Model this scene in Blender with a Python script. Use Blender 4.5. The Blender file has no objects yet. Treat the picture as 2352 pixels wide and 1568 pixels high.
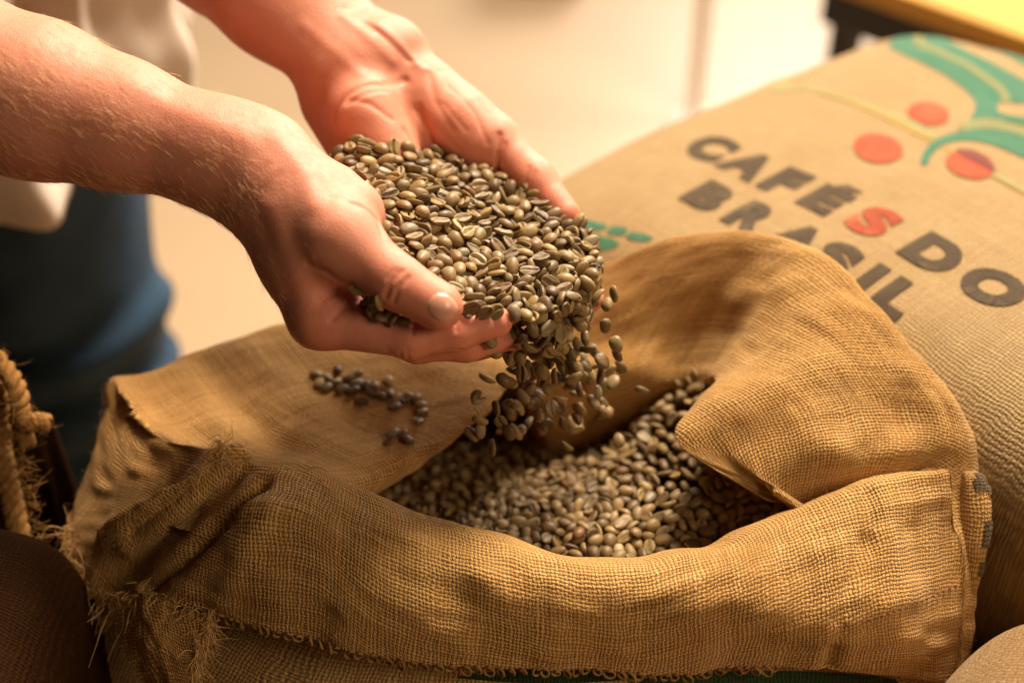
import bpy, bmesh, math, random
import numpy as np
from mathutils import Vector, Matrix, noise as mnoise

# ------------------------------------------------------------------ camera, world, lamps, exposure
scn = bpy.context.scene
COL = scn.collection
CAM_Z = 1.34
PITCH = math.radians(38.0)
CP, SP = math.cos(PITCH), math.sin(PITCH)
CAM = np.array([0.0, 0.0, CAM_Z])
FWD = np.array([0.0, CP, -SP]); UPV = np.array([0.0, SP, CP]); RGT = np.array([1.0, 0.0, 0.0])
cam_data = bpy.data.cameras.new('camera')
cam = bpy.data.objects.new('camera', cam_data); COL.objects.link(cam)
cam.location = CAM; cam.rotation_euler = (math.pi / 2 - PITCH, 0, 0)
cam_data.lens = 50; cam_data.sensor_width = 36; cam_data.clip_end = 200; cam_data.clip_start = 0.02
cam_data.dof.use_dof = True; cam_data.dof.focus_distance = 0.675; cam_data.dof.aperture_fstop = 3.3
scn.camera = cam

world = bpy.data.worlds.new('World'); scn.world = world; world.use_nodes = True
bg = world.node_tree.nodes['Background']
bg.inputs[0].default_value = (1.0, 0.80, 0.58, 1); bg.inputs[1].default_value = 0.02

def area_lamp(name, loc, target, size, size_y, power, colour):
    d = bpy.data.lights.new(name, 'AREA'); d.shape = 'RECTANGLE'; d.size = size; d.size_y = size_y
    d.energy = power; d.color = colour
    o = bpy.data.objects.new(name, d); COL.objects.link(o); o.location = loc
    o.rotation_euler = (Vector(target) - Vector(loc)).to_track_quat('-Z', 'Y').to_euler()
    return o
area_lamp('ceiling_light', (0.50, 1.62, 2.78), (0.0, 0.55, 0.82), 0.65, 0.65, 118, (1.0, 0.82, 0.61))
area_lamp('window_light', (0.95, 2.30, 2.45), (0.0, 0.55, 0.82), 0.6, 0.6, 62, (1.0, 0.90, 0.77))
area_lamp('fill_light', (1.45, -0.55, 2.2), (0.0, 0.5, 0.82), 0.8, 0.8, 20, (1.0, 0.76, 0.50))  # added fill lamp at the front right, softens the shaded sides
area_lamp('floor_window_light', (1.25, 4.9, 1.9), (0.75, 2.8, 0.0), 1.4, 1.4, 105, (1.0, 0.95, 0.88))
scn.view_settings.view_transform = 'Standard'; scn.view_settings.look = 'None'
scn.view_settings.exposure = 0.0; scn.view_settings.gamma = 1.0
scn.cycles.use_denoising = True
try:
    scn.cycles.denoiser = 'OPENIMAGEDENOISE'; scn.cycles.denoising_prefilter = 'ACCURATE'
    scn.cycles.max_bounces = 8; scn.cycles.sample_clamp_indirect = 8
except Exception:
    pass

# ------------------------------------------------------------------ general helpers
K = 0.36 / 1176.0
def Q(x, y, d):
    """point of the place that lies d metres before the lens on the sight line (x, y) of the 2352 x 1568 survey picture"""
    return CAM + RGT * ((x - 1176.0) * K * d) + UPV * ((784.0 - y) * K * d) + FWD * d
def ray(x, y):
    v = RGT * ((x - 1176.0) * K) + UPV * ((784.0 - y) * K) + FWD
    return v / np.linalg.norm(v)
def on_z(x, y, z):
    r = ray(x, y); return CAM + r * ((z - CAM_Z) / r[2])
def seen(p):
    """survey-picture position of world points"""
    p = np.asarray(p) - CAM
    d = p @ FWD
    return 1176 + (p @ RGT) / (K * d), 784 - (p @ UPV) / (K * d), d

def mesh_obj(name, verts, faces, mat=None, parent=None, smooth=True, uv=None):
    me = bpy.data.meshes.new(name)
    if isinstance(faces, np.ndarray):
        verts = np.asarray(verts, dtype=np.float32); n = len(faces); k = faces.shape[1]
        me.vertices.add(len(verts)); me.vertices.foreach_set('co', verts.ravel())
        me.loops.add(n * k); me.loops.foreach_set('vertex_index', faces.astype(np.int32).ravel())
        me.polygons.add(n); me.polygons.foreach_set('loop_start', np.arange(0, n * k, k, dtype=np.int32))
        me.update(calc_edges=True); me.validate()
    else:
        me.from_pydata([tuple(v) for v in verts], [], [tuple(f) for f in faces])
    if smooth: me.polygons.foreach_set('use_smooth', np.ones(len(me.polygons), dtype=bool))
    if uv is not None:
        l = me.uv_layers.new(name='UVMap')
        idx = np.zeros(len(me.loops), dtype=np.int32); me.loops.foreach_get('vertex_index', idx)
        l.data.foreach_set('uv', np.asarray(uv, dtype=np.float32)[idx].ravel())
    if mat is not None: me.materials.append(mat)
    me.update()
    o = bpy.data.objects.new(name, me); COL.objects.link(o)
    if parent is not None: o.parent = parent
    return o
def tag(o, label=None, cat=None, group=None, kind=None):
    if label: o['label'] = label
    if cat: o['category'] = cat
    if group: o['group'] = group
    if kind: o['kind'] = kind
    return o
def thing(name, label, cat, loc=(0, 0, 0), group=None):
    o = bpy.data.objects.new(name, None); COL.objects.link(o); o.location = loc; o.empty_display_size = 0.05
    return tag(o, label, cat, group)
def set_attr(o, name, values):
    a = o.data.attributes.new(name, 'FLOAT', 'POINT'); a.data.foreach_set('value', np.asarray(values, dtype=np.float32))

def vnoise(p, scale, seed=0):
    """smooth value noise, numpy, about -1..1"""
    p = np.asarray(p, dtype=np.float64) * scale + seed * 17.31
    i = np.floor(p).astype(np.int64); f = p - i; f = f * f * (3 - 2 * f)
    def h(ix, iy, iz):
        n = (ix * 73856093) ^ (iy * 19349663) ^ (iz * 83492791)
        n = (n ^ (n >> 13)) * 1274126177 & 0x7fffffff
        return (n ^ (n >> 16)) % 65536 / 32768.0 - 1.0
    r = 0
    for a in (0, 1):
        for b in (0, 1):
            for c in (0, 1):
                w = (f[:, 0] if a else 1 - f[:, 0]) * (f[:, 1] if b else 1 - f[:, 1]) * (f[:, 2] if c else 1 - f[:, 2])
                r = r + w * h(i[:, 0] + a, i[:, 1] + b, i[:, 2] + c)
    return r
def sstep(a, b, x):
    t = np.clip((x - a) / (b - a), 0, 1); return t * t * (3 - 2 * t)

def catmull(P, t, periodic):
    """P (n, k) control rows, t (m,) in control units -> (m, k)"""
    n = len(P); i = np.floor(t).astype(int); f = (t - i)[:, None]
    g = (lambda j: P[j % n]) if periodic else (lambda j: P[np.clip(j, 0, n - 1)])
    a, b, c, d = g(i - 1), g(i), g(i + 1), g(i + 2)
    return 0.5 * (2 * b + (c - a) * f + (2 * a - 5 * b + 4 * c - d) * f ** 2 + (3 * b - a - 3 * c + d) * f ** 3)

def tube(path, rad, sides=6, close=True):
    """tapered tube round a polyline -> verts, faces"""
    path = np.asarray(path, dtype=float); n = len(path)
    rad = np.broadcast_to(rad, (n,))
    tan = np.gradient(path, axis=0); tan /= np.linalg.norm(tan, axis=1)[:, None] + 1e-12
    ref = np.array([0.3, 0.2, 1.0]) if abs(tan[0][2]) < 0.9 else np.array([1.0, 0.1, 0.0])
    V, F = [], []
    x = np.cross(tan[0], ref); x /= np.linalg.norm(x)
    for i in range(n):
        x = x - tan[i] * (x @ tan[i]); x /= np.linalg.norm(x) + 1e-12
        y = np.cross(tan[i], x)
        for k in range(sides):
            a = 2 * math.pi * k / sides
            V.append(path[i] + rad[i] * (math.cos(a) * x + math.sin(a) * y))
    for i in range(n - 1):
        for k in range(sides):
            F.append((i * sides + k, i * sides + (k + 1) % sides, (i + 1) * sides + (k + 1) % sides, (i + 1) * sides + k))
    if close:
        F.append(tuple(range(sides))[::-1]); F.append(tuple(range((n - 1) * sides, n * sides)))
    return V, F
class Shape:
    def __init__(s): s.v = []; s.f = []
    def add(s, V, F):
        o = len(s.v); s.v.extend(V); s.f.extend([tuple(i + o for i in f) for f in F]); return s
    def box(s, c, h, rz=0.0, bev=0.0):
        cx, cy, cz = c; ca, sa = math.cos(rz), math.sin(rz)
        pts = []
        for z in (-1, 1):
            for (x, y) in ((-1, -1), (1, -1), (1, 1), (-1, 1)):
                px, py = x * h[0], y * h[1]
                pts.append((cx + px * ca - py * sa, cy + px * sa + py * ca, cz + z * h[2]))
        return s.add(pts, [(3, 2, 1, 0), (4, 5, 6, 7), (0, 1, 5, 4), (1, 2, 6, 5), (2, 3, 7, 6), (3, 0, 4, 7)])
    def build(s, name, mat, parent=None, smooth=True): return mesh_obj(name, s.v, s.f, mat, parent, smooth)

# ------------------------------------------------------------------ materials
def new_mat(name):
    m = bpy.data.materials.new(name); m.use_nodes = True
    nt = m.node_tree; nt.nodes.clear()
    return m, nt
class N:
    def __init__(s, nt): s.nt = nt
    def node(s, t, **kw):
        n = s.nt.nodes.new(t)
        for k, v in kw.items(): setattr(n, k, v)
        return n
    def link(s, a, b): s.nt.links.new(a, b)
    def put(s, sock, v):
        if isinstance(v, bpy.types.NodeSocket): s.link(v, sock)
        elif v is not None: sock.default_value = v
    def math(s, op, a, b=None, c=None, clamp=False):
        n = s.node('ShaderNodeMath', operation=op, use_clamp=clamp); s.put(n.inputs[0], a)
        if b is not None: s.put(n.inputs[1], b)
        if c is not None: s.put(n.inputs[2], c)
        return n.outputs[0]
    def vmath(s, op, a, b):
        n = s.node('ShaderNodeVectorMath', operation=op); s.put(n.inputs[0], a); s.put(n.inputs[1], b); return n.outputs[0]
    def noise(s, vec, scale, detail=3, rough=0.55, out=0):
        n = s.node('ShaderNodeTexNoise'); s.put(n.inputs['Vector'], vec)
        n.inputs['Scale'].default_value = scale; n.inputs['Detail'].default_value = detail; n.inputs['Roughness'].default_value = rough
        return n.outputs[out]
    def ramp(s, fac, stops):
        n = s.node('ShaderNodeValToRGB'); s.put(n.inputs[0], fac); e = n.color_ramp.elements
        while len(e) < len(stops): e.new(0.5)
        for i, (p, c) in enumerate(stops): e[i].position = p; e[i].color = (*c, 1) if len(c) == 3 else c
        return n.outputs[0]
    def mix(s, fac, a, b, blend='MIX'):
        n = s.node('ShaderNodeMix', data_type='RGBA', blend_type=blend); s.put(n.inputs[0], fac)
        for k, v in ((6, a), (7, b)):
            if isinstance(v, tuple): v = (*v, 1) if len(v) == 3 else v
            s.put(n.inputs[k], v)
        return n.outputs[2]
    def maprange(s, v, a, b, c, d):
        n = s.node('ShaderNodeMapRange'); s.put(n.inputs[0], v)
        for i, x in zip((1, 2, 3, 4), (a, b, c, d)): n.inputs[i].default_value = x
        return n.outputs[0]
    def bump(s, h, strength, dist, normal=None):
        n = s.node('ShaderNodeBump'); s.put(n.inputs['Height'], h)
        n.inputs['Strength'].default_value = strength; n.inputs['Distance'].default_value = dist
        if normal is not None: s.link(normal, n.inputs['Normal'])
        return n.outputs[0]
    def bsdf(s, **kw):
        n = s.node('ShaderNodeBsdfPrincipled')
        for k, v in kw.items():
            k = k.replace('_', ' ')
            if isinstance(v, tuple) and len(v) == 3 and n.inputs[k].type == 'RGBA': v = (*v, 1)
            s.put(n.inputs[k], v)
        return n
    def out(s, shader):
        o = s.node('ShaderNodeOutputMaterial'); s.link(shader, o.inputs['Surface'])

def plain_mat(name, col, rough=0.5, var=0.15, scale=30, bump=0.0, metallic=0.0, spec=0.4):
    m, nt = new_mat(name); g = N(nt)
    tc = g.node('ShaderNodeTexCoord').outputs['Object']
    f = g.noise(tc, scale, 4)
    c = g.mix(f, tuple(x * (1 - var) for x in col), tuple(min(1, x * (1 + var)) for x in col))
    b = g.bsdf(Base_Color=c, Roughness=rough, Metallic=metallic, Specular_IOR_Level=spec)
    if bump: g.link(g.bump(f, bump, 0.002), b.inputs['Normal'])
    g.out(b.outputs[0]); return m

def burlap_mat(name, light, dark, pitch=0.0020, bump=1.0, translucent=0.16, pattern='UV', stain=0.5, gap=(0.10, 0.045, 0.012), gap_amt=0.65, sheen=0.25):
    """plain-woven jute: warp over weft in metres of the UV map, slubs, stains"""
    m, nt = new_mat(name); g = N(nt)
    tcn = g.node('ShaderNodeTexCoord')
    uv = tcn.outputs['UV']; obj = tcn.outputs['Object']
    wob = g.node('ShaderNodeTexNoise'); g.put(wob.inputs['Vector'], uv); wob.inputs['Scale'].default_value = 70; wob.inputs['Detail'].default_value = 4
    sv = g.node('ShaderNodeVectorMath', operation='MULTIPLY_ADD')
    g.link(g.vmath('SUBTRACT', wob.outputs['Color'], (0.5, 0.5, 0.5)), sv.inputs[0]); sv.inputs[1].default_value = (pitch * 2.6,) * 3; g.link(uv, sv.inputs[2])
    sep = g.node('ShaderNodeSeparateXYZ'); g.link(sv.outputs[0], sep.inputs[0])
    U, V = sep.outputs[0], sep.outputs[1]
    su = g.math('SINE', g.math('MULTIPLY', U, math.pi / pitch)); sv_ = g.math('SINE', g.math('MULTIPLY', V, math.pi / pitch))
    par = g.math('MULTIPLY', su, sv_)
    def strands(sx, sy):
        mp = g.node('ShaderNodeMapping'); g.link(uv, mp.inputs[0]); mp.inputs['Scale'].default_value = (sx, sy, 1); return mp.outputs[0]
    slub_u = g.noise(strands(1 / pitch, 22), 1.0, 2); slub_v = g.noise(strands(22, 1 / pitch), 1.0, 2)
    wu = g.math('MULTIPLY', g.math('POWER', g.math('ABSOLUTE', su), 0.75), g.math('MULTIPLY_ADD', par, 0.42, 0.56))
    wv = g.math('MULTIPLY', g.math('POWER', g.math('ABSOLUTE', sv_), 0.75), g.math('MULTIPLY_ADD', par, -0.42, 0.56))
    wu = g.math('MULTIPLY', wu, g.maprange(slub_u, 0.25, 0.75, 0.55, 1.3)); wv = g.math('MULTIPLY', wv, g.maprange(slub_v, 0.25, 0.75, 0.55, 1.3))
    h = g.math('MAXIMUM', wu, wv)
    fib = g.noise(uv, 1500, 3, 0.7)
    big = g.noise(obj, 9, 5, 0.6); mid = g.noise(obj, 45, 4)
    tone = g.math('ADD', g.math('MULTIPLY', g.math('ADD', slub_u, slub_v), 0.42), g.math('MULTIPLY', fib, 0.22), clamp=True)
    c = g.mix(g.maprange(tone, 0.36, 0.72, 0.0, 1.0), dark, light)
    c = g.mix(g.math('MULTIPLY', g.maprange(big, 0.42, 0.70, 0.0, 1.0), stain), c, tuple(x * y for x, y in zip(dark, (0.75, 0.62, 0.45))))
    c = g.mix(g.math('MULTIPLY', g.maprange(mid, 0.5, 0.75, 0.0, 1.0), 0.25), c, tuple(min(1, x * 1.2) for x in light))
    c = g.mix(g.math('MULTIPLY', g.maprange(h, 0.26, 0.60, 1.0, 0.0), g.math('MULTIPLY', g.maprange(mid, .3, .7, .55, 1.15), gap_amt)), c, gap)  # gap colour painted in; on bare jute a dark tone for shade between threads
    hh = g.math('ADD', h, g.math('MULTIPLY', fib, 0.25))
    nrm = g.bump(hh, bump, 0.0011)
    b = g.bsdf(Base_Color=c, Roughness=0.85, Specular_IOR_Level=0.15 if sheen else 0.03, Normal=nrm, Sheen_Weight=sheen, Sheen_Roughness=0.4)
    b.inputs['Sheen Tint'].default_value = (1, 0.85, 0.6, 1)
    tr = g.node('ShaderNodeBsdfTranslucent'); g.put(tr.inputs['Color'], g.mix(1.0, c, (1.0, 0.72, 0.38), 'MULTIPLY')); g.link(nrm, tr.inputs['Normal'])
    mx = g.node('ShaderNodeMixShader'); mx.inputs[0].default_value = translucent
    g.link(b.outputs[0], mx.inputs[1]); g.link(tr.outputs[0], mx.inputs[2]); g.out(mx.outputs[0])
    return m

def skin_mat():
    m, nt = new_mat('skin'); g = N(nt)
    tc = g.node('ShaderNodeTexCoord').outputs['Object']
    big = g.noise(tc, 28, 4); fine = g.noise(tc, 220, 3); blot = g.noise(tc, 75, 5, 0.65)
    red = g.node('ShaderNodeAttribute', attribute_name='flush').outputs['Fac']
    c = g.mix(big, (0.52, 0.188, 0.112), (0.66, 0.285, 0.190))
    c = g.mix(g.math('MULTIPLY', red, 0.75), c, (0.68, 0.215, 0.130))
    c = g.mix(g.math('MULTIPLY', g.maprange(blot, 0.5, 0.72, 0, 1), 0.35), c, (0.47, 0.14, 0.075))
    vor = g.node('ShaderNodeTexVoronoi'); g.put(vor.inputs['Vector'], tc); vor.inputs['Scale'].default_value = 62
    spot = g.maprange(vor.outputs['Distance'], 0.05, 0.15, 1.0, 0.0)
    sepc = g.node('ShaderNodeSeparateColor'); g.link(vor.outputs['Color'], sepc.inputs[0])
    few = g.math('GREATER_THAN', sepc.outputs[0], 0.86)
    arm = g.node('ShaderNodeAttribute', attribute_name='arm').outputs['Fac']
    c = g.mix(g.math('MULTIPLY', g.math('MULTIPLY', spot, few), g.math('MULTIPLY', arm, 0.75)), c, (0.16, 0.055, 0.025))
    # fine criss-cross skin lines
    v2 = g.node('ShaderNodeTexVoronoi', feature='DISTANCE_TO_EDGE'); g.put(v2.inputs['Vector'], tc); v2.inputs['Scale'].default_value = 620
    h = g.math('ADD', g.math('MULTIPLY', g.math('MINIMUM', v2.outputs['Distance'], 0.25), 1.6), g.math('MULTIPLY', fine, 0.9))
    w = g.node('ShaderNodeTexNoise'); g.put(w.inputs['Vector'], tc); w.inputs['Scale'].default_value = 120; w.inputs['Detail'].default_value = 4
    h = g.math('ADD', h, g.math('MULTIPLY', w.outputs[0], 1.2))
    nrm = g.bump(h, 0.30, 0.0005)
    b = g.bsdf(Base_Color=c, Roughness=g.maprange(fine, 0.3, 0.7, 0.46, 0.62), Specular_IOR_Level=0.34, Normal=nrm,
               Subsurface_Weight=0.22, Subsurface_Scale=0.004)
    b.inputs['Subsurface Radius'].default_value = (1.0, 0.35, 0.18)
    g.out(b.outputs[0]); return m

def bean_mat():
    m, nt = new_mat('green_coffee'); g = N(nt)
    tc = g.node('ShaderNodeTexCoord').outputs['Object']
    t = g.node('ShaderNodeAttribute', attribute_name='bean_tone').outputs['Fac']
    oi = g.node('ShaderNodeObjectInfo').outputs['Random']
    v = g.math('FRACT', g.math('ADD', t, oi))
    c = g.ramp(v, [(0.0, (0.105, 0.058, 0.021)), (0.2, (0.170, 0.106, 0.043)), (0.45, (0.235, 0.154, 0.064)), (0.7, (0.31, 0.205, 0.080)), (0.86, (0.195, 0.150, 0.082)), (0.93, (0.41, 0.295, 0.125)), (1.0, (0.16, 0.073, 0.025))])
    f = g.noise(tc, 420, 4, 0.6)
    c = g.mix(g.maprange(f, 0.35, 0.75, 0.0, 0.55), c, g.mix(1.0, c, (0.62, 0.52, 0.40), 'MULTIPLY'))
    gr = g.node('ShaderNodeAttribute', attribute_name='groove').outputs['Fac']
    c = g.mix(g.maprange(gr, .15, .5, 0, .35), c, (0.36, 0.27, 0.13)); c = g.mix(g.maprange(gr, .6, .95, 0, .8), c, (0.085, 0.05, 0.02))  # dark mid-line paints the groove's shade, pale silverskin on its flanks
    f2 = g.noise(tc, 1100, 3, 0.7); c = g.mix(g.maprange(f2, .55, .8, 0.0, .5), c, (0.14, 0.085, 0.035))
    b = g.bsdf(Base_Color=c, Roughness=g.maprange(f, 0.3, 0.7, 0.38, 0.6), Specular_IOR_Level=0.4, Normal=g.bump(f, 0.35, 0.0005))
    g.out(b.outputs[0]); return m

M = {}
M['jute'] = burlap_mat('jute', (0.84, 0.52, 0.200), (0.57, 0.29, 0.080), pitch=.0019, gap_amt=.85, bump=.9)
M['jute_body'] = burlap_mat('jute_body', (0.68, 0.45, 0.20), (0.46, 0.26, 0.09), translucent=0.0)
M['jute_print'] = burlap_mat('jute_print', (0.43, 0.305, 0.155), (0.33, 0.22, 0.10), pitch=0.0021, translucent=0.0, bump=0.9, stain=0.25, gap=(0.20, 0.11, 0.04), gap_amt=0.7)
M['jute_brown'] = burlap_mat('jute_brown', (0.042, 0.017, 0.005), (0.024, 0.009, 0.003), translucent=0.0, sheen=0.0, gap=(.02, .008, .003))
M['jute_grey'] = burlap_mat('jute_grey', (0.42, 0.27, 0.13), (0.29, 0.17, 0.07), translucent=0.0)
M['skin'] = skin_mat()
M['bean'] = bean_mat()
M['shirt'] = plain_mat('white_shirt', (0.66, 0.56, 0.47), 0.8, 0.06, 60, 0.1)
M['jeans'] = plain_mat('blue_denim', (0.015, 0.042, 0.080), 0.85, 0.75, 22, 0.2)
M['floor'] = plain_mat('floor_screed', (0.55, 0.385, 0.235), 0.42, 0.07, 3, 0.0, spec=0.5)

# ------------------------------------------------------------------ floor
Shape().add([(-8, -3, 0), (9, -3, 0), (9, 12, 0), (-8, 12, 0)], [(0, 1, 2, 3)]).build('floor', M['floor'], smooth=False)['kind'] = 'structure'

# ------------------------------------------------------------------ signed-distance body modelling
def cone(p, a, b, ra, rb, n=None, fl=1.0):
    ba = b - a; t = np.clip(((p - a) @ ba) / (ba @ ba), 0, 1)
    v = p - a - t[:, None] * ba
    q = (v * v).sum(1)
    if n is not None:
        vn = v @ n; q = q + vn * vn * (1 / fl ** 2 - 1)
        return (np.sqrt(q) - (ra + (rb - ra) * t)) * fl ** 0.5
    return np.sqrt(q) - (ra + (rb - ra) * t)
def smin(a, b, k):
    h = np.maximum(k - np.abs(a - b), 0) / k
    return np.minimum(a, b) - h * h * k * 0.25
def smax(a, b, k): return -smin(-a, -b, k)
def chain(p, pts, rad, k):
    d = None
    for i in range(len(pts) - 1):
        c = cone(p, pts[i], pts[i + 1], rad[i], rad[i + 1]); d = c if d is None else smin(d, c, k)
    return d
def unit(v): v = np.asarray(v, float); return v / np.linalg.norm(v)
mm = 0.001
WUP = np.array([0, 0, 1.0])

# right hand: nearer the lens, thumb toward it
RH = dict(
    elbow=Q(-640, 60, .675), fore0=Q(-110, 178, .665), foreh=Q(90, 230, .665), fore1=Q(270, 284, .665), fore2=Q(480, 348, .665), wrist=Q(590, 390, .665),
    i=[Q(735, 727, .655), Q(940, 776, .650), Q(1050, 763, .651), Q(1142, 739, .655)],
    m=[Q(775, 705, .674), Q(958, 786, .670), Q(1070, 790, .671), Q(1162, 772, .674)],
    r=[Q(800, 690, .692), Q(985, 780, .688), Q(1090, 788, .688), Q(1180, 780, .690)],
    l=[Q(818, 660, .708), Q(975, 745, .705), Q(1060, 768, .703), Q(1130, 772, .702)],
    t=[Q(668, 452, .655), Q(778, 548, .641), Q(905, 643, .634), Q(1003, 699, .634)])
RS = Q(-760, -560, .90)       # right shoulder side
def right_arm(p):
    H = RH
    d = chain(p, [H['elbow'], H['fore0'], H['foreh'], H['fore1'], H['fore2'], H['wrist']], [42*mm, 40*mm, 36*mm, 29.5*mm, 24.5*mm, 22.5*mm], 10*mm)
    up = chain(p, [RS, H['elbow']], [52*mm, 43*mm], 5*mm)
    d = smin(d, up, 25*mm)
    w = H['wrist']
    pal = cone(p, w, H['i'][0], 22*mm, 14.3*mm)
    for key, off, r0, r1 in (('m', .010, 20, 14), ('r', .022, 19, 13.5), ('l', .034, 18, 13)):
        pal = smin(pal, cone(p, w + FWD * off + UPV * off * 0.3, H[key][0], r0*mm, r1*mm), 12*mm)
    # flesh between wrist and knuckle, first web
    d = smin(d, pal, 20*mm)
    th = cone(p, H['t'][0], H['t'][1], 20.5*mm, 17*mm)
    th = smin(th, cone(p, Q(760, 470, .662), Q(800, 492, .66), 19*mm, 17*mm), 12*mm)
    d = smin(d, th, 14*mm)
    web = cone(p, Q(690, 590, .655), Q(765, 640, .660), 14*mm, 8*mm)
    d = smin(d, web, 16*mm)
    tt = chain(p, H['t'][1:], [16.5*mm, 11.6*mm, 9.8*mm], 5*mm)
    tt = smin(tt, cone(p, Q(930, 662, .6325), Q(1012, 706, .6315), 9.6*mm, 9.2*mm), 6*mm)
    d = smin(d, tt, 9*mm)
    fi = None
    for key, rr in (('i', (13.8, 9.2, 7.9, 7.1)), ('m', (13.2, 9.4, 8.0, 7.2)), ('r', (12.5, 9.0, 7.8, 7.0)), ('l', (11.5, 8.0, 6.9, 6.2))):
        f = chain(p, H[key], [x*mm for x in rr], 4*mm)
        fi = f if fi is None else smin(fi, f, 1.6*mm)
    d = smin(d, fi, 7*mm)
    return d

LH = dict(
    elbow=Q(60, -480, .86), fore0=Q(520, -150, .79), fore1=Q(650, -10, .772), wrist=Q(800, 130, .760),
    i=[Q(1095, 440, .772), Q(1225, 560, .765), Q(1285, 600, .752), Q(1332, 628, .742)],
    m=[Q(1045, 480, .768), Q(1185, 615, .757), Q(1275, 665, .744), Q(1354, 686, .727)],
    r=[Q(985, 505, .757), Q(1130, 640, .745), Q(1220, 700, .735), Q(1290, 735, .728)],
    l=[Q(925, 515, .745), Q(1060, 640, .733), Q(1130, 690, .725), Q(1190, 725, .718)],
    t=[Q(960, 225, .762), Q(1150, 342, .750), Q(1228, 415, .740), Q(1297, 492, .730)])
LS = Q(-60, -820, 1.02)
PN = unit(UPV * 0.55 - FWD * 0.75 + RGT * 0.15)    # palm normal of the far hand
def left_arm(p):
    H = LH
    d = cone(p, H['elbow'], H['fore0'], 42*mm, 41*mm)
    d = smin(d, cone(p, H['fore0'], H['fore1'], 41*mm, 35*mm, PN, .88), 22*mm)
    d = smin(d, cone(p, H['fore1'], H['wrist'], 35.5*mm, 30.5*mm, PN, .74), 16*mm)
    d = smin(d, chain(p, [LS, H['elbow']], [52*mm, 43*mm], 5*mm), 25*mm)
    pal = None
    for key, s, r0, r1 in (('i', .022, 18, 13), ('m', .008, 18, 13), ('r', -.006, 18, 13), ('l', -.02, 18, 13)):
        base = H['wrist'] + unit(RGT * .7 + UPV * .6) * s + unit(RGT * .7 - UPV * .7) * .012 - PN * .006
        c = cone(p, base, H[key][0] - PN * .004, r0*mm, r1*mm); pal = c if pal is None else smin(pal, c, 12*mm)
    d = smin(d, pal, 16*mm)
    hypo = cone(p, Q(838, 265, .742), Q(925, 420, .735), 20*mm, 15*mm)
    d = smin(d, hypo, 10*mm)
    then = cone(p, Q(985, 232, .762), Q(1118, 318, .752), 21*mm, 15.8*mm)
    then = smin(then, cone(p, Q(1040, 290, .752), Q(1090, 340, .750), 17*mm, 14*mm), 12*mm)
    d = smin(d, then, 10*mm)
    tt = chain(p, H['t'][1:], [13.8*mm, 10.6*mm, 8.0*mm], 6*mm)
    d = smin(d, tt, 7*mm)
    fi = None
    for key, rr in (('i', (12, 9, 7.9, 7.2)), ('m', (12, 9.2, 8, 7.3)), ('r', (11.5, 8.8, 7.7, 7)), ('l', (10.5, 7.8, 6.9, 6.2))):
        f = chain(p, H[key], [x*mm for x in rr], 4*mm)
        fi = f if fi is None else smin(fi, f, 1.6*mm)
    return smin(d, fi, 8*mm)

def trace(sdf, x, y, t0=0.45, t1=1.2):
    """where the sight line meets a body"""
    r = ray(x, y); t = t0
    for _ in range(160):
        d = float(sdf((CAM + r * t)[None])[0])
        if d < 1e-5: return CAM + r * t
        t += max(d * 0.7, 2e-5)
        if t > t1: break
    return None
def poly_dist(p, pts):
    d = np.full(len(p), 1e9)
    for a, b in zip(pts[:-1], pts[1:]):
        ba = b - a; t = np.clip(((p - a) @ ba) / (ba @ ba + 1e-12), 0, 1)
        d = np.minimum(d, np.linalg.norm(p - a - t[:, None] * ba, axis=1))
    return d
# creases (+) and veins or tendons (-) : survey points, depth mm, width mm
RC = [([(1000-45, 592), (890, 655), (872, 690)], 0, 1)]
RIGHT_CREASES = [
    ([(922, 622), (898, 650), (886, 684)], .75, 1.3), ([(938, 636), (916, 662), (903, 694)], .65, 1.2), ([(908, 618), (890, 640)], .35, 1.2),
    ([(700, 560), (760, 585), (830, 640)], .0, 2.0),
    ([(790, 462), (840, 478), (868, 505), (880, 540)], .9, 1.6), ([(760, 452), (800, 458)], .4, 1.8),
    ([(710, 607), (745, 622), (790, 650)], 1.2, 2.2), ([(738, 690), (775, 668), (808, 650)], .8, 1.6), ([(760, 735), (800, 700), (830, 690)], .7, 1.5),
    ([(948, 742), (948, 765)], .8, 1.2), ([(1049, 742), (1049, 760)], .6, 1.1), ([(935, 800), (938, 826)], .5, .9), ([(945, 806), (952, 826)], .35, .8), ([(920, 806), (921, 822)], .3, .8),
    ([(540, 470), (585, 420), (612, 380)], .25, 2.4), ([(545, 480), (600, 450), (640, 400)], .18, 2.4),
    ([(960, 822), (1050, 802), (1130, 786), (1190, 770)], .5, 1.0),
    ([(640, 320), (700, 395), (720, 470)], -1.2, 5.0), ([(620, 480), (665, 590), (700, 680)], -1.3, 5.5),
    ([(300, 190), (430, 260), (560, 320)], -.7, 6.0),
    ([(690, 640), (700, 690), (705, 740)], -.6, 6.0),
]
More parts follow.
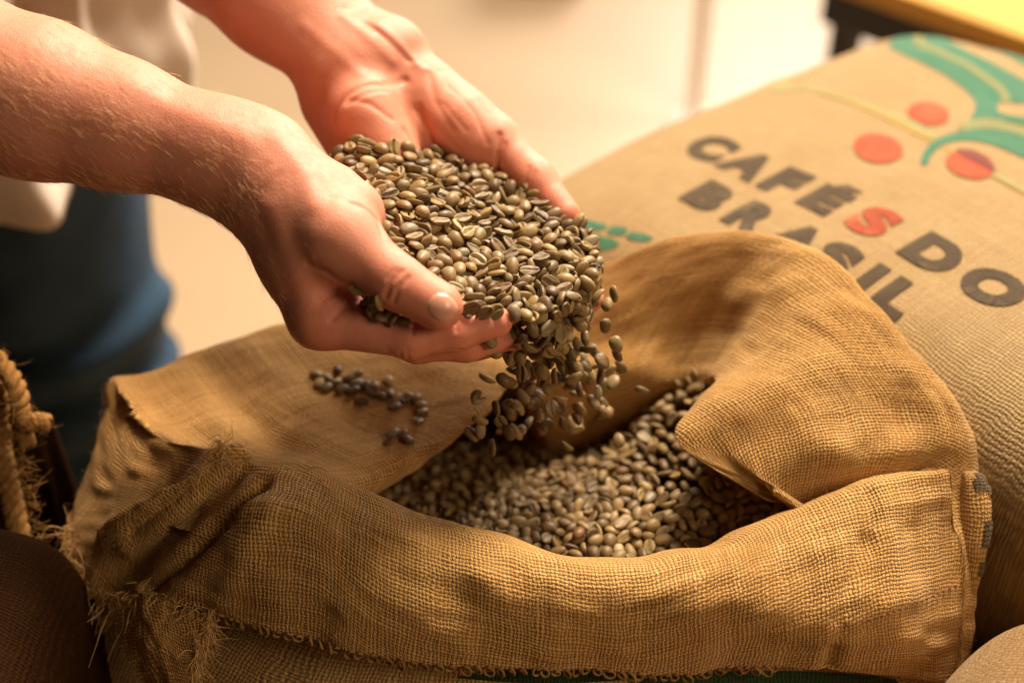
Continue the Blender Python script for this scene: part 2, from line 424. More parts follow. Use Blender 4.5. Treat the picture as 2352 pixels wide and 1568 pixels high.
LEFT_CREASES = [
    ([(765, 275), (790, 225), (830, 200), (880, 195), (930, 185)], .9, 2.2), ([(800, 240), (840, 215), (890, 210)], .4, 1.6),
    ([(960, 250), (985, 300), (1005, 350), (1015, 390)], 1.3, 2.4), ([(930, 300), (960, 350), (985, 400)], .8, 2.2),
    ([(985, 170), (1000, 230), (1040, 300)], .4, 2.5),
    ([(1148, 310), (1143, 345), (1142, 395)], 1.3, 1.8), ([(1160, 330), (1152, 370)], .5, 1.6), ([(1215, 385), (1205, 420)], .5, 1.5), ([(1228, 395), (1216, 430)], .4, 1.4),
    ([(795, 230), (850, 240), (900, 275)], .45, 2.0), ([(790, 262), (850, 262)], -.5, 5), 
    ([(870, 60), (930, 120), (975, 160)], -.9, 3.2), ([(790, 40), (850, 90), (900, 140)], -.8, 3.0), ([(700, 60), (770, 120), (830, 170)], -.5, 3.5),
    ([(840, 55), (900, 100), (940, 140)], .6, 2.5),
    ([(1030, 200), (1090, 260), (1120, 330)], .25, 1.6), ([(1060, 190), (1120, 260)], .25, 1.6), ([(1020, 240), (1070, 300)], .25, 1.6), ([(1000, 290), (1060, 350)], .25, 1.8),
]
def with_creases(base, creases):
    out = []
    for pts, dep, wid in creases:
        if not dep: continue
        h = [trace(base, x, y) for x, y in pts]; h = [q for q in h if q is not None]
        if len(h) > 1: out.append((h, dep*mm * (1.5 if dep > 0 else 1.0), wid*mm * (.85 if dep > 0 else 1.0)))
    def f(p):
        d = base(p)
        near = np.abs(d) < 9*mm
        if near.any():
            q = p[near]; add = np.zeros(len(q))
            for h, dep, wid in out: add += dep * np.exp(-(poly_dist(q, h) / wid) ** 2)
            d = d.copy(); d[near] += add
        return d
    return f
right_sdf = with_creases(right_arm, RIGHT_CREASES)
left_sdf = with_creases(left_arm, LEFT_CREASES)

def chunked(f, p, n=300000):
    return np.concatenate([f(p[i:i + n]) for i in range(0, len(p), n)]) if len(p) else np.zeros(0)
def isosurface(sdf, lo, hi, h, B=8):
    """sparse surface nets"""
    lo = np.asarray(lo, float); nb = np.ceil((np.asarray(hi) - lo) / (h * B)).astype(int)
    g = np.stack(np.meshgrid(*[np.arange(n) for n in nb], indexing='ij'), -1).reshape(-1, 3)
    dc = chunked(sdf, lo + (g + 0.5) * h * B)
    n = nb * B + 1
    F = np.repeat(np.repeat(np.repeat(dc.reshape(nb).astype(np.float32), B, 0), B, 1), B, 2)
    F = np.pad(F, ((0, 1),) * 3, mode='edge')
    act = g[np.abs(dc) < h * B * 1.45]
    l = np.stack(np.meshgrid(*[np.arange(B + 1)] * 3, indexing='ij'), -1).reshape(-1, 3)
    for i in range(0, len(act), 400):
        idx = (act[i:i + 400, None, :] * B + l[None]).reshape(-1, 3)
        F[idx[:, 0], idx[:, 1], idx[:, 2]] = chunked(sdf, lo + idx * h)
    S = F < 0
    c = np.zeros(n - 1, dtype=np.int8)
    for a in (0, 1):
        for b in (0, 1):
            for e in (0, 1): c += S[a:n[0] - 1 + a, b:n[1] - 1 + b, e:n[2] - 1 + e]
    cells = np.argwhere((c > 0) & (c < 8))
    vid = np.full(n - 1, -1, dtype=np.int32); vid[tuple(cells.T)] = np.arange(len(cells))
    acc = np.zeros((len(cells), 3)); cnt = np.zeros(len(cells))
    corners = [(a, b, e) for a in (0, 1) for b in (0, 1) for e in (0, 1)]
    val = {q: F[cells[:, 0] + q[0], cells[:, 1] + q[1], cells[:, 2] + q[2]].astype(float) for q in corners}
    for q in corners:
        for ax in range(3):
            if q[ax] == 0:
                q2 = tuple(1 if k == ax else q[k] for k in range(3))
                a, b = val[q], val[q2]; m = (a < 0) != (b < 0)
                t = np.where(m, a / np.where(m, a - b, 1), 0)
                pt = np.tile(np.array(q, float), (len(cells), 1)); pt[:, ax] += t
                acc[m] += pt[m]; cnt[m] += 1
    V = lo + (cells + acc / cnt[:, None]) * h
    quads = []
    for ax in range(3):
        u, v = (ax + 1) % 3, (ax + 2) % 3
        sl0 = [slice(None)] * 3; sl1 = [slice(None)] * 3
        sl0[ax] = slice(0, -1); sl1[ax] = slice(1, None)
        e = np.argwhere(S[tuple(sl0)] != S[tuple(sl1)])
        e = e[(e[:, u] > 0) & (e[:, v] > 0) & (e[:, u] < n[u] - 1) & (e[:, v] < n[v] - 1)]
        def cell(du, dv):
            k = e.copy(); k[:, u] -= du; k[:, v] -= dv; return vid[k[:, 0], k[:, 1], k[:, 2]]
        q = np.stack([cell(1, 1), cell(0, 1), cell(0, 0), cell(1, 0)], 1)
        ins = S[e[:, 0], e[:, 1], e[:, 2]]
        q[~ins] = q[~ins][:, ::-1]
        quads.append(q)
    Fq = np.concatenate(quads); Fq = Fq[(Fq >= 0).all(1)]
    # settle every vertex on the surface
    for _ in range(2):
        e = 3e-4
        d0 = chunked(sdf, V); G = np.stack([chunked(sdf, V + np.eye(3)[k] * e) - d0 for k in range(3)], 1) / e
        V = V - np.clip(d0, -h, h)[:, None] * G / np.maximum((G * G).sum(1), 0.25)[:, None]
    return V, Fq, G / (np.linalg.norm(G, axis=1)[:, None] + 1e-9)

# ------------------------------------------------------------------ person
person = thing('person', 'person in a white shirt and blue jeans pouring coffee beans from two cupped hands', 'person', (-0.41, 0.95, 0))
HFINE = 1.05 * mm
cutR = -0.262
def r_fine(p): return np.maximum(right_sdf(p), cutR - p[:, 0])
def r_rest(p): return np.maximum(right_arm(p), p[:, 0] - cutR - 0.004)
PLC = Q(560, -110, .78); PLN = unit(LH['wrist'] - LH['fore0'])
def l_fine(p): return np.maximum(left_sdf(p), -((p - PLC) @ PLN))
def l_rest(p): return np.maximum(left_arm(p), (p - PLC) @ PLN - 0.004)
def bounds(pts, pad): pts = np.array(pts); return pts.min(0) - pad, pts.max(0) + pad
allR = [RH['elbow'], RH['fore0'], RH['wrist'], RS] + RH['i'] + RH['l'] + RH['t']
allL = [LH['elbow'], LH['wrist'], LS] + LH['i'] + LH['l'] + LH['t']
lo, hi = bounds(allR[1:3] + allR[4:], .05); lo[0] = cutR - .004
V1, F1, N1 = isosurface(r_fine, lo, hi, HFINE)
lo, hi = bounds([PLC, LH['wrist']] + LH['i'] + LH['l'] + LH['t'], .045)
V2, F2, N2 = isosurface(l_fine, lo, hi, HFINE)
lo, hi = bounds([RH['elbow'], RH['fore0'], RS], .07); V3, F3, N3 = isosurface(r_rest, lo, hi, 4 * mm)
lo, hi = bounds([LH['elbow'], LH['fore0'], LS, PLC], .07); V4, F4, N4 = isosurface(l_rest, lo, hi, 4 * mm)
TN = unit([.65, -.76, 0]); TC = np.array([-.447, .95, 0])
def torso_sdf(p):
    d = cone(p, TC + WUP * .92, TC + WUP * 1.40, .16, .175, TN, .66)
    d = smin(d, cone(p, RS, LS, .06, .06), .08)
    return smin(d, cone(p, TC + WUP * 1.45, TC + WUP * 1.60, .06, .058), .05)
V5, F5, N5 = isosurface(torso_sdf, TC + [-.34, -.32, .70], TC + [.34, .32, 1.70], 12 * mm)
parts = [(V1, F1), (V2, F2), (V3, F3), (V4, F4), (V5, F5)]
off = np.cumsum([0] + [len(v) for v, _ in parts])
BV = np.concatenate([v for v, _ in parts]); BF = np.concatenate([f + o for (_, f), o in zip(parts, off)])
body = mesh_obj('body', BV, BF, M['skin'])
arm_w = np.concatenate([1 - sstep(-.125, -.10, V1[:, 0]), 1 - sstep(-.03, 0.0, (V2 - LH['wrist']) @ PLN), np.ones(len(V3) + len(V4) + len(V5))])
flush = np.zeros(len(BV))
def blush(c, r, s): flush[:] = np.maximum(flush, s * np.exp(-(np.linalg.norm(BV - c, axis=1) / r) ** 2))
for pt in RH['i'][1:] + RH['m'][2:] + RH['l'][2:] + LH['i'][2:] + LH['m'][2:]: blush(pt, .016, .9)
blush(RH['i'][0], .028, .75); blush(RH['t'][3], .022, .9); blush(RH['t'][2], .02, .6); blush(LH['t'][3], .03, .9); blush(LH['t'][2], .02, .8); blush(LH['t'][1], .03, .5)
blush(Q(860, 290, .74), .035, .5); blush(Q(1060, 300, .75), .04, .55); blush(Q(770, 320, .75), .03, .6)
set_attr(body, 'arm', arm_w); set_attr(body, 'flush', flush)
def to_child(o, root):
    o.parent = root; o.matrix_parent_inverse = Matrix.Translation(root.location).inverted(); return o
to_child(body, person)

# thumb nail and index nail edge
def nail(name, cx, cy, ax, ay, ang, lift):
    rings, seg = 7, 28; V = []; F = []
    c, s = math.cos(ang), math.sin(ang)
    for i in range(rings + 1):
        r = i / rings
        for k in range(seg):
            a = 2 * math.pi * k / seg
            u = r * ax * np.sign(math.cos(a)) * abs(math.cos(a)) ** .8; v = r * ay * np.sign(math.sin(a)) * abs(math.sin(a)) ** .8
            x, y = cx + u * c - v * s, cy + u * s + v * c
            h = trace(right_arm, x, y, .55)
            if h is None: h = V[-1]
            e = 4e-4
            n = unit([float(right_arm((h + np.eye(3)[q] * e)[None])[0] - right_arm((h - np.eye(3)[q] * e)[None])[0]) for q in range(3)])
            V.append(h + n * (lift * (1 - r ** 4) - .0003 * (r > .95) + .0002))
    for i in range(rings):
        for k in range(seg):
            F.append((i * seg + k, i * seg + (k + 1) % seg, (i + 1) * seg + (k + 1) % seg, (i + 1) * seg + k))
    return V, F
m, nt = new_mat('nail'); g = N(nt)
b = g.bsdf(Base_Color=(0.66, 0.33, 0.23), Roughness=0.25, Specular_IOR_Level=0.5, Subsurface_Weight=0.2, Subsurface_Scale=0.003); g.out(b.outputs[0]); M['nail'] = m
nv, nf = nail('thumbnail', 1017, 706, 36, 31, math.radians(35), .0006)
to_child(mesh_obj('thumbnail', nv, nf, M['nail']), person)

# arm hair
rng = np.random.default_rng(7)
def hairs(V, Nn, count, weight, along, down, length, wid):
    w = np.clip(weight, 0, None); w = w / w.sum()
    idx = rng.choice(len(V), count, p=w)
    HV, HF = [], []
    for i in idx:
        p, n = V[i], Nn[i]
        L = length * rng.uniform(.5, 1.25)
        d = unit(along + down * rng.uniform(.1, 1.1) + rng.normal(0, .16, 3)); d = d - n * (d @ n); d = unit(d)
        lift = rng.uniform(.12, .55); bend = rng.normal(0, .30, 3)
        pts = []
        for t in np.linspace(0, 1, 5):
            pts.append(p - n * .0003 + d * L * t * (1 - .15 * t) + n * L * lift * (t - .62 * t * t) + bend * L * .3 * t * t)
        v, f = tube(pts, np.array([1, .95, .8, .55, .12]) * wid, 3, False)
        o = len(HV); HV.extend(v); HF.extend([tuple(q + o for q in ff) for ff in f])
    return HV, HF
m, nt = new_mat('blond_hair'); g = N(nt)
b = g.bsdf(Base_Color=(0.85, 0.55, 0.25), Roughness=0.3, Specular_IOR_Level=0.6); g.out(b.outputs[0]); M['hair'] = m
fa = unit(RH['wrist'] - RH['fore0'])
clump = np.clip(vnoise(V1, 60, 3) + .6, .15, 2)
ventral = sstep(.3, .9, N1 @ unit([0, .75, .6]))
w1 = arm_w[:len(V1)] * clump * (1 - .85 * ventral) * sstep(-.27, -.255, V1[:, 0]) + .02 * (V1[:, 0] < -.08)
hv, hf = hairs(V1, N1, 2600, w1, fa, -WUP * .75, .0085, .000052)
arm_h = mesh_obj('arm_hair', hv, hf, M['hair']); arm_h['kind'] = 'stuff'; to_child(arm_h, person)
outer = sstep(.2, .8, N2 @ unit(RGT * .8 + UPV * .5))
hv, hf = hairs(V2, N2, 700, arm_w[len(V1):len(V1) + len(V2)] * (outer + .02), PN, RGT * .5, .010, .00008)
arm_h = mesh_obj('arm_hair', hv, hf, M['hair']); arm_h['kind'] = 'stuff'; to_child(arm_h, person)

# shirt: loose tube with hanging folds and a curved tail
def shirt_mesh():
    na, nz = 220, 90; V = []
    ax = unit(np.cross(WUP, TN))
    for j in range(nz):
        s = j / (nz - 1)
        for k in range(na):
            a = 2 * math.pi * k / na           # 0 = facing TN
            ca, sa = math.cos(a), math.sin(a)
            hem = .826 - .030 * max(0, ca) - .03 * max(0, -ca)
            z = hem + (1.50 - hem) * s
            grow = (1 - s) ** 1.5
            ra, rb = .192 + .018 * grow, .130 + .022 * grow
            fold = .013 * math.sin(9 * a + 1.1 + 2.2 * s) * (.35 + grow) + .010 * math.sin(17 * a + 3.5 * s) + .004 * math.sin(31 * a + 9 * s)
            fold += .006 * math.sin(14 * z * 6 + 5 * sa + 2 * ca)* .5
            V.append(TC + TN * (rb + fold) * ca + ax * (ra + fold) * sa + WUP * z)
    F = [(j * na + k, j * na + (k + 1) % na, (j + 1) * na + (k + 1) % na, (j + 1) * na + k) for j in range(nz - 1) for k in range(na)]
    return V, F
sv, sf = shirt_mesh(); shirt = mesh_obj('shirt', sv, sf, M['shirt'])
md = shirt.modifiers.new('thick', 'SOLIDIFY'); md.thickness = .0012
to_child(shirt, person)
for nm, A0, A1 in (('sleeve', RS, RH['elbow']), ('sleeve', LS, LH['elbow'])):
    pts = [A0 + (A1 - A0) * t for t in np.linspace(-.05, .62, 14)]
    v, f = tube(pts, np.linspace(.085, .072, 14) + .003 * np.sin(np.arange(14) * 1.7), 28, False)
    to_child(mesh_obj(nm, v, f, M['shirt']), person)
hipL = TC + np.array([.055, .035, 0]); hipR = TC + np.array([-.085, -.06, 0])
def jeans_sdf(p):
    d = cone(p, TC + WUP * .90, TC + WUP * .82, .150, .160, TN, .72)
    d = smin(d, cone(p, hipL + WUP * .80, hipL + WUP * .05, .098, .075), .05)
    d = smin(d, cone(p, hipR + WUP * .80, hipR + WUP * .05, .098, .075), .03)
    w = p @ np.array([-.75, .2, .75]) + .05 * np.sin(p[:, 2] * 17 + p[:, 0] * 9)
    d = d - .0060 * np.sin(w * 64 + 2 * np.sin(p[:, 2] * 9)) * sstep(.35, .65, p[:, 2]) - .0018 * np.sin(w * 150 + p[:, 0] * 40)
    return d
jv, jf, jn = isosurface(jeans_sdf, TC + [-.26, -.24, .02], TC + [.24, .24, 1.0], 6 * mm)
to_child(mesh_obj('jeans', jv, jf, M['jeans']), person)
sh = None
for h in (hipL, hipR):
    s_ = Shape()
    pts = [h + TN * t + WUP * .045 for t in np.linspace(-.09, .20, 9)]
    v, f = tube(pts, [.022, .036, .040, .040, .041, .045, .046, .040, .022], 14)
    to_child(s_.add(v, f).build('shoe', plain_mat('dark_leather', (.03, .02, .015), .5)), person)

# ------------------------------------------------------------------ open sack: one cloth, hem -> outside -> rim -> inside
SC = np.array([0.01, .575])
def inward(p):
    v = SC - p[:2]; v = v / (np.linalg.norm(v) + 1e-9); return np.array([v[0], v[1], 0])
def dn(p, inn, down): return p + inward(p) * inn - WUP * down
def station(H, O1, O2, C, I=None):
    C = Q(*C)
    def hid(v, base, inn, down): return Q(*v) if v is not None else dn(base, inn, down)
    o2 = hid(O2, C, -.002, .020); o1 = hid(O1, C, -.003, .055); h = hid(H, C, -.002, .095)
    if I is None:
        i1, i2, i3 = dn(C, .014, .010), dn(C, .020, .045), dn(C, .024, .085); i4 = dn(C, .03, .125)
    else:
        i1, i2, i3 = [Q(*v) for v in I]; i4 = dn(i3, -.045, .016) if i3[0] > .075 or i3[0] < .02 else dn(i3, -.012, .085)
    return [h, o1, o2, C, i1, i2, i3, i4]
ST = [
    station((690, 1468, .672), (700, 1350, .660), (690, 1200, .662), (700, 1092, .690)),
    station((900, 1503, .668), (895, 1400, .655), (895, 1275, .657), (900, 1182, .674)),
    station((1150, 1530, .668), (1150, 1450, .655), (1150, 1335, .652), (1150, 1252, .664)),
    station((1400, 1540, .670), (1410, 1470, .660), (1410, 1375, .654), (1400, 1292, .662)),
    station((1680, 1540, .680), (1665, 1415, .655), (1655, 1320, .658), (1640, 1252, .674)),
    station((1900, 1545, .682), (1880, 1440, .660), (1860, 1280, .668), (1830, 1174, .686)),
    station((2080, 1555, .690), (2062, 1430, .668), (2050, 1240, .677), (2040, 1108, .691)),
    station((2170, 1568, .712), (2190, 1400, .702), (2184, 1230, .699), (2188, 1080, .699)),
    station((2200, 1568, .716), (2216, 1400, .706), (2210, 1230, .703), (2105, 1088, .709)),
    station((2215, 1560, .728), (2242, 1350, .716), (2243, 1200, .712), (2216, 1050, .706), [(2100, 1035, .703), (1950, 1066, .701), (1805, 1150, .700)]),
    station(None, None, (2242, 1060, .722), (2208, 950, .709), [(2050, 930, .708), (1850, 960, .703), (1670, 1045, .704)]),
    station(None, None, None, (2150, 860, .717), [(1960, 850, .713), (1750, 905, .710), (1546, 1003, .711)]),
    station(None, None, None, (2062, 755, .728), [(1930, 760, .724), (1760, 840, .724), (1590, 935, .730)]),
    station(None, None, None, (1955, 640, .742), [(1860, 690, .738), (1740, 790, .745), (1640, 880, .762)]),
    station(None, None, None, (1850, 566, .762), [(1780, 650, .760), (1690, 770, .772), (1600, 895, .785)]),
    station(None, None, None, (1710, 533, .780), [(1650, 640, .782), (1600, 770, .790), (1540, 895, .795)]),
    station(None, None, None, (1540, 550, .795), [(1520, 640, .792), (1490, 770, .796), (1450, 895, .795)]),
    station(None, None, None, (1370, 605, .808), [(1370, 690, .800), (1370, 790, .798), (1360, 895, .792)]),
    station(None, None, None, (1200, 650, .818), [(1225, 735, .805), (1250, 820, .796), (1260, 895, .788)]),
    station(None, None, None, (1000, 690, .826), [(1030, 765, .805), (1110, 825, .785), (1195, 872, .770)]),
    station(None, None, None, (800, 725, .820), [(850, 800, .798), (970, 880, .772), (1105, 955, .750)]),
    station(None, None, None, (620, 748, .812), [(700, 850, .785), (830, 960, .755), (985, 1035, .733)]),
    station(None, None, None, (450, 808, .795), [(530, 900, .770), (670, 1000, .742), (855, 1108, .718)]),
    station(None, None, None, (335, 855, .780), [(400, 950, .757), (550, 1035, .730), (765, 1112, .706)]),
    station(None, None, (245, 900, .778), (262, 868, .768), [(320, 955, .748), (460, 1040, .722), (670, 1100, .700)]),
    station((175, 1180, .772), (200, 1070, .765), (238, 960, .762), (302, 938, .750), [(350, 1000, .738), (480, 1050, .715), (640, 1100, .698)]),
    station((160, 1215, .758), (212, 1130, .750), (270, 1060, .742), (348, 1004, .732), [(420, 1030, .722), (500, 1055, .710), (600, 1100, .702)]),
    station((165, 1265, .748), (250, 1180, .735), (340, 1105, .722), (440, 1022, .716), [(480, 1040, .715), (520, 1075, .715), (560, 1110, .715)]),
    station((190, 1330, .736), (290, 1225, .712), (400, 1140, .698), (510, 1034, .698), [(530, 1050, .710), (550, 1080, .716), (580, 1120, .720)]),
    station((255, 1385, .728), (335, 1285, .716), (445, 1190, .704), (560, 1062, .702)),
    station((345, 1372, .700), (430, 1290, .682), (530, 1180, .674), (622, 1076, .694)),
]
ST = np.array(ST)                                       # stations x 8 rows x 3
def loft(P, nt, per=True, ns=20):
    """P stations x rows x 3 -> dense grid (nt, rows', 3)"""
    n, r, _ = P.shape
    s = np.linspace(0, r - 1, (r - 1) * ns + 1)
    A = catmull(P.transpose(1, 0, 2).reshape(r, n * 3), s, False).reshape(len(s), n, 3).transpose(1, 0, 2)
    t = np.arange(nt) / nt * n
    return catmull(A.reshape(n, -1), t, True).reshape(nt, len(s), 3)
NT = 900
G = loft(ST, NT)
nr = G.shape[1]
def grid_normals(G):
    du = np.roll(G, -1, 0) - np.roll(G, 1, 0); dv = np.gradient(G, axis=1)
    n = np.cross(du, dv); return n / (np.linalg.norm(n, axis=2)[..., None] + 1e-12)
def wrap_uv(G, ref_row, t0=None, cut=None, blend=0.0):
    n = len(G)
    V = np.concatenate([np.zeros((n, 1)), np.cumsum(np.linalg.norm(np.diff(G, axis=1), axis=2), axis=1)], 1)
    V = V - V[:, ref_row:ref_row + 1]
    seg = np.linalg.norm(np.roll(G, -1, 0) - G, axis=2)
    if t0 is None:
        L = np.concatenate([[0], np.cumsum(seg[:, ref_row])[:-1]]); return np.stack([np.repeat(L[:, None], G.shape[1], 1), V], 2)
    seg = seg * blend + seg[:, ref_row:ref_row + 1] * (1 - blend)
    sh = np.roll(seg, -cut, 0); C = np.concatenate([np.zeros((1, seg.shape[1])), np.cumsum(sh, 0)[:-1]], 0)
    C = np.roll(C, cut, 0); C = C - C[t0:t0 + 1]
    return np.stack([C, V], 2)
def smooth_rows(G, it, lam=.5):
    for _ in range(it):
        A = (np.roll(G, 1, 0) + np.roll(G, -1, 0)) / 2
        G = G + lam * (A - G)
        B = G.copy(); B[:, 1:-1] = (G[:, :-2] + G[:, 2:]) / 2; G = G + lam * (B - G)
    return G
G = smooth_rows(G, 4)
CUT = int(19.5 / len(ST) * NT)
UVG = wrap_uv(G, 3 * 20, int(3 / len(ST) * NT), CUT, .92)
for part_, st in ((slice(0, CUT), 11.0), (slice(CUT, NT), 22.0)):
    # inside the rim the cloth was laid in from the middle of each flap
    k_ = int(st / len(ST) * NT); UVG[part_, 61:, 0] += (UVG[k_, 60, 0] - UVG[k_, 61:, 0])[None]
Nn = grid_normals(G)
flat = G.reshape(-1, 3); uvf = UVG.reshape(-1, 2)
uv3 = np.concatenate([uvf, np.zeros((len(uvf), 1))], 1)
disp = .0028 * vnoise(flat, 22, 1) + .0013 * vnoise(flat, 55, 2) + .0022 * vnoise(uv3 * [1, .35, 1], 60, 5) + .0009 * vnoise(uv3 * [.4, 1, 1], 150, 6)
srow = np.tile(np.arange(nr) / 20.0, NT)
disp *= np.where(srow > 2.2, .8, 1.0)
flat = flat + Nn.reshape(-1, 3) * disp[:, None]
CL = flat.reshape(NT, nr, 3); CN = Nn.reshape(-1, 3)
def cloth_line(pts, depth, width):
    """press a crease (+) or raise a ridge (-) along points of the cloth itself"""
    global flat
    vis = np.einsum('ij,ij->i', CN, CAM - flat); sg = np.where(vis > 0, 1, -1)
    q = np.stack(seen(flat), 1); near = []
    for x, y in pts:
        dd = np.hypot(q[:, 0] - x, q[:, 1] - y); c = np.argsort(dd)[:12]; near.append(flat[c[np.argmin(q[c, 2])]])
    w = np.exp(-(poly_dist(flat, near) / width) ** 2)
    flat = flat - CN * (sg * depth * w)[:, None]
cloth_line([(590, 1105), (510, 1190), (400, 1295), (330, 1352)], .0085, .0055)
cloth_line([(545, 1045), (450, 1090), (340, 1160), (240, 1215)], -.0050, .0060)
cloth_line([(520, 1095), (400, 1190), (300, 1270)], -.0040, .0060)
cloth_line([(500, 1075), (390, 1150), (290, 1225)], .0055, .0050)
cloth_line([(300, 960), (340, 1060), (400, 1100)], .0030, .0070)
cloth_line([(1990, 1235), (1962, 1330), (1928, 1430), (1905, 1545)], .0036, .0042)
cloth_line([(2000, 1130), (2005, 1200), (1995, 1260)], .0016, .0040)
cloth_line([(2020, 810), (2010, 880), (1960, 960)], .0045, .0120)
cloth_line([(2085, 900), (2070, 960), (2000, 1030)], .0045, .0090)
cloth_line([(1790, 670), (1735, 750), (1650, 850)], -.0030, .0100)
cloth_line([(1680, 610), (1635, 690), (1540, 800)], .0035, .0120)
cloth_line([(480, 830), (560, 930), (640, 1010)], .0040, .0100)
cloth_line([(640, 780), (740, 880), (850, 980)], .0022, .0120)
cloth_line([(620, 1170), (560, 1270), (500, 1380)], -.0030, .0070)
cloth_line([(900, 1260), (1000, 1340), (1120, 1440)], .0022, .0090)
cloth_line([(800, 1200), (780, 1320), (740, 1440)], .0020, .0080)
rows = np.arange(NT)[:, None] * nr; jj = np.arange(nr - 1)[None]
nxt = ((np.arange(NT) + 1) % NT)[:, None] * nr
quads = np.stack([rows + jj, nxt + jj, nxt + jj + 1, rows + jj + 1], 2).reshape(-1, 4)
SACK_GRID = flat.reshape(NT, nr, 3)
sack = thing('coffee_sack', 'open burlap coffee sack with its rim rolled down, full of green beans under the hands', 'sack', (0.01, .575, 0))
# seam-true uv: duplicate the closing column
ext = np.concatenate([SACK_GRID, SACK_GRID[:1]], 0); extuv = np.concatenate([UVG, UVG[:1]], 0)
r2 = np.arange(NT)[:, None] * nr
q2 = np.stack([r2 + jj, r2 + nr + jj, r2 + nr + jj + 1, r2 + jj + 1], 2).reshape(-1, 4)
cloth = mesh_obj('sack_mouth', ext.reshape(-1, 3), q2, M['jute'], uv=extuv.reshape(-1, 2))
to_child(cloth, sack)

# sack body under the turned-down cloth
hemrow = SACK_GRID[::10, 0]; c3 = np.array([SC[0], SC[1], 0])
rad = (hemrow - c3) * [1, 1, 0]; rl = np.linalg.norm(rad, axis=1)[:, None]; rdir = rad / rl
rlm = rl.copy()
for _ in range(6): rlm = (np.roll(rlm, 1, 0) + rlm + np.roll(rlm, -1, 0)) / 3
prof = [(.812, -.036), (.80, -.028), (.785, -.014), (.762, .006), (.73, .020), (.64, .034), (.45, .042), (.25, .036), (.08, .014), (.004, -.03), (.003, -.12)]
BG = np.stack([np.concatenate([c3[:2] + rdir[:, :2] * (rlm + o), np.full((len(rl), 1), z)], 1) for z, o in prof], 1)
nb = len(rl)
BGd = catmull(BG.transpose(1, 0, 2).reshape(len(prof), -1), np.linspace(0, len(prof) - 1, 90), False).reshape(90, nb, 3).transpose(1, 0, 2)
BUV = wrap_uv(BGd, 10)
BGd = BGd + grid_normals(BGd) * (.003 * vnoise(BGd.reshape(-1, 3), 18, 9)).reshape(nb, 90)[..., None]
ext = np.concatenate([BGd, BGd[:1]], 0); extuv = np.concatenate([BUV, BUV[:1] + [BUV[-1, 10, 0] + .014, 0]], 0)
rr = np.arange(nb)[:, None] * 90; j9 = np.arange(89)[None]
qb = np.stack([rr + j9, rr + 90 + j9, rr + 90 + j9 + 1, rr + j9 + 1], 2).reshape(-1, 4)
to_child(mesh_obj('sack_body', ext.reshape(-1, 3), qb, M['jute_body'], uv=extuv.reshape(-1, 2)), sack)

# ------------------------------------------------------------------ printed sack behind, lying flat
PA = np.array([.30, 1.0]); E1 = unit([.607, -.794]); E2 = unit([.794, .607])
P1A, P1B, P2A, P2B = -.032, .70, -.350, .045       # extent along the lettering, across it
def p2a(e1): return P2A - .075 * (1 - np.clip(e1 / .30, 0, 1))
def printed_z(e1, e2):
    """top face of the printed sack, e1 along the lettering, e2 across it"""
    lowb = p2a(e1); a = np.abs((2 * e1 - P1A - P1B) / (P1B - P1A)); b = np.abs((2 * e2 - lowb - P2B) / (P2B - lowb))
    r = np.clip((a ** 9.0 + b ** 7.0), 0, 1)
    return .785 + .107 * np.sqrt(np.clip(1 - r, 0, 1)) ** .6 - .014 * sstep(.24, 0.0, e1) - .008 * sstep(-.22, -.36, e2)
def lying_sack(name, label, mat, corner, d1, d2, w, h, ztop, zmid, zbot, cat='sack', dent=.003, seed=0, px=5.0, py=4.0, up=.62):
    na, nbk = 120, 90
    V = []; UV = []
    # two sheets meeting at a seam, each a superellipse pillow
    u = np.sin(np.linspace(-1, 1, na) * math.pi / 2); v = np.sin(np.linspace(-1, 1, nbk) * math.pi / 2)
    U, W = np.meshgrid(u, v, indexing='ij')
    r = np.clip(np.abs(U) ** px + np.abs(W) ** py, 0, 1)
    # pull the grid square onto the rounded outline
    m_ = np.maximum((np.abs(U) ** px + np.abs(W) ** py) ** (1 / px), 1e-9)
    k_ = np.where(m_ > 1, 1 / m_, 1.0); U2, W2 = U * k_, W * k_
    r = np.clip(np.abs(U2) ** px + np.abs(W2) ** py, 0, 1)
    e1 = (U2 + 1) / 2 * w; e2 = -(1 - (W2 + 1) / 2) * h
    XY = corner + e1[..., None] * d1 + e2[..., None] * d2
    prof_ = np.sqrt(np.clip(1 - r, 0, 1)) ** up
    top = zmid + (ztop - zmid) * prof_; bot = zmid + (zbot - zmid) * prof_
    Pt = np.concatenate([XY, top[..., None]], 2).reshape(-1, 3); Pb = np.concatenate([XY, bot[..., None]], 2).reshape(-1, 3)
    dz = dent * vnoise(Pt * [1, 1, 0], 14, seed) + dent * .5 * vnoise(Pt * [1, 1, 0], 40, seed + 1)
    Pt[:, 2] += dz * prof_.ravel(); Pb[:, 2] += dz * prof_.ravel()
    uv = np.stack([e1, e2], 2).reshape(-1, 2)
    f = np.stack([np.arange(na - 1)[:, None] * nbk + np.arange(nbk - 1)[None], (np.arange(na - 1)[:, None] + 1) * nbk + np.arange(nbk - 1)[None],
                  (np.arange(na - 1)[:, None] + 1) * nbk + np.arange(nbk - 1)[None] + 1, np.arange(na - 1)[:, None] * nbk + np.arange(nbk - 1)[None] + 1], 2).reshape(-1, 4)
    V = np.concatenate([Pt, Pb]); F = np.concatenate([f, f[:, ::-1] + len(Pt)]); UV = np.concatenate([uv, uv + [3, 3]])
    c = V.mean(0)
    root = thing(name, label, cat, (c[0], c[1], zbot))
    to_child(mesh_obj('sack_cloth', V, F, mat, uv=UV), root)
    return root
ps = thing('printed_sack', 'full burlap sack lying flat, printed with black and red words and a green coffee branch', 'sack', (.42, .72, .68))
na, nbk = 180, 110
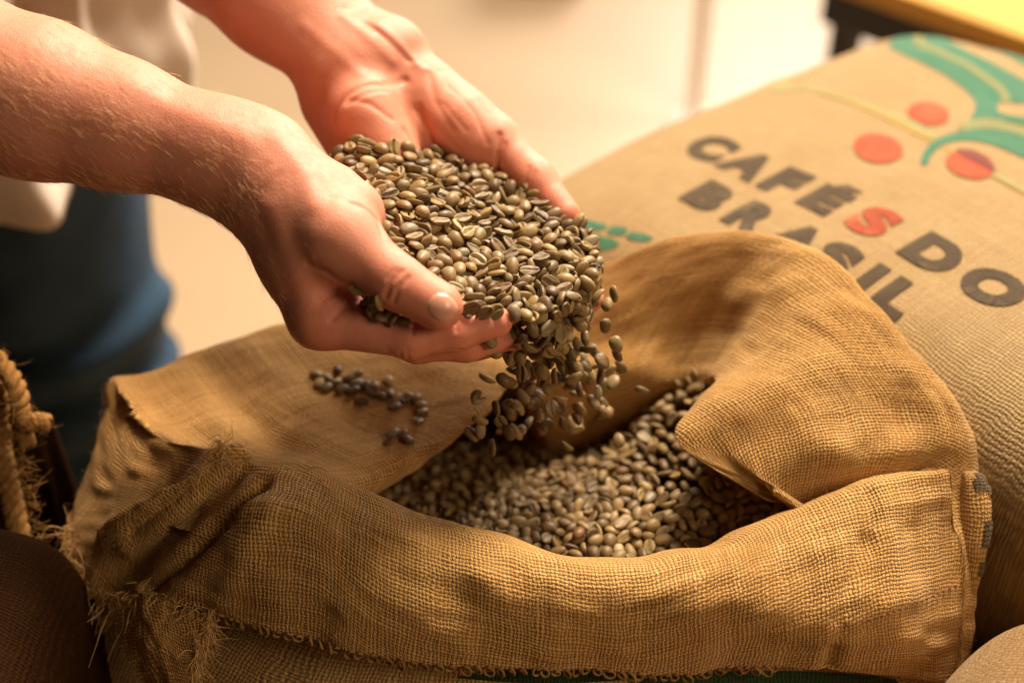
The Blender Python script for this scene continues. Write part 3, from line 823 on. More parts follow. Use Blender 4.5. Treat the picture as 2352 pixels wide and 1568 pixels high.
u = np.sin(np.linspace(-1, 1, na) * math.pi / 2); v = np.sin(np.linspace(-1, 1, nbk) * math.pi / 2)
U, W = np.meshgrid(u, v, indexing='ij'); mU = np.maximum((np.abs(U) ** 9 + np.abs(W) ** 7), 1e-9); kk = np.where(mU > 1, mU ** -.125, 1.0); U, W = U * kk, W * kk
e1 = P1A + (U + 1) / 2 * (P1B - P1A); e2 = p2a(e1) + (W + 1) / 2 * (P2B - p2a(e1))
XY = PA + e1[..., None] * E1 + e2[..., None] * E2
zt = printed_z(e1, e2); zb = .785 - (zt - .785) * 1.1
def dents(xy): q = np.concatenate([np.asarray(xy).reshape(-1, 2), np.zeros((np.asarray(xy).size // 2, 1))], 1); return (.0022 * vnoise(q, 14, 31) + .001 * vnoise(q, 38, 32)).reshape(np.asarray(xy).shape[:-1])
Pt = np.concatenate([XY, (zt + dents(XY))[..., None]], 2).reshape(-1, 3); Pb = np.concatenate([XY, zb[..., None]], 2).reshape(-1, 3)
fq = np.stack([np.arange(na - 1)[:, None] * nbk + np.arange(nbk - 1)[None], (np.arange(na - 1)[:, None] + 1) * nbk + np.arange(nbk - 1)[None],
               (np.arange(na - 1)[:, None] + 1) * nbk + np.arange(nbk - 1)[None] + 1, np.arange(na - 1)[:, None] * nbk + np.arange(nbk - 1)[None] + 1], 2).reshape(-1, 4)
uvp = np.stack([e1, e2], 2).reshape(-1, 2)
to_child(mesh_obj('sack_cloth', np.concatenate([Pt, Pb]), np.concatenate([fq, fq[:, ::-1] + len(Pt)]), M['jute_print'], uv=np.concatenate([uvp, uvp + [3, 3]])), ps)
for k in range(2):
    lying_sack('burlap_sack', ('plain burlap sack lying under the printed sack', 'plain burlap sack at the bottom of the pile, on the floor')[k], M['jute_grey'],
               PA + E1 * .0 + E2 * (.03 - .01 * k), E1, E2, .70, .42, .70 - .345 * k, .52 - .34 * k, .355 - .355 * k, seed=40 + k)

# ------------------------------------------------------------------ coffee beans
def bean_mesh(seed, nu=14, nv=9):
    r = np.random.default_rng(100 + seed)
    L, Wd, T = 4.55 * mm * r.uniform(.84, 1.12), 3.35 * mm * r.uniform(.84, 1.08), 2.75 * mm * r.uniform(.72, 1.10)
    V, F, gv = [], [], []
    bend = r.uniform(-.3, .3); curl = r.uniform(-.2, .55); skew = r.uniform(-.22, .22); gw = r.uniform(.10, .20); gd = r.uniform(.55, 1.05); round_ = r.uniform(.78, 1.0)
    for j in range(nv + 1):
        th = math.pi * j / nv
        for k in range(nu):
            ph = 2 * math.pi * k / nu
            x, y, z = math.cos(th), math.sin(th) * math.cos(ph), math.sin(th) * math.sin(ph)
            sx = np.sign(x) * abs(x) ** round_; gr = 0.0
            if z < 0:
                yc = y - bend * (1 - x * x) - .12 * math.sin(3 * x + seed)
                gr = math.exp(-(yc / gw) ** 2) * max(0, 1 - x ** 4)
                lip = math.exp(-((abs(yc) - 2.1 * gw) / (1.1 * gw)) ** 2) * (1 - x * x)
                zz = -.36 * abs(z) ** .55 + gd * gr * abs(z) ** .5 - .16 * lip
            else: zz = z ** .9
            V.append((sx * L, y * (1 + skew * x) * Wd, zz * T - curl * T * (x * x * .5 + .25 * y * y))); gv.append(gr)
    for j in range(nv):
        for k in range(nu):
            F.append((j * nu + k, (j + 1) * nu + k, (j + 1) * nu + (k + 1) % nu, j * nu + (k + 1) % nu))
    V = np.array(V)
    V += .17 * mm * np.stack([vnoise(V, 520, seed), vnoise(V, 520, seed + 50), vnoise(V, 520, seed + 90)], 1)
    V += .06 * mm * np.stack([vnoise(V, 1300, seed), vnoise(V, 1300, seed + 50), vnoise(V, 1300, seed + 90)], 1)
    return V, np.array(F), np.array(gv)
BEANS = [bean_mesh(k) for k in range(10)]
BEANS_FINE = [bean_mesh(k, 28, 14) for k in range(10)]
HEAP_PTS = [(760, 330, .722), (900, 320, .730), (1000, 340, .736), (1100, 385, .742), (1200, 440, .740), (1285, 500, .733), (1350, 570, .724), (1365, 640, .716),
            (830, 415, .690), (885, 500, .668), (885, 555, .658), (960, 608, .648), (1050, 680, .643), (1160, 728, .650),
            (850, 375, .705), (920, 420, .694), (1000, 470, .683), (1100, 540, .678), (1200, 610, .680), (1280, 670, .688), (960, 500, .678), (1060, 600, .666), (1160, 670, .668),
            (1060, 440, .702), (1160, 510, .702), (1260, 580, .704), (1180, 745, .655), (1250, 780, .668), (1330, 735, .694)]
SACK_Z = .829
def sack_level(x, y): return SACK_Z + .016 * np.exp(-(((x - .065) / .085) ** 2 + ((y - .555) / .07) ** 2))

# ------------------------------------------------------------------ print on the lying sack
def on_print(x, y):
    r = ray(x, y); z = .885
    for _ in range(40):
        p = CAM + r * ((z - CAM_Z) / r[2]); q = p[:2] - PA; z = .6 * z + .4 * float(printed_z(q @ E1, q @ E2))
    return q @ E1, q @ E2
INK = dict(black=burlap_mat('black_ink', (.060, .042, .030), (.035, .024, .016), pitch=.0021, translucent=0, bump=.6, stain=.1, gap=(.26, .17, .08), gap_amt=.5),
           red=burlap_mat('red_ink', (.40, .040, .016), (.32, .030, .012), pitch=.0021, translucent=0, bump=.6, stain=.1, gap=(.46, .24, .10), gap_amt=.55),
           green=burlap_mat('green_ink', (.020, .155, .098), (.014, .110, .068), pitch=.0021, translucent=0, bump=.6, stain=.1, gap=(.20, .22, .10), gap_amt=.5),
           olive=burlap_mat('olive_ink', (.21, .225, .10), (.16, .17, .072), pitch=.0021, translucent=0, bump=.6, stain=.1, gap=(.2, .15, .06), gap_amt=.35),
           pale=burlap_mat('pale_green_ink', (.30, .275, .12), (.24, .215, .09), pitch=.0021, translucent=0, bump=.6, stain=.1, gap=(.25, .16, .06), gap_amt=.35),
           yellow=burlap_mat('yellow_ink', (.42, .28, .075), (.34, .22, .055), pitch=.0021, translucent=0, bump=.6, stain=.1, gap=(.3, .16, .04), gap_amt=.35),
           purple=burlap_mat('overprint_ink', (.17, .045, .040), (.13, .03, .028), pitch=.0021, translucent=0, bump=.6, stain=.1, gap=(.2, .08, .05), gap_amt=.35))
def print_mesh(name, bm, ink, lift, label=None):
    """lay flat shapes given in sack coordinates on the cloth"""
    bmesh.ops.triangulate(bm, faces=bm.faces[:])
    for _ in range(4):
        long_e = [e for e in bm.edges if e.calc_length() > .006]
        if not long_e: break
        bmesh.ops.subdivide_edges(bm, edges=long_e, cuts=1)
        bmesh.ops.triangulate(bm, faces=bm.faces[:])
    co = np.array([v.co[:] for v in bm.verts]); a, b = co[:, 0], co[:, 1]
    xy = PA + a[:, None] * E1 + b[:, None] * E2
    z = printed_z(a, b) + dents(xy) + lift
    me = bpy.data.meshes.new(name); bm.to_mesh(me); bm.free()
    me.vertices.foreach_set('co', np.concatenate([xy, z[:, None]], 1).astype(np.float32).ravel())
    l = me.uv_layers.new(name='UVMap'); idx = np.zeros(len(me.loops), dtype=np.int32); me.loops.foreach_get('vertex_index', idx)
    l.data.foreach_set('uv', np.stack([a, b], 1).astype(np.float32)[idx].ravel())
    me.polygons.foreach_set('use_smooth', np.ones(len(me.polygons), dtype=bool)); me.materials.append(INK[ink]); me.update()
    o = bpy.data.objects.new(name, me); COL.objects.link(o); to_child(o, ps)
    if label: o['label'] = label
    return o
def poly_print(name, pts, ink, lift, label=None):
    bm = bmesh.new(); q = [on_print(*p) for p in pts]
    q = [(max(a, P1A + .014), min(b, P2B - .012)) for a, b in q]
    # round the outline a little
    q = catmull(np.array(q), np.linspace(0, len(q), len(q) * 3, endpoint=False), True)
    f = bm.faces.new([bm.verts.new((a, b, 0)) for a, b in q]); f.normal_update()
    return print_mesh(name, bm, ink, lift, label)
def glyph(ch, e1, e2, h, w, ink, bold=.068):
    cu = bpy.data.curves.new('letter', 'FONT'); cu.body = ch; cu.size = 1.0; cu.offset = bold; cu.resolution_u = 6; cu.fill_mode = 'FRONT'
    ob = bpy.data.objects.new('letter', cu); COL.objects.link(ob)
    dg = bpy.context.evaluated_depsgraph_get(); me = bpy.data.meshes.new_from_object(ob.evaluated_get(dg))
    bm = bmesh.new(); bm.from_mesh(me); bpy.data.objects.remove(ob); bpy.data.curves.remove(cu); bpy.data.meshes.remove(me)
    co = np.array([v.co[:2] for v in bm.verts]); lo_, hi_ = co.min(0), co.max(0)
    cap = .729 + 2 * bold if len(ch) else 1
    tall = (hi_[1] - lo_[1]) / cap
    s1 = w / (hi_[0] - lo_[0]); s2 = h * (tall if ch == 'É' else 1.0) / (hi_[1] - lo_[1])
    for v in bm.verts:
        v.co = (e1 + (v.co[0] - (lo_[0] + hi_[0]) / 2) * s1, e2 - h / 2 + (v.co[1] - lo_[1]) * s2, 0)
    bmesh.ops.remove_doubles(bm, verts=bm.verts[:], dist=1e-6)
    return print_mesh('letter', bm, ink, .0007)
for ch, a, w, ink in (('C', .058, .030, 'black'), ('A', .0915, .032, 'black'), ('F', .1225, .022, 'black'), ('É', .1555, .024, 'black'), ('S', .1915, .025, 'red'), ('D', .2350, .030, 'black'), ('O', .2750, .035, 'black')):
    glyph(ch, a, -.2610, .031, w, ink)
for ch, a, w in (('B', .1010, .026), ('R', .1370, .027), ('A', .1720, .032), ('S', .2010, .025), ('I', .2250, .0085), ('L', .2460, .021)):
    glyph(ch, a, -.3035, .029, w, 'black')
def z3(x, y): return ((2350 + x / 3.1354) * .784, y / 3.1354 * .784)
def z5(x, y): return ((1900 + x / 1.96) * .784, (200 + y / 1.96) * .784)
def Z3(*l): return [z3(*p) for p in l]
def Z5(*l): return [z5(*p) for p in l]
poly_print('leaf_print', Z3((800, 405), (890, 355), (985, 345), (1020, 400), (1080, 450), (1200, 500), (1400, 590), (1600, 700), (1760, 810), (1825, 885), (1825, 935), (1785, 990), (1815, 1045), (1900, 1070), (2060, 1095), (2250, 1150), (2250, 1230), (2060, 1160), (1900, 1120), (1750, 1096), (1610, 1110), (1530, 1135), (1575, 1050), (1590, 965), (1565, 900), (1480, 810), (1350, 715), (1150, 615), (950, 520), (840, 455)), 'green', .0006)
poly_print('leaf_print', Z3((1000, 365), (1070, 345), (1130, 400), (1230, 450), (1400, 530), (1600, 640), (1780, 750), (1880, 850), (1905, 930), (1850, 955), (1826, 885), (1760, 808), (1600, 698), (1400, 588), (1200, 498), (1080, 448)), 'olive', .0008)
poly_print('leaf_print', Z3((1100, 330), (1200, 298), (1270, 290), (1310, 350), (1400, 420), (1600, 520), (1800, 620), (2060, 770), (2250, 880), (2250, 980), (2060, 965), (1920, 950), (1890, 860), (1780, 750), (1600, 640), (1400, 530), (1230, 450), (1140, 395)), 'green', .0007)
poly_print('leaf_print', Z3((1450, 275), (1580, 262), (1700, 350), (1900, 450), (2060, 530), (2250, 640), (2250, 760), (2060, 640), (1850, 520), (1650, 415), (1500, 325)), 'green', .0006)
poly_print('leaf_print', Z3((1590, 262), (1800, 310), (2060, 400), (2250, 500), (2250, 640), (2060, 530), (1900, 450), (1700, 350)), 'olive', .0008)
poly_print('leaf_print', Z3((1440, 1160), (1600, 1106), (1750, 1100), (1900, 1130), (2060, 1190), (2250, 1290), (2250, 1360), (2060, 1262), (1900, 1208), (1750, 1185), (1600, 1188), (1490, 1205)), 'olive', .0008)
poly_print('leaf_print', Z3((1085, 1510), (1100, 1440), (1160, 1350), (1260, 1280), (1400, 1220), (1550, 1190), (1750, 1188), (1900, 1210), (2060, 1265), (2250, 1360), (2250, 1600), (2060, 1460), (1900, 1390), (1700, 1320), (1550, 1292), (1430, 1300), (1330, 1330), (1250, 1372), (1190, 1435), (1150, 1515), (1120, 1535)), 'green', .0007)
poly_print('stalk_print', Z5((560, 75), (650, 68), (800, 78), (1000, 120), (1200, 185), (1400, 255), (1560, 330), (1640, 385), (1660, 420), (1600, 400), (1480, 330), (1300, 250), (1100, 175), (900, 130), (700, 112), (590, 105)), 'pale', .0005)
poly_print('stalk_print', Z5((900, 132), (1100, 178), (1300, 252), (1480, 335), (1600, 405), (1660, 440), (1600, 422), (1468, 352), (1290, 265), (1095, 187)), 'yellow', .0006)
poly_print('stalk_print', Z5((1660, 440), (1750, 470), (1850, 520), (2000, 600), (2180, 705), (2300, 780), (2300, 820), (2160, 735), (1990, 635), (1840, 550), (1740, 490)), 'yellow', .0005)
poly_print('stalk_print', Z5((1990, 598), (2160, 692), (2300, 775), (2300, 805), (2160, 722), (1985, 625)), 'pale', .0009)
for (cx, cy, rx, ry) in ((1605, 268, 118, 66), (1320, 464, 142, 82), (1845, 562, 140, 78)):
    poly_print('cherry_print', Z5(*[(cx + rx * math.cos(t), cy + ry * math.sin(t) + .12 * rx * math.cos(t)) for t in np.arange(14) * math.pi / 7]), 'red', .0010)
poly_print('leaf_print', Z5((1755, 482), (1850, 482), (1940, 525), (1990, 585), (1975, 600), (1900, 560), (1820, 530)), 'purple', .0013)
for q in (((1300, 512), (1345, 505), (1392, 520), (1380, 532), (1330, 530), (1300, 560), (1270, 600), (1262, 560)), ((1405, 524), (1440, 530), (1430, 545), (1395, 540)), ((1450, 538), (1500, 552), (1478, 562), (1440, 553)), ((1340, 545), (1400, 552), (1420, 572), (1350, 590), (1320, 600))):
    poly_print('letter', q, 'green', .0006)

# ------------------------------------------------------------------ neighbouring sacks
lying_sack('burlap_sack', 'rounded corner of a full burlap sack at the near right of the open sack', M['jute_grey'],
           np.array([.246, .503]), unit([.79, -.61])[:2], unit([.61, .79])[:2], .62, .40, .858, .60, .30, dent=.002, seed=60, px=9.0, py=7.0, up=.40)
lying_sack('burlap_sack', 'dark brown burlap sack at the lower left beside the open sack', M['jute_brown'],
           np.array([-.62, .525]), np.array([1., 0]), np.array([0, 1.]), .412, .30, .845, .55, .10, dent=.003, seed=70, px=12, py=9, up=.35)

# sack with a tied mouth and rope at the far left
tied = thing('tied_sack', 'burlap sack tied with a thick knotted rope behind the dark brown sack', 'sack', (-.42, .70, 0))
ns_, nrw = 90, 60; V = []
for j in range(nrw):
    s = j / (nrw - 1); z = .50 + .335 * s
    for k in range(ns_):
        a = 2 * math.pi * k / ns_
        r = .104 - .006 * s ** 1.5 + .008 * math.sin(8 * a + 2 * s) + .004 * math.sin(19 * a)
        V.append((-.364 + r * math.cos(a), .600 + .5 * r * math.sin(a), z - .02 * s * math.cos(a)))
F = [(j * ns_ + k, j * ns_ + (k + 1) % ns_, (j + 1) * ns_ + (k + 1) % ns_, (j + 1) * ns_ + k) for j in range(nrw - 1) for k in range(ns_)]
V = np.array(V); V += .003 * np.stack([vnoise(V, 25, 3), vnoise(V, 25, 4), vnoise(V, 25, 5)], 1)
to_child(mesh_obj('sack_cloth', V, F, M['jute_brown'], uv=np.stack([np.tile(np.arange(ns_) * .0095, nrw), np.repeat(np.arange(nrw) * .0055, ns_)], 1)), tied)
m, nt = new_mat('rope'); g = N(nt); tcn = g.node('ShaderNodeTexCoord').outputs['Object']; f_ = g.noise(tcn, 300, 4)
b = g.bsdf(Base_Color=g.mix(f_, (.16, .075, .02), (.40, .21, .065)), Roughness=.9, Specular_IOR_Level=.1, Normal=g.bump(f_, .6, .001)); g.out(b.outputs[0]); M['rope'] = m
def rope(path, rad, turns, name, parent):
    path = catmull(np.array(path), np.linspace(0, len(path) - 1, 90), False); s_ = Shape()
    tan = np.gradient(path, axis=0); tan /= np.linalg.norm(tan, axis=1)[:, None]
    x = np.cross(tan, [0.3, 1, .2]); x /= np.linalg.norm(x, axis=1)[:, None]; y = np.cross(tan, x)
    for k in range(3):
        a = np.linspace(0, turns * 2 * math.pi, 90) + k * 2 * math.pi / 3
        p = path + rad * .60 * (np.cos(a)[:, None] * x + np.sin(a)[:, None] * y)
        v, f = tube(p, rad * .50, 8); s_.add(v, f)
    o = s_.build(name, M['rope'], parent); return to_child(o, parent)
rope([Q(-30, 800, .76), Q(15, 850, .755), Q(42, 900, .75), Q(48, 950, .75), Q(62, 972, .75), Q(85, 968, .75), Q(108, 972, .752)], .0050, 5, 'rope', tied)
rope([Q(40, 955, .755), Q(52, 985, .755), Q(62, 1020, .757)], .0046, 2, 'rope', tied)
rope([Q(-30, 860, .77), Q(-2, 900, .765), Q(2, 960, .765), Q(0, 1020, .765), Q(12, 1080, .762), Q(28, 1150, .76), Q(45, 1230, .757), Q(60, 1310, .755)], .0058, 7, 'rope', tied)

# ------------------------------------------------------------------ things standing on the floor behind
def floor_at(x, y): return on_z(x, y, 0.0)
fp = floor_at(1592, 285)
post = thing('steel_post', 'slim pale post standing on the bright floor behind the sacks', 'post', fp)
M['pale_paint'] = plain_mat('pale_paint', (.86, .80, .70), .45, .05)
s_ = Shape(); v, f = tube([fp + [0, 0, .008], fp + [0, 0, 1.6]], .0135, 20); to_child(s_.add(v, f).build('pole', M['pale_paint'], post), post)
s_ = Shape(); v, f = tube([fp, fp + [0, 0, .006], fp + [0, 0, .009]], [.045, .045, .03], 28); to_child(s_.add(v, f).build('base_plate', M['pale_paint'], post), post)

M['table_wood'] = plain_mat('yellow_wood', (.52, .27, .045), .75, .12, 12)
M['black_steel'] = plain_mat('black_steel', (.018, .014, .011), .45, .1)
TZ = .70
a0 = on_z(2110, 0, TZ)[:2]; a1 = on_z(2352, 85, TZ)[:2]; td = unit(a1 - a0); tn_ = np.array([-td[1], td[0]])
if tn_[1] < 0: tn_ = -tn_
tbl = thing('wooden_table', 'yellow wooden table with a black steel frame behind the printed sack', 'table', (*(a0 + tn_ * .3), 0))
c0 = a0 - td * .17
def tbl_box(name, u0, u1, v0, v1, z0, z1, mat):
    cc = c0 + td * (u0 + u1) / 2 + tn_ * (v0 + v1) / 2; s_ = Shape()
    s_.box((cc[0], cc[1], (z0 + z1) / 2), ((u1 - u0) / 2, (v1 - v0) / 2, (z1 - z0) / 2), math.atan2(td[1], td[0]))
    o = s_.build(name, mat, tbl, smooth=False); md = o.modifiers.new('edge', 'BEVEL'); md.width = .003; md.segments = 2
    return to_child(o, tbl)
for k in range(5): tbl_box('board', 0, 1.3, .0 + .14 * k, .137 + .14 * k, TZ - .025, TZ, M['table_wood'])
tbl_box('apron', .03, 1.27, .035, .060, TZ - .085, TZ - .0255, M['black_steel']); tbl_box('apron', .03, 1.27, .62, .645, TZ - .085, TZ - .0255, M['black_steel'])
for u0, v0 in ((.03, .0605), (1.24, .0605), (.03, .59), (1.24, .59)): tbl_box('leg', u0, u0 + .03, v0, v0 + .03, 0, TZ - .0255, M['black_steel'])
fb = floor_at(1255, -14)
bx = thing('dark_floor_object', 'dark low crate standing on the floor far behind the hands', 'crate', fb)  # plain box for a dark shape whose real kind is unknown
M['dark_floor_object'] = plain_mat('dark_plastic', (.045, .035, .026), .6, .1)
s_ = Shape(); s_.box((fb[0], fb[1] + .15, fb[2] + .012), (.085, .14, .012)); to_child(s_.build('tray_base', M['dark_floor_object'], bx, smooth=False), bx)
for dx, dy, hx, hy in ((0, .008, .085, .006), (0, .292, .085, .006), (-.080, .15, .005, .134), (.080, .15, .005, .134)):
    s_ = Shape(); s_.box((fb[0] + dx, fb[1] + dy, fb[2] + .0845), (hx, hy, .060)); to_child(s_.build('side', M['dark_floor_object'], bx, smooth=False), bx)

# fringe of the left sacks
grng = np.random.default_rng(3)
def fringe(root, pts, count, length, rad, bias):
    V, F = [], []
    for _ in range(count):
        k = grng.integers(len(pts) - 1); a = np.array(pts[k]) + (np.array(pts[k + 1]) - np.array(pts[k])) * grng.random() + grng.normal(0, .0025, 3)
        d = unit(bias + grng.normal(0, .6, 3)); L = length * grng.uniform(.4, 1.3); w_ = grng.normal(0, .5, 3); tt = np.linspace(0, 1, 6)[:, None]
        v, f = tube(a + L * (tt * d + tt ** 2 * w_ * .7), rad * np.array([1, 1, .9, .8, .6, .3]), 4, False); o = len(V); V.extend(v); F.extend([tuple(q + o for q in ff) for ff in f])
    o = mesh_obj('frayed_threads', V, F, M['rope']); o['kind'] = 'stuff'; to_child(o, root)
fringe(tied, [Q(35, 1010, .752), Q(50, 1080, .75), Q(62, 1150, .748), Q(82, 1230, .746), Q(105, 1330, .744)], 220, .007, .00022, RGT * .9 - FWD * .3)
fringe(tied, [Q(-20, 1000, .752), Q(35, 1005, .752)], 120, .007, .0002, WUP * .8)
fringe(tied, [Q(-30, 800, .756), Q(15, 850, .751), Q(42, 900, .746), Q(48, 950, .746), Q(85, 965, .746), Q(108, 972, .748)], 160, .006, .00016, -FWD * .5)
fringe(tied, [Q(-2, 900, .76), Q(2, 960, .76), Q(0, 1020, .76), Q(28, 1150, .755), Q(60, 1310, .75)], 160, .006, .00016, -FWD * .5)

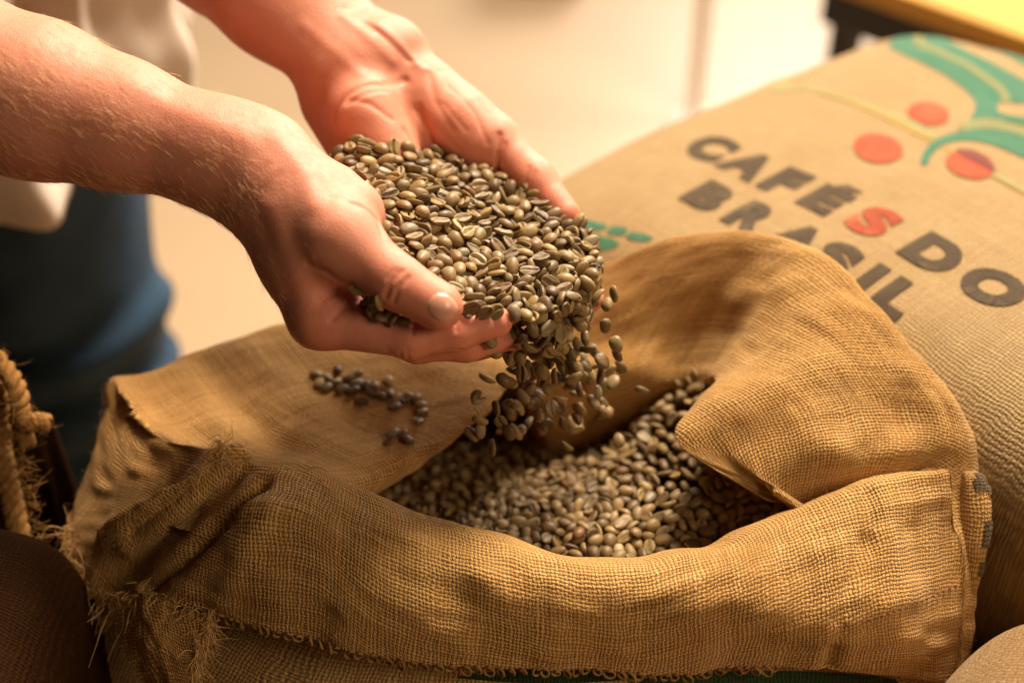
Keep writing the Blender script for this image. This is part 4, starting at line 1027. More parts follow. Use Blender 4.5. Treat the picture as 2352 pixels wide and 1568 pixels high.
# ------------------------------------------------------------------ beans at rest: settled positions (rigid-body settled once, stored here)
# seven whole numbers for each bean: place in tenths of a millimetre from (0, 0.55, 0.90), turn about x, y, z in steps of 3 degrees, shape
from mathutils import Euler
def unpack(nums):
    a = np.array(nums, dtype=float).reshape(-1, 7)
    q = np.array([Euler([math.radians(3 * v) for v in r]).to_quaternion()[:] for r in a[:, 3:6]])
    return a[:, :3] * 1e-4 + np.array([0.0, .55, .90]), q, a[:, 6].astype(int)
HAND_BEANS = [
    -127,-336,525,-31,-14,2,1, -187,-338,558,-29,54,1,8, -44,-326,454,-30,9,2,1, -293,-119,587,5,7,-24,9, 1,37,522,-2,-10,30,1, 146,-258,433,20,-3,9,7, -161,32,569,4,4,-11,5, 32,-313,344,-30,9,5,8,
    12,-295,499,3,16,-22,3, 83,61,484,6,2,4,6, 181,8,457,-18,-9,-58,0, -269,149,603,12,8,-11,9, -78,-316,515,-46,-13,2,4, 149,-255,247,6,-17,14,1, -68,175,549,3,-13,49,5, -487,148,665,-9,-4,-50,4,
    -629,682,722,7,-6,3,1, 341,197,396,22,-16,13,8, 82,376,500,9,-2,10,4, -598,782,740,-1,15,-26,7, -596,404,697,10,0,12,1, 139,-203,459,-1,1,14,5, 243,723,493,7,8,-10,8, -296,442,641,-10,4,-41,9,
    93,-269,391,1,20,-8,1, -92,15,551,-7,12,60,7, -318,-14,595,1,5,-9,7, 142,509,497,-6,-4,45,9, 257,51,440,-10,-1,58,0, -211,194,618,-9,-57,21,1, -95,685,575,-6,-5,27,9, -733,784,756,16,5,0,6,
    -542,504,686,5,-1,-1,2, -266,29,589,-7,0,36,7, -239,317,620,-59,1,8,5, 139,147,503,56,0,5,5, -343,228,660,-3,3,4,8, -170,-233,550,42,2,3,4, -548,121,648,9,13,-10,5, -431,279,678,-3,3,-14,2,
    -320,108,611,-2,3,-14,2, 167,-253,380,35,6,-44,1, -460,93,659,56,1,11,9, -416,-27,623,9,3,25,1, 245,-16,430,-6,3,-49,0, -715,677,714,-4,-9,-56,1, -423,174,642,13,2,-15,4, -160,230,572,-15,4,-38,7,
    -11,138,525,-1,3,-50,7, -588,538,714,-8,6,52,7, -47,-112,508,0,4,-53,1, -248,-50,577,2,-1,-29,0, 332,588,424,4,12,-49,4, -528,813,724,10,11,5,2, -659,751,750,0,-1,-17,9, -140,341,568,4,-3,-50,2,
    53,-270,475,-7,1,44,6, -452,745,665,-8,2,5,7, -10,221,532,7,-50,-15,8, -12,726,535,12,8,-31,9, -364,-57,594,6,-6,-9,1, -367,413,646,3,0,49,7, -469,498,677,-5,8,-52,8, -878,770,717,-9,10,-47,9,
    53,758,529,46,-1,37,6, 263,262,434,-3,0,-14,0, -657,422,723,-48,-6,8,4, 66,599,503,-3,-1,28,7, -71,461,561,48,7,-15,7, 55,171,504,-14,-2,-7,1, -507,397,686,9,-3,56,9, 107,261,491,-8,-2,49,2,
    140,622,509,-5,1,3,6, 210,-202,409,31,-17,-41,6, 280,359,443,37,-1,40,2, -72,-35,531,12,2,-57,8, -414,102,633,6,48,2,9, 151,-255,311,6,16,-53,0, -28,499,540,3,1,52,7, 209,581,466,-17,5,-52,6,
    -189,762,589,5,4,25,5, 189,357,467,-10,2,22,9, -150,-36,539,10,57,16,5, -37,391,530,-14,-1,-14,1, 252,-139,400,-30,19,20,5, -504,254,674,-7,-2,-22,0, -522,308,696,5,3,47,0, -307,637,625,3,9,51,9,
    374,379,413,-8,-50,20,1, 227,350,443,-3,-7,-6,4, -259,245,613,15,-9,44,9, -296,225,609,-52,18,0,4, -46,303,548,8,-57,-5,5, -258,-192,569,2,-8,56,2, 187,-59,448,6,5,35,9, -379,206,630,13,-1,9,6,
    17,-167,498,-25,8,-30,5, -152,556,596,6,-3,-42,5, -125,766,581,-11,2,-26,9, -28,-195,490,40,10,19,9, -747,740,751,45,6,3,3, -390,708,655,15,4,24,0, -121,541,563,-7,-5,-12,2, 106,725,503,-1,-9,-11,7,
    -143,419,577,-10,-6,12,1, 396,448,389,15,-4,11,8, 231,-169,186,31,-11,-42,4, -150,-170,536,16,2,34,2, -821,769,754,3,-3,-25,1, -185,119,571,0,-12,57,3, -189,370,603,7,3,39,0, 215,681,460,17,4,-10,7,
    51,236,502,7,-4,-11,0, 21,371,499,15,-15,-11,0, 197,247,446,21,58,-8,9, 5,625,514,-7,4,-52,2, -402,510,662,7,5,-60,1, -603,307,699,0,4,49,5, 135,-114,462,-37,5,-28,8, -447,30,643,-3,-13,-44,4,
    -198,-17,553,15,7,42,2, -56,835,537,1,-3,-19,8, -690,583,711,5,17,-45,8, 96,-159,444,0,12,-39,4, 283,-60,422,3,11,14,6, -319,314,634,-9,-7,-48,6, 31,494,513,-12,-1,28,7, -126,-101,540,-11,8,26,2,
    -70,95,533,-9,-6,34,2, -471,347,687,16,59,-6,5, 267,533,428,-4,-12,0,1, -90,-170,516,15,15,58,8, -430,395,678,46,14,17,9, 142,141,462,48,-5,-4,0, 353,126,373,10,2,31,7, 232,-113,441,-23,-3,25,5,
    -564,294,661,2,12,13,9, -313,891,602,-11,1,42,4, -125,-316,476,-50,4,5,5, -345,665,650,-3,1,15,3, 293,-73,154,29,-7,-41,1, 186,286,449,15,-9,55,9, -183,-112,522,7,-11,36,4, 189,177,428,-2,3,-40,0,
    -515,755,699,7,9,19,8, -486,607,669,-16,6,2,9, -236,428,639,50,5,30,7, -453,445,670,15,1,2,9, -434,849,654,13,3,-17,3, 373,278,394,-6,5,14,6, 48,-111,465,19,1,56,0, -709,223,915,-20,-10,-21,4,
    -539,225,655,25,4,-24,3, -393,924,629,20,-40,4,9, 84,-278,287,7,-13,-53,7, -745,603,722,-15,-6,-37,4, -244,-127,549,9,-2,43,9, 338,-1,135,29,6,-40,2, -400,278,634,35,-4,10,1, 195,475,471,4,-1,-46,6,
    -50,671,538,-20,10,-21,8, 303,-21,319,39,6,14,9, -383,73,604,5,-57,12,1, 230,-134,320,8,-8,12,7, 57,3,459,3,-9,7,7, 318,22,352,-17,6,-58,8, 87,-83,461,4,-23,-50,6, 204,107,427,-10,-16,12,5,
    307,299,411,-5,8,-12,2, -117,-214,502,-17,-9,-1,5, -156,634,577,-6,1,18,5, -672,738,726,56,0,5,0, -250,720,591,-3,12,51,9, 89,-259,450,8,-4,-22,4, -796,636,729,4,12,19,0, -122,185,539,-19,26,4,2,
    -789,825,752,-23,4,52,8, -631,593,700,-5,-8,59,4, -246,80,561,17,-3,7,1, -213,587,594,12,-15,58,4, 356,575,406,42,-12,17,0, -295,596,604,-13,-2,-7,3, -33,-11,492,-19,5,43,6, 259,178,413,8,5,52,4,
    -227,-56,540,4,4,5,5, -328,469,642,-50,7,5,7, -321,48,589,-11,-44,0,7, -542,74,644,22,-53,3,3, -485,661,685,48,-14,-18,5, 135,54,457,12,40,6,4, -421,631,649,-21,2,-8,4, 0,-27,475,-45,-17,-1,1,
    -362,590,638,14,17,19,1, -489,3,642,-13,-2,-21,5, 34,-55,467,34,-3,9,5, -199,286,584,2,6,16,0, -292,820,602,-23,-21,-14,1, -162,694,569,-49,3,7,5, 382,235,370,10,-2,5,2, 379,184,345,23,-18,13,2,
    188,-204,297,4,0,-41,6, 317,-3,254,0,-8,-39,7, -191,-306,501,-48,7,23,1, 360,493,390,-28,12,-24,0, 39,691,491,2,48,24,3, -2,-288,398,29,3,26,6, 73,-263,329,-11,-7,-8,0, 38,-278,421,-35,-14,-27,4,
    -61,-174,503,0,45,-15,4, -154,854,568,-3,-10,-6,2, 263,-88,306,31,-11,13,0, 56,-202,474,-27,-16,-27,4, -184,180,560,25,-54,-3,2, -610,483,694,2,-6,49,2, 199,-102,415,-37,11,16,8, -602,263,671,7,-51,-7,3,
    65,501,488,-13,-5,10,0, 178,-226,213,-25,15,11,7, 36,-265,371,59,-7,0,6, -563,572,711,8,53,25,4, -331,743,628,-8,3,-42,7, 7,-246,490,-9,-5,13,0, -20,-129,488,50,-8,15,7, 306,46,408,34,8,26,5,
    -520,710,674,-10,4,-5,3, -394,324,642,-30,1,-49,5, -368,-137,612,1,2,-41,3, -830,667,728,-22,-3,10,5, -19,446,510,4,-2,47,1, -606,152,673,-12,7,44,9, 376,98,317,-31,-13,25,5, 95,458,480,4,4,57,7,
    233,-128,248,-9,49,29,4, -83,-61,501,-5,3,12,4, 53,319,474,-6,-6,-9,1, -474,810,667,-15,13,-21,8, 306,642,435,39,15,30,5, -462,557,665,6,-6,-1,0, 166,640,463,-6,-6,-7,9, -126,71,550,20,-20,49,2,
    -252,803,590,-37,-7,-28,2, 307,7,163,15,2,-36,7, 133,-20,455,42,-10,-30,0, 272,-75,375,-40,9,-36,3, 267,429,429,-14,-3,20,2, 184,-198,249,6,-9,-52,1, 202,526,461,-24,1,0,6, -361,5,590,3,-50,-15,6,
    341,72,364,50,-16,-13,6, 30,124,494,13,7,-56,0, 114,399,466,17,-1,-9,0, 300,227,418,3,-52,29,3, -662,549,691,5,38,-21,8, 164,418,452,19,-16,7,2, 416,326,347,3,-5,4,2, 309,404,412,9,-2,-7,2,
    -215,482,602,-4,-1,49,7, -119,-124,509,7,12,-55,6, -453,282,660,56,1,-28,6, 264,631,448,6,-12,-38,3, -305,375,611,-24,5,-13,8, 315,517,387,-37,8,-23,5, 118,338,452,-16,-2,49,1, -103,366,527,3,14,56,4,
    -91,625,530,0,-8,19,8, -173,505,575,7,0,53,3, -136,273,550,-36,-11,10,8, -228,556,600,-41,4,39,6, -112,408,552,4,-3,-43,3, 408,351,380,-11,11,23,3, -186,-183,520,-5,10,-12,0, -591,722,702,4,-1,-58,0,
    -303,709,620,-38,6,-43,0, -755,723,702,36,9,-2,5, -617,647,689,31,14,4,3, -388,144,599,8,1,-11,0, 222,-150,285,-57,-8,16,3, -336,177,588,-2,-5,53,5, 222,489,430,-29,-6,-15,7, -850,717,705,-13,-3,-54,4,
    195,-163,394,1,-27,-18,1, -530,-41,678,-4,60,11,2, -129,139,537,-16,-9,-21,9, 429,276,307,30,2,-36,5, 1,-278,451,17,-9,-16,3, -410,865,628,7,-2,-11,0, 316,-3,225,54,10,19,4, -698,467,718,-58,-7,15,2,
    -274,657,591,-3,-5,-18,4, 1,558,516,-6,8,12,9, 93,121,468,29,5,-24,9, -443,695,646,-5,-5,52,6, -785,770,721,11,1,11,6, 283,507,415,53,-17,-10,7, -258,402,596,-34,-2,38,8, -384,789,631,3,2,40,7,
    406,293,149,-1,13,-8,0, 260,275,403,-4,-54,6,6, 341,66,126,-12,-7,-46,6, 241,100,429,8,51,19,9, 332,335,386,36,-1,38,4, -95,308,516,-59,1,0,9, -152,-280,522,34,-8,-44,4, -88,-251,504,11,-9,-41,8,
    -357,528,628,7,-4,49,6, -205,831,568,13,10,-34,4, 431,283,236,30,15,-36,6, 281,-40,260,-30,7,41,5, 396,237,244,38,36,16,1, -240,36,552,20,-55,10,2, -431,7,607,51,2,-25,8, 18,770,481,14,0,-23,4,
    394,215,309,17,-21,22,6, 372,158,216,-28,10,-39,9, 210,430,441,44,3,30,4, 393,164,147,29,-3,-35,1, 261,-68,243,-34,-2,42,4, 124,577,482,-25,-2,-36,6, -568,351,672,-43,15,-10,2, 25,102,477,13,53,5,4,
    103,678,479,-19,-8,-12,0, -484,230,640,46,8,12,4, -578,179,648,-6,3,-24,1, 414,421,354,38,14,23,4, 186,-187,349,-41,0,-45,1, -506,336,657,1,49,-29,7, 298,104,371,42,-24,8,6, 337,39,306,-16,28,-24,2,
    243,591,434,59,-12,-7,2, 146,-67,413,14,-1,-1,7, 387,552,367,-13,19,32,3, -222,130,548,-2,-8,53,9, 91,47,438,15,-3,-35,5, 120,504,469,-7,57,-2,8, 348,97,175,17,3,12,8, -217,-167,512,49,3,-25,0,
    -71,28,517,-13,-3,-8,1, -282,532,611,2,12,28,8, 291,-17,379,-46,-4,-12,8, 335,44,217,-32,26,-11,4, -209,425,576,-35,-41,10,0, -212,746,558,0,-4,49,1, 86,571,465,10,7,23,3, -543,566,658,2,-9,3,1,
    -77,641,501,-8,-1,48,5, -500,274,643,-4,-53,12,6, 52,404,492,58,5,-26,8, 126,-207,264,37,-9,-39,6, -40,343,492,33,-9,-1,1, 238,-73,395,-22,45,-17,7, -562,690,646,-14,2,-51,6, -66,-273,471,-11,7,-1,9,
    251,-92,184,-23,-5,34,7, -14,75,515,-12,54,2,7, -233,686,565,3,-10,-18,6, -160,49,536,-5,8,-16,4, -139,606,550,0,-4,10,8, -730,524,717,-2,1,4,4, 274,160,377,-49,-11,-6,1, -392,479,627,35,2,-17,2,
    -320,-65,570,-2,-2,-7,6, -106,242,525,19,-13,-45,4, -793,587,715,34,3,14,6, 87,639,469,-3,3,50,1, 343,77,248,16,-15,-58,2, 224,322,406,-4,6,-49,8, -663,366,701,-7,13,-34,1, 389,264,359,-46,2,1,6,
    -612,695,686,4,-55,18,2, 136,704,469,-26,-1,-11,0, -434,411,633,-1,-58,13,5, -25,649,494,-1,53,13,6, 427,350,178,12,18,-25,9, 118,273,439,-58,-8,-2,0, -375,378,613,0,4,9,0, -206,375,564,10,9,36,4,
    -251,-222,535,-5,54,-21,8, -85,373,512,-4,48,-14,6, -289,884,587,-7,54,-10,0, -388,876,589,25,0,58,1, -154,766,549,2,-3,-18,6, -312,109,571,-3,-6,59,5, -418,583,640,3,-3,60,0, 370,145,277,-16,14,-31,0,
    -98,551,530,44,-2,43,8, -266,188,582,-1,-16,50,5, -93,488,514,-9,1,53,3, -545,449,659,6,-10,-46,9, -911,783,670,25,1,37,3, 38,61,447,-10,-3,8,4, -16,768,519,45,-1,38,6, -346,250,624,-40,-3,10,6,
    -473,131,615,12,6,10,4, -12,282,476,6,11,-55,9, -133,840,559,11,59,18,5, 136,192,466,-14,-3,-53,3, -175,38,520,8,-55,-21,5, -623,328,658,2,1,30,3, 409,506,366,0,-8,-27,6, -264,474,598,22,-43,-12,2,
    376,393,339,19,26,-31,3, 160,483,443,6,-56,21,0, -479,67,606,-1,-5,-58,2, -305,778,597,-4,8,-13,4, -28,842,499,-32,3,44,7, -75,780,512,-10,5,54,8, -141,519,545,6,-58,10,7, -200,540,558,-48,-6,8,3,
    28,-191,369,0,-58,28,1, -332,440,612,6,-54,6,8, -558,627,666,6,10,17,4, 68,-29,435,7,51,9,0, 346,524,342,22,9,-26,6, -72,711,500,6,-4,-48,7, -331,913,562,-55,11,-3,2, 105,-214,308,-8,-8,2,1,
    -337,-161,570,5,16,-12,3, -733,433,725,-4,7,-59,9, 106,33,377,-10,49,-9,2, 154,307,402,-9,1,26,9, 386,212,171,12,-2,-41,9, -457,-42,613,43,4,-13,6, -193,225,565,-50,11,4,1, -403,575,615,-56,3,27,0,
    100,281,456,-2,8,60,3, -6,33,472,3,-4,1,2, -250,587,568,-4,-55,-14,3, -825,625,698,-6,1,-27,2, -809,776,691,-4,-1,-49,8, 114,-226,368,-49,3,2,5, -637,219,682,-48,10,-15,5, 307,225,380,56,-1,8,2,
    -96,754,532,-9,8,59,4, -367,667,614,-6,-2,-35,6, -186,-34,490,-7,2,-33,0, 123,543,430,3,-7,4,1, -742,749,682,-33,-15,-2,4, -291,284,586,0,8,-2,8, 133,108,421,12,5,-57,8, 130,-221,416,32,52,5,2,
    -653,430,685,-53,-5,1,1, -72,216,509,9,12,59,2, -236,-295,542,-3,7,5,8, -67,432,488,7,60,12,3, -76,575,493,1,-12,3,6, 346,345,346,-14,47,-14,5, -38,386,481,19,38,-23,3, 1,427,458,-25,-2,-55,1,
    75,222,459,46,14,22,9, 415,341,233,13,3,8,0, 227,4,378,-2,54,28,6, 144,363,422,7,1,56,5, 271,-24,192,-26,1,30,9, -423,207,618,-13,57,11,5, -850,816,702,7,3,-55,1, 444,373,277,-29,11,33,6,
    -130,814,529,51,-4,11,6, -400,954,612,23,9,52,3, -456,729,619,14,-7,24,8, 327,148,338,15,3,42,5, -77,67,477,-14,-8,43,6, 0,-128,387,-8,0,58,0, -163,406,522,-10,1,-26,2, -320,580,591,54,10,16,6,
    -347,638,576,-4,-5,-38,0, -275,-157,544,-8,-54,27,2, -17,469,464,9,-12,20,4, 237,227,366,12,3,-20,9, -354,511,609,52,2,-17,5, 138,-176,413,-7,14,-53,7, 247,-10,408,-4,-55,-12,4, -437,798,611,-21,4,-28,3,
    -278,644,552,2,-8,-56,2, 263,388,357,-44,35,-9,1, 136,83,395,4,7,60,3, -1,-215,443,-18,-6,6,8, 107,169,436,-10,52,23,4, 302,292,353,5,-15,-12,4, 219,367,406,-51,-7,12,4, -44,520,496,-4,0,20,2,
    160,667,413,-13,-8,-25,3, -190,759,510,11,-9,-33,8, -43,777,471,14,-6,30,0, -678,720,671,-16,5,-55,1, 53,545,442,-3,0,-26,7, -613,555,668,49,5,25,8, -504,166,640,-39,9,8,2, 301,446,383,-13,12,-34,0,
    45,151,448,8,-38,-35,6, -396,737,602,1,9,-58,3, 17,540,474,0,-3,13,0, -113,696,544,-7,53,-10,8, 257,563,394,-4,51,-3,0, -258,899,534,17,-42,2,2, -43,269,499,4,-12,0,6, 334,208,324,-1,18,15,3,
    205,-107,354,-5,5,47,7, -491,664,635,52,8,-1,9, 164,-22,401,-4,3,55,0, 274,338,381,-3,6,-46,9, -363,-116,569,3,9,3,9, -518,509,652,-46,4,0,1, 204,321,348,-1,-18,-10,1, -441,346,632,-9,3,-55,7,
    175,38,422,5,8,-53,7, -301,-10,549,8,-3,30,2, 404,535,303,-17,-37,-24,3, 138,-136,408,9,51,28,4, -356,-220,558,2,8,3,5, -159,334,545,51,-1,-12,0, 262,616,400,36,-4,44,8, 55,-94,418,-14,-53,-6,9,
    136,-174,354,33,-9,-2,3, 179,268,385,26,55,7,8, 216,513,373,-6,49,-16,0, -729,668,694,-2,-49,1,7, -173,728,513,45,0,15,7, -594,486,665,-4,-57,21,3, 89,-37,386,1,-6,-33,5, 48,377,434,10,-2,-24,9,
    -309,704,553,5,-6,56,4, -391,941,561,4,6,18,4, -54,-73,411,-11,8,-27,0, -299,-87,537,8,2,25,3, 334,126,295,-31,10,35,5, -8,768,401,-8,5,-15,5, 198,617,445,45,-10,10,9, -213,625,547,-6,-11,39,3,
    -517,-54,621,17,-3,40,3, -793,686,675,-17,4,1,2, -127,-48,482,-54,3,29,0, -332,336,605,-5,-6,-48,3, -531,12,614,2,3,3,4, 91,558,396,-47,1,-7,2, 321,617,393,-48,5,-36,4, 176,-154,207,-13,-9,-45,6,
    -663,491,680,-6,-57,-1,9, 98,448,441,-7,-1,-18,7, 21,-236,426,14,10,-56,8, 233,442,377,14,-9,22,1, -63,-161,434,-10,-14,-25,8, -425,-153,609,-44,4,18,0, 180,549,413,1,-6,11,5, -110,435,514,50,-7,-17,6,
    294,667,346,-1,42,-20,7, -384,-202,594,-6,-5,-1,1, -245,-94,506,-8,-4,-39,5, -138,-244,464,-6,2,-5,2, 241,38,339,9,-1,-18,5, 326,400,371,-14,12,-45,6, -514,400,658,1,-50,19,9, 259,136,385,-12,-1,38,0,
    -440,934,599,26,8,-23,3, -569,16,646,-3,7,46,1, 185,558,396,-55,-1,-9,8, 159,-146,313,-9,14,-36,0, -175,-102,494,-50,9,3,3, -45,507,447,-6,8,-10,1, 381,282,196,13,11,-13,0, -269,-309,519,-6,5,-16,6,
    303,305,321,-1,44,-6,4, -700,330,700,34,-17,-18,6, -670,281,684,-8,-13,-42,2, 407,510,234,11,7,-33,8, -4,715,472,-19,-39,26,9, -688,621,685,11,-44,-33,5, 31,777,444,-26,5,53,3, -69,-191,439,47,-14,-21,8,
    49,725,446,11,-18,5,9, 79,27,405,-56,-10,-11,0, 297,251,327,-35,-1,-50,7, -860,715,677,-7,55,24,2, 83,432,405,17,3,-8,4, -757,641,678,44,1,-9,8, -606,73,667,-30,-11,-28,7, 24,-135,440,-17,1,-6,5,
    144,220,419,13,-29,45,6, 343,606,343,1,8,41,7, 105,725,385,53,-9,-11,1, -518,-110,655,-30,11,-15,2, 440,405,190,32,-28,-30,5, -282,533,586,9,-55,3,8, 27,613,470,-4,6,-15,3, -157,470,541,42,0,-1,9,
    -810,769,654,1,-1,-49,6, 419,440,259,8,-12,-24,3, -751,568,680,-10,-8,-40,7, -657,665,649,1,-3,-59,8, 101,241,398,-37,-3,-50,6, -846,803,663,9,-1,-44,1, 184,-58,361,-16,10,22,9, -148,107,512,7,8,5,5,
    110,452,367,-10,-4,-36,3, 260,54,384,16,11,35,1, 315,412,320,12,0,-4,2, -217,493,567,12,-56,-6,3, 277,602,349,0,52,-25,5, 0,546,419,6,-7,51,7, -520,584,627,-5,0,-25,8, -343,845,552,-3,-8,-48,9,
    174,410,390,-5,5,-57,2, -457,533,617,5,-1,40,1, -592,405,652,-1,-4,-53,4, -650,196,709,29,-11,38,3, 414,493,294,6,23,-40,3, -99,833,503,-54,-5,-2,9, -87,-102,453,-53,1,-4,0, -413,671,594,4,5,19,9,
    -668,375,681,-46,3,4,6, 422,380,313,-9,15,35,9, -245,332,568,-2,9,-6,7, 200,125,390,44,-8,23,3, -114,8,489,5,6,34,9, 342,355,286,1,5,-42,5, -133,689,493,-4,-56,24,2, -739,452,686,57,5,-2,6,
    90,-135,415,-1,11,-35,8, -658,600,672,-15,-8,-56,4, 25,267,452,-11,-9,-6,1, -800,569,665,1,1,38,8, -165,-168,469,-8,6,-20,0, -206,282,548,5,7,11,6, -555,-52,635,42,8,-16,8, -293,-240,554,38,5,34,8,
    -469,-111,620,4,58,19,9, -353,733,581,5,2,-57,5, 141,604,421,16,-18,-9,4, 242,271,343,4,17,-24,5, 28,475,431,13,6,-29,7, 36,196,415,0,-9,59,2, 53,98,425,-52,12,-15,8, 11,227,462,8,43,-23,8,
    7,-155,436,17,-58,-5,0, -194,-235,508,-1,-46,26,4, -218,681,531,-8,3,32,6, -42,130,498,59,-4,17,4, 301,203,286,-12,6,41,4, -112,517,481,10,-3,39,6, 346,457,351,-25,3,39,3, -150,886,511,48,9,9,0,
    -10,347,440,-10,-1,-31,1, -300,776,562,-59,0,-28,9, -43,-71,469,-2,-7,-42,5, -82,147,502,16,1,-35,8, 203,59,358,-20,-8,20,6, -71,682,463,31,-5,46,2, -832,647,661,-1,2,28,3, 79,-147,379,-1,-60,-25,4,
    -267,836,540,-4,10,-36,5, -718,388,695,18,-10,-35,6, -243,-15,514,10,3,16,7, -107,-129,465,-6,7,-44,9, -384,833,588,0,5,58,1, -41,209,482,-14,6,24,4, 160,674,357,-11,-7,48,7, 149,149,397,-6,-55,-20,9,
    99,662,430,-13,-6,-22,7, -796,508,696,29,-9,39,3, 399,473,352,53,0,12,5]
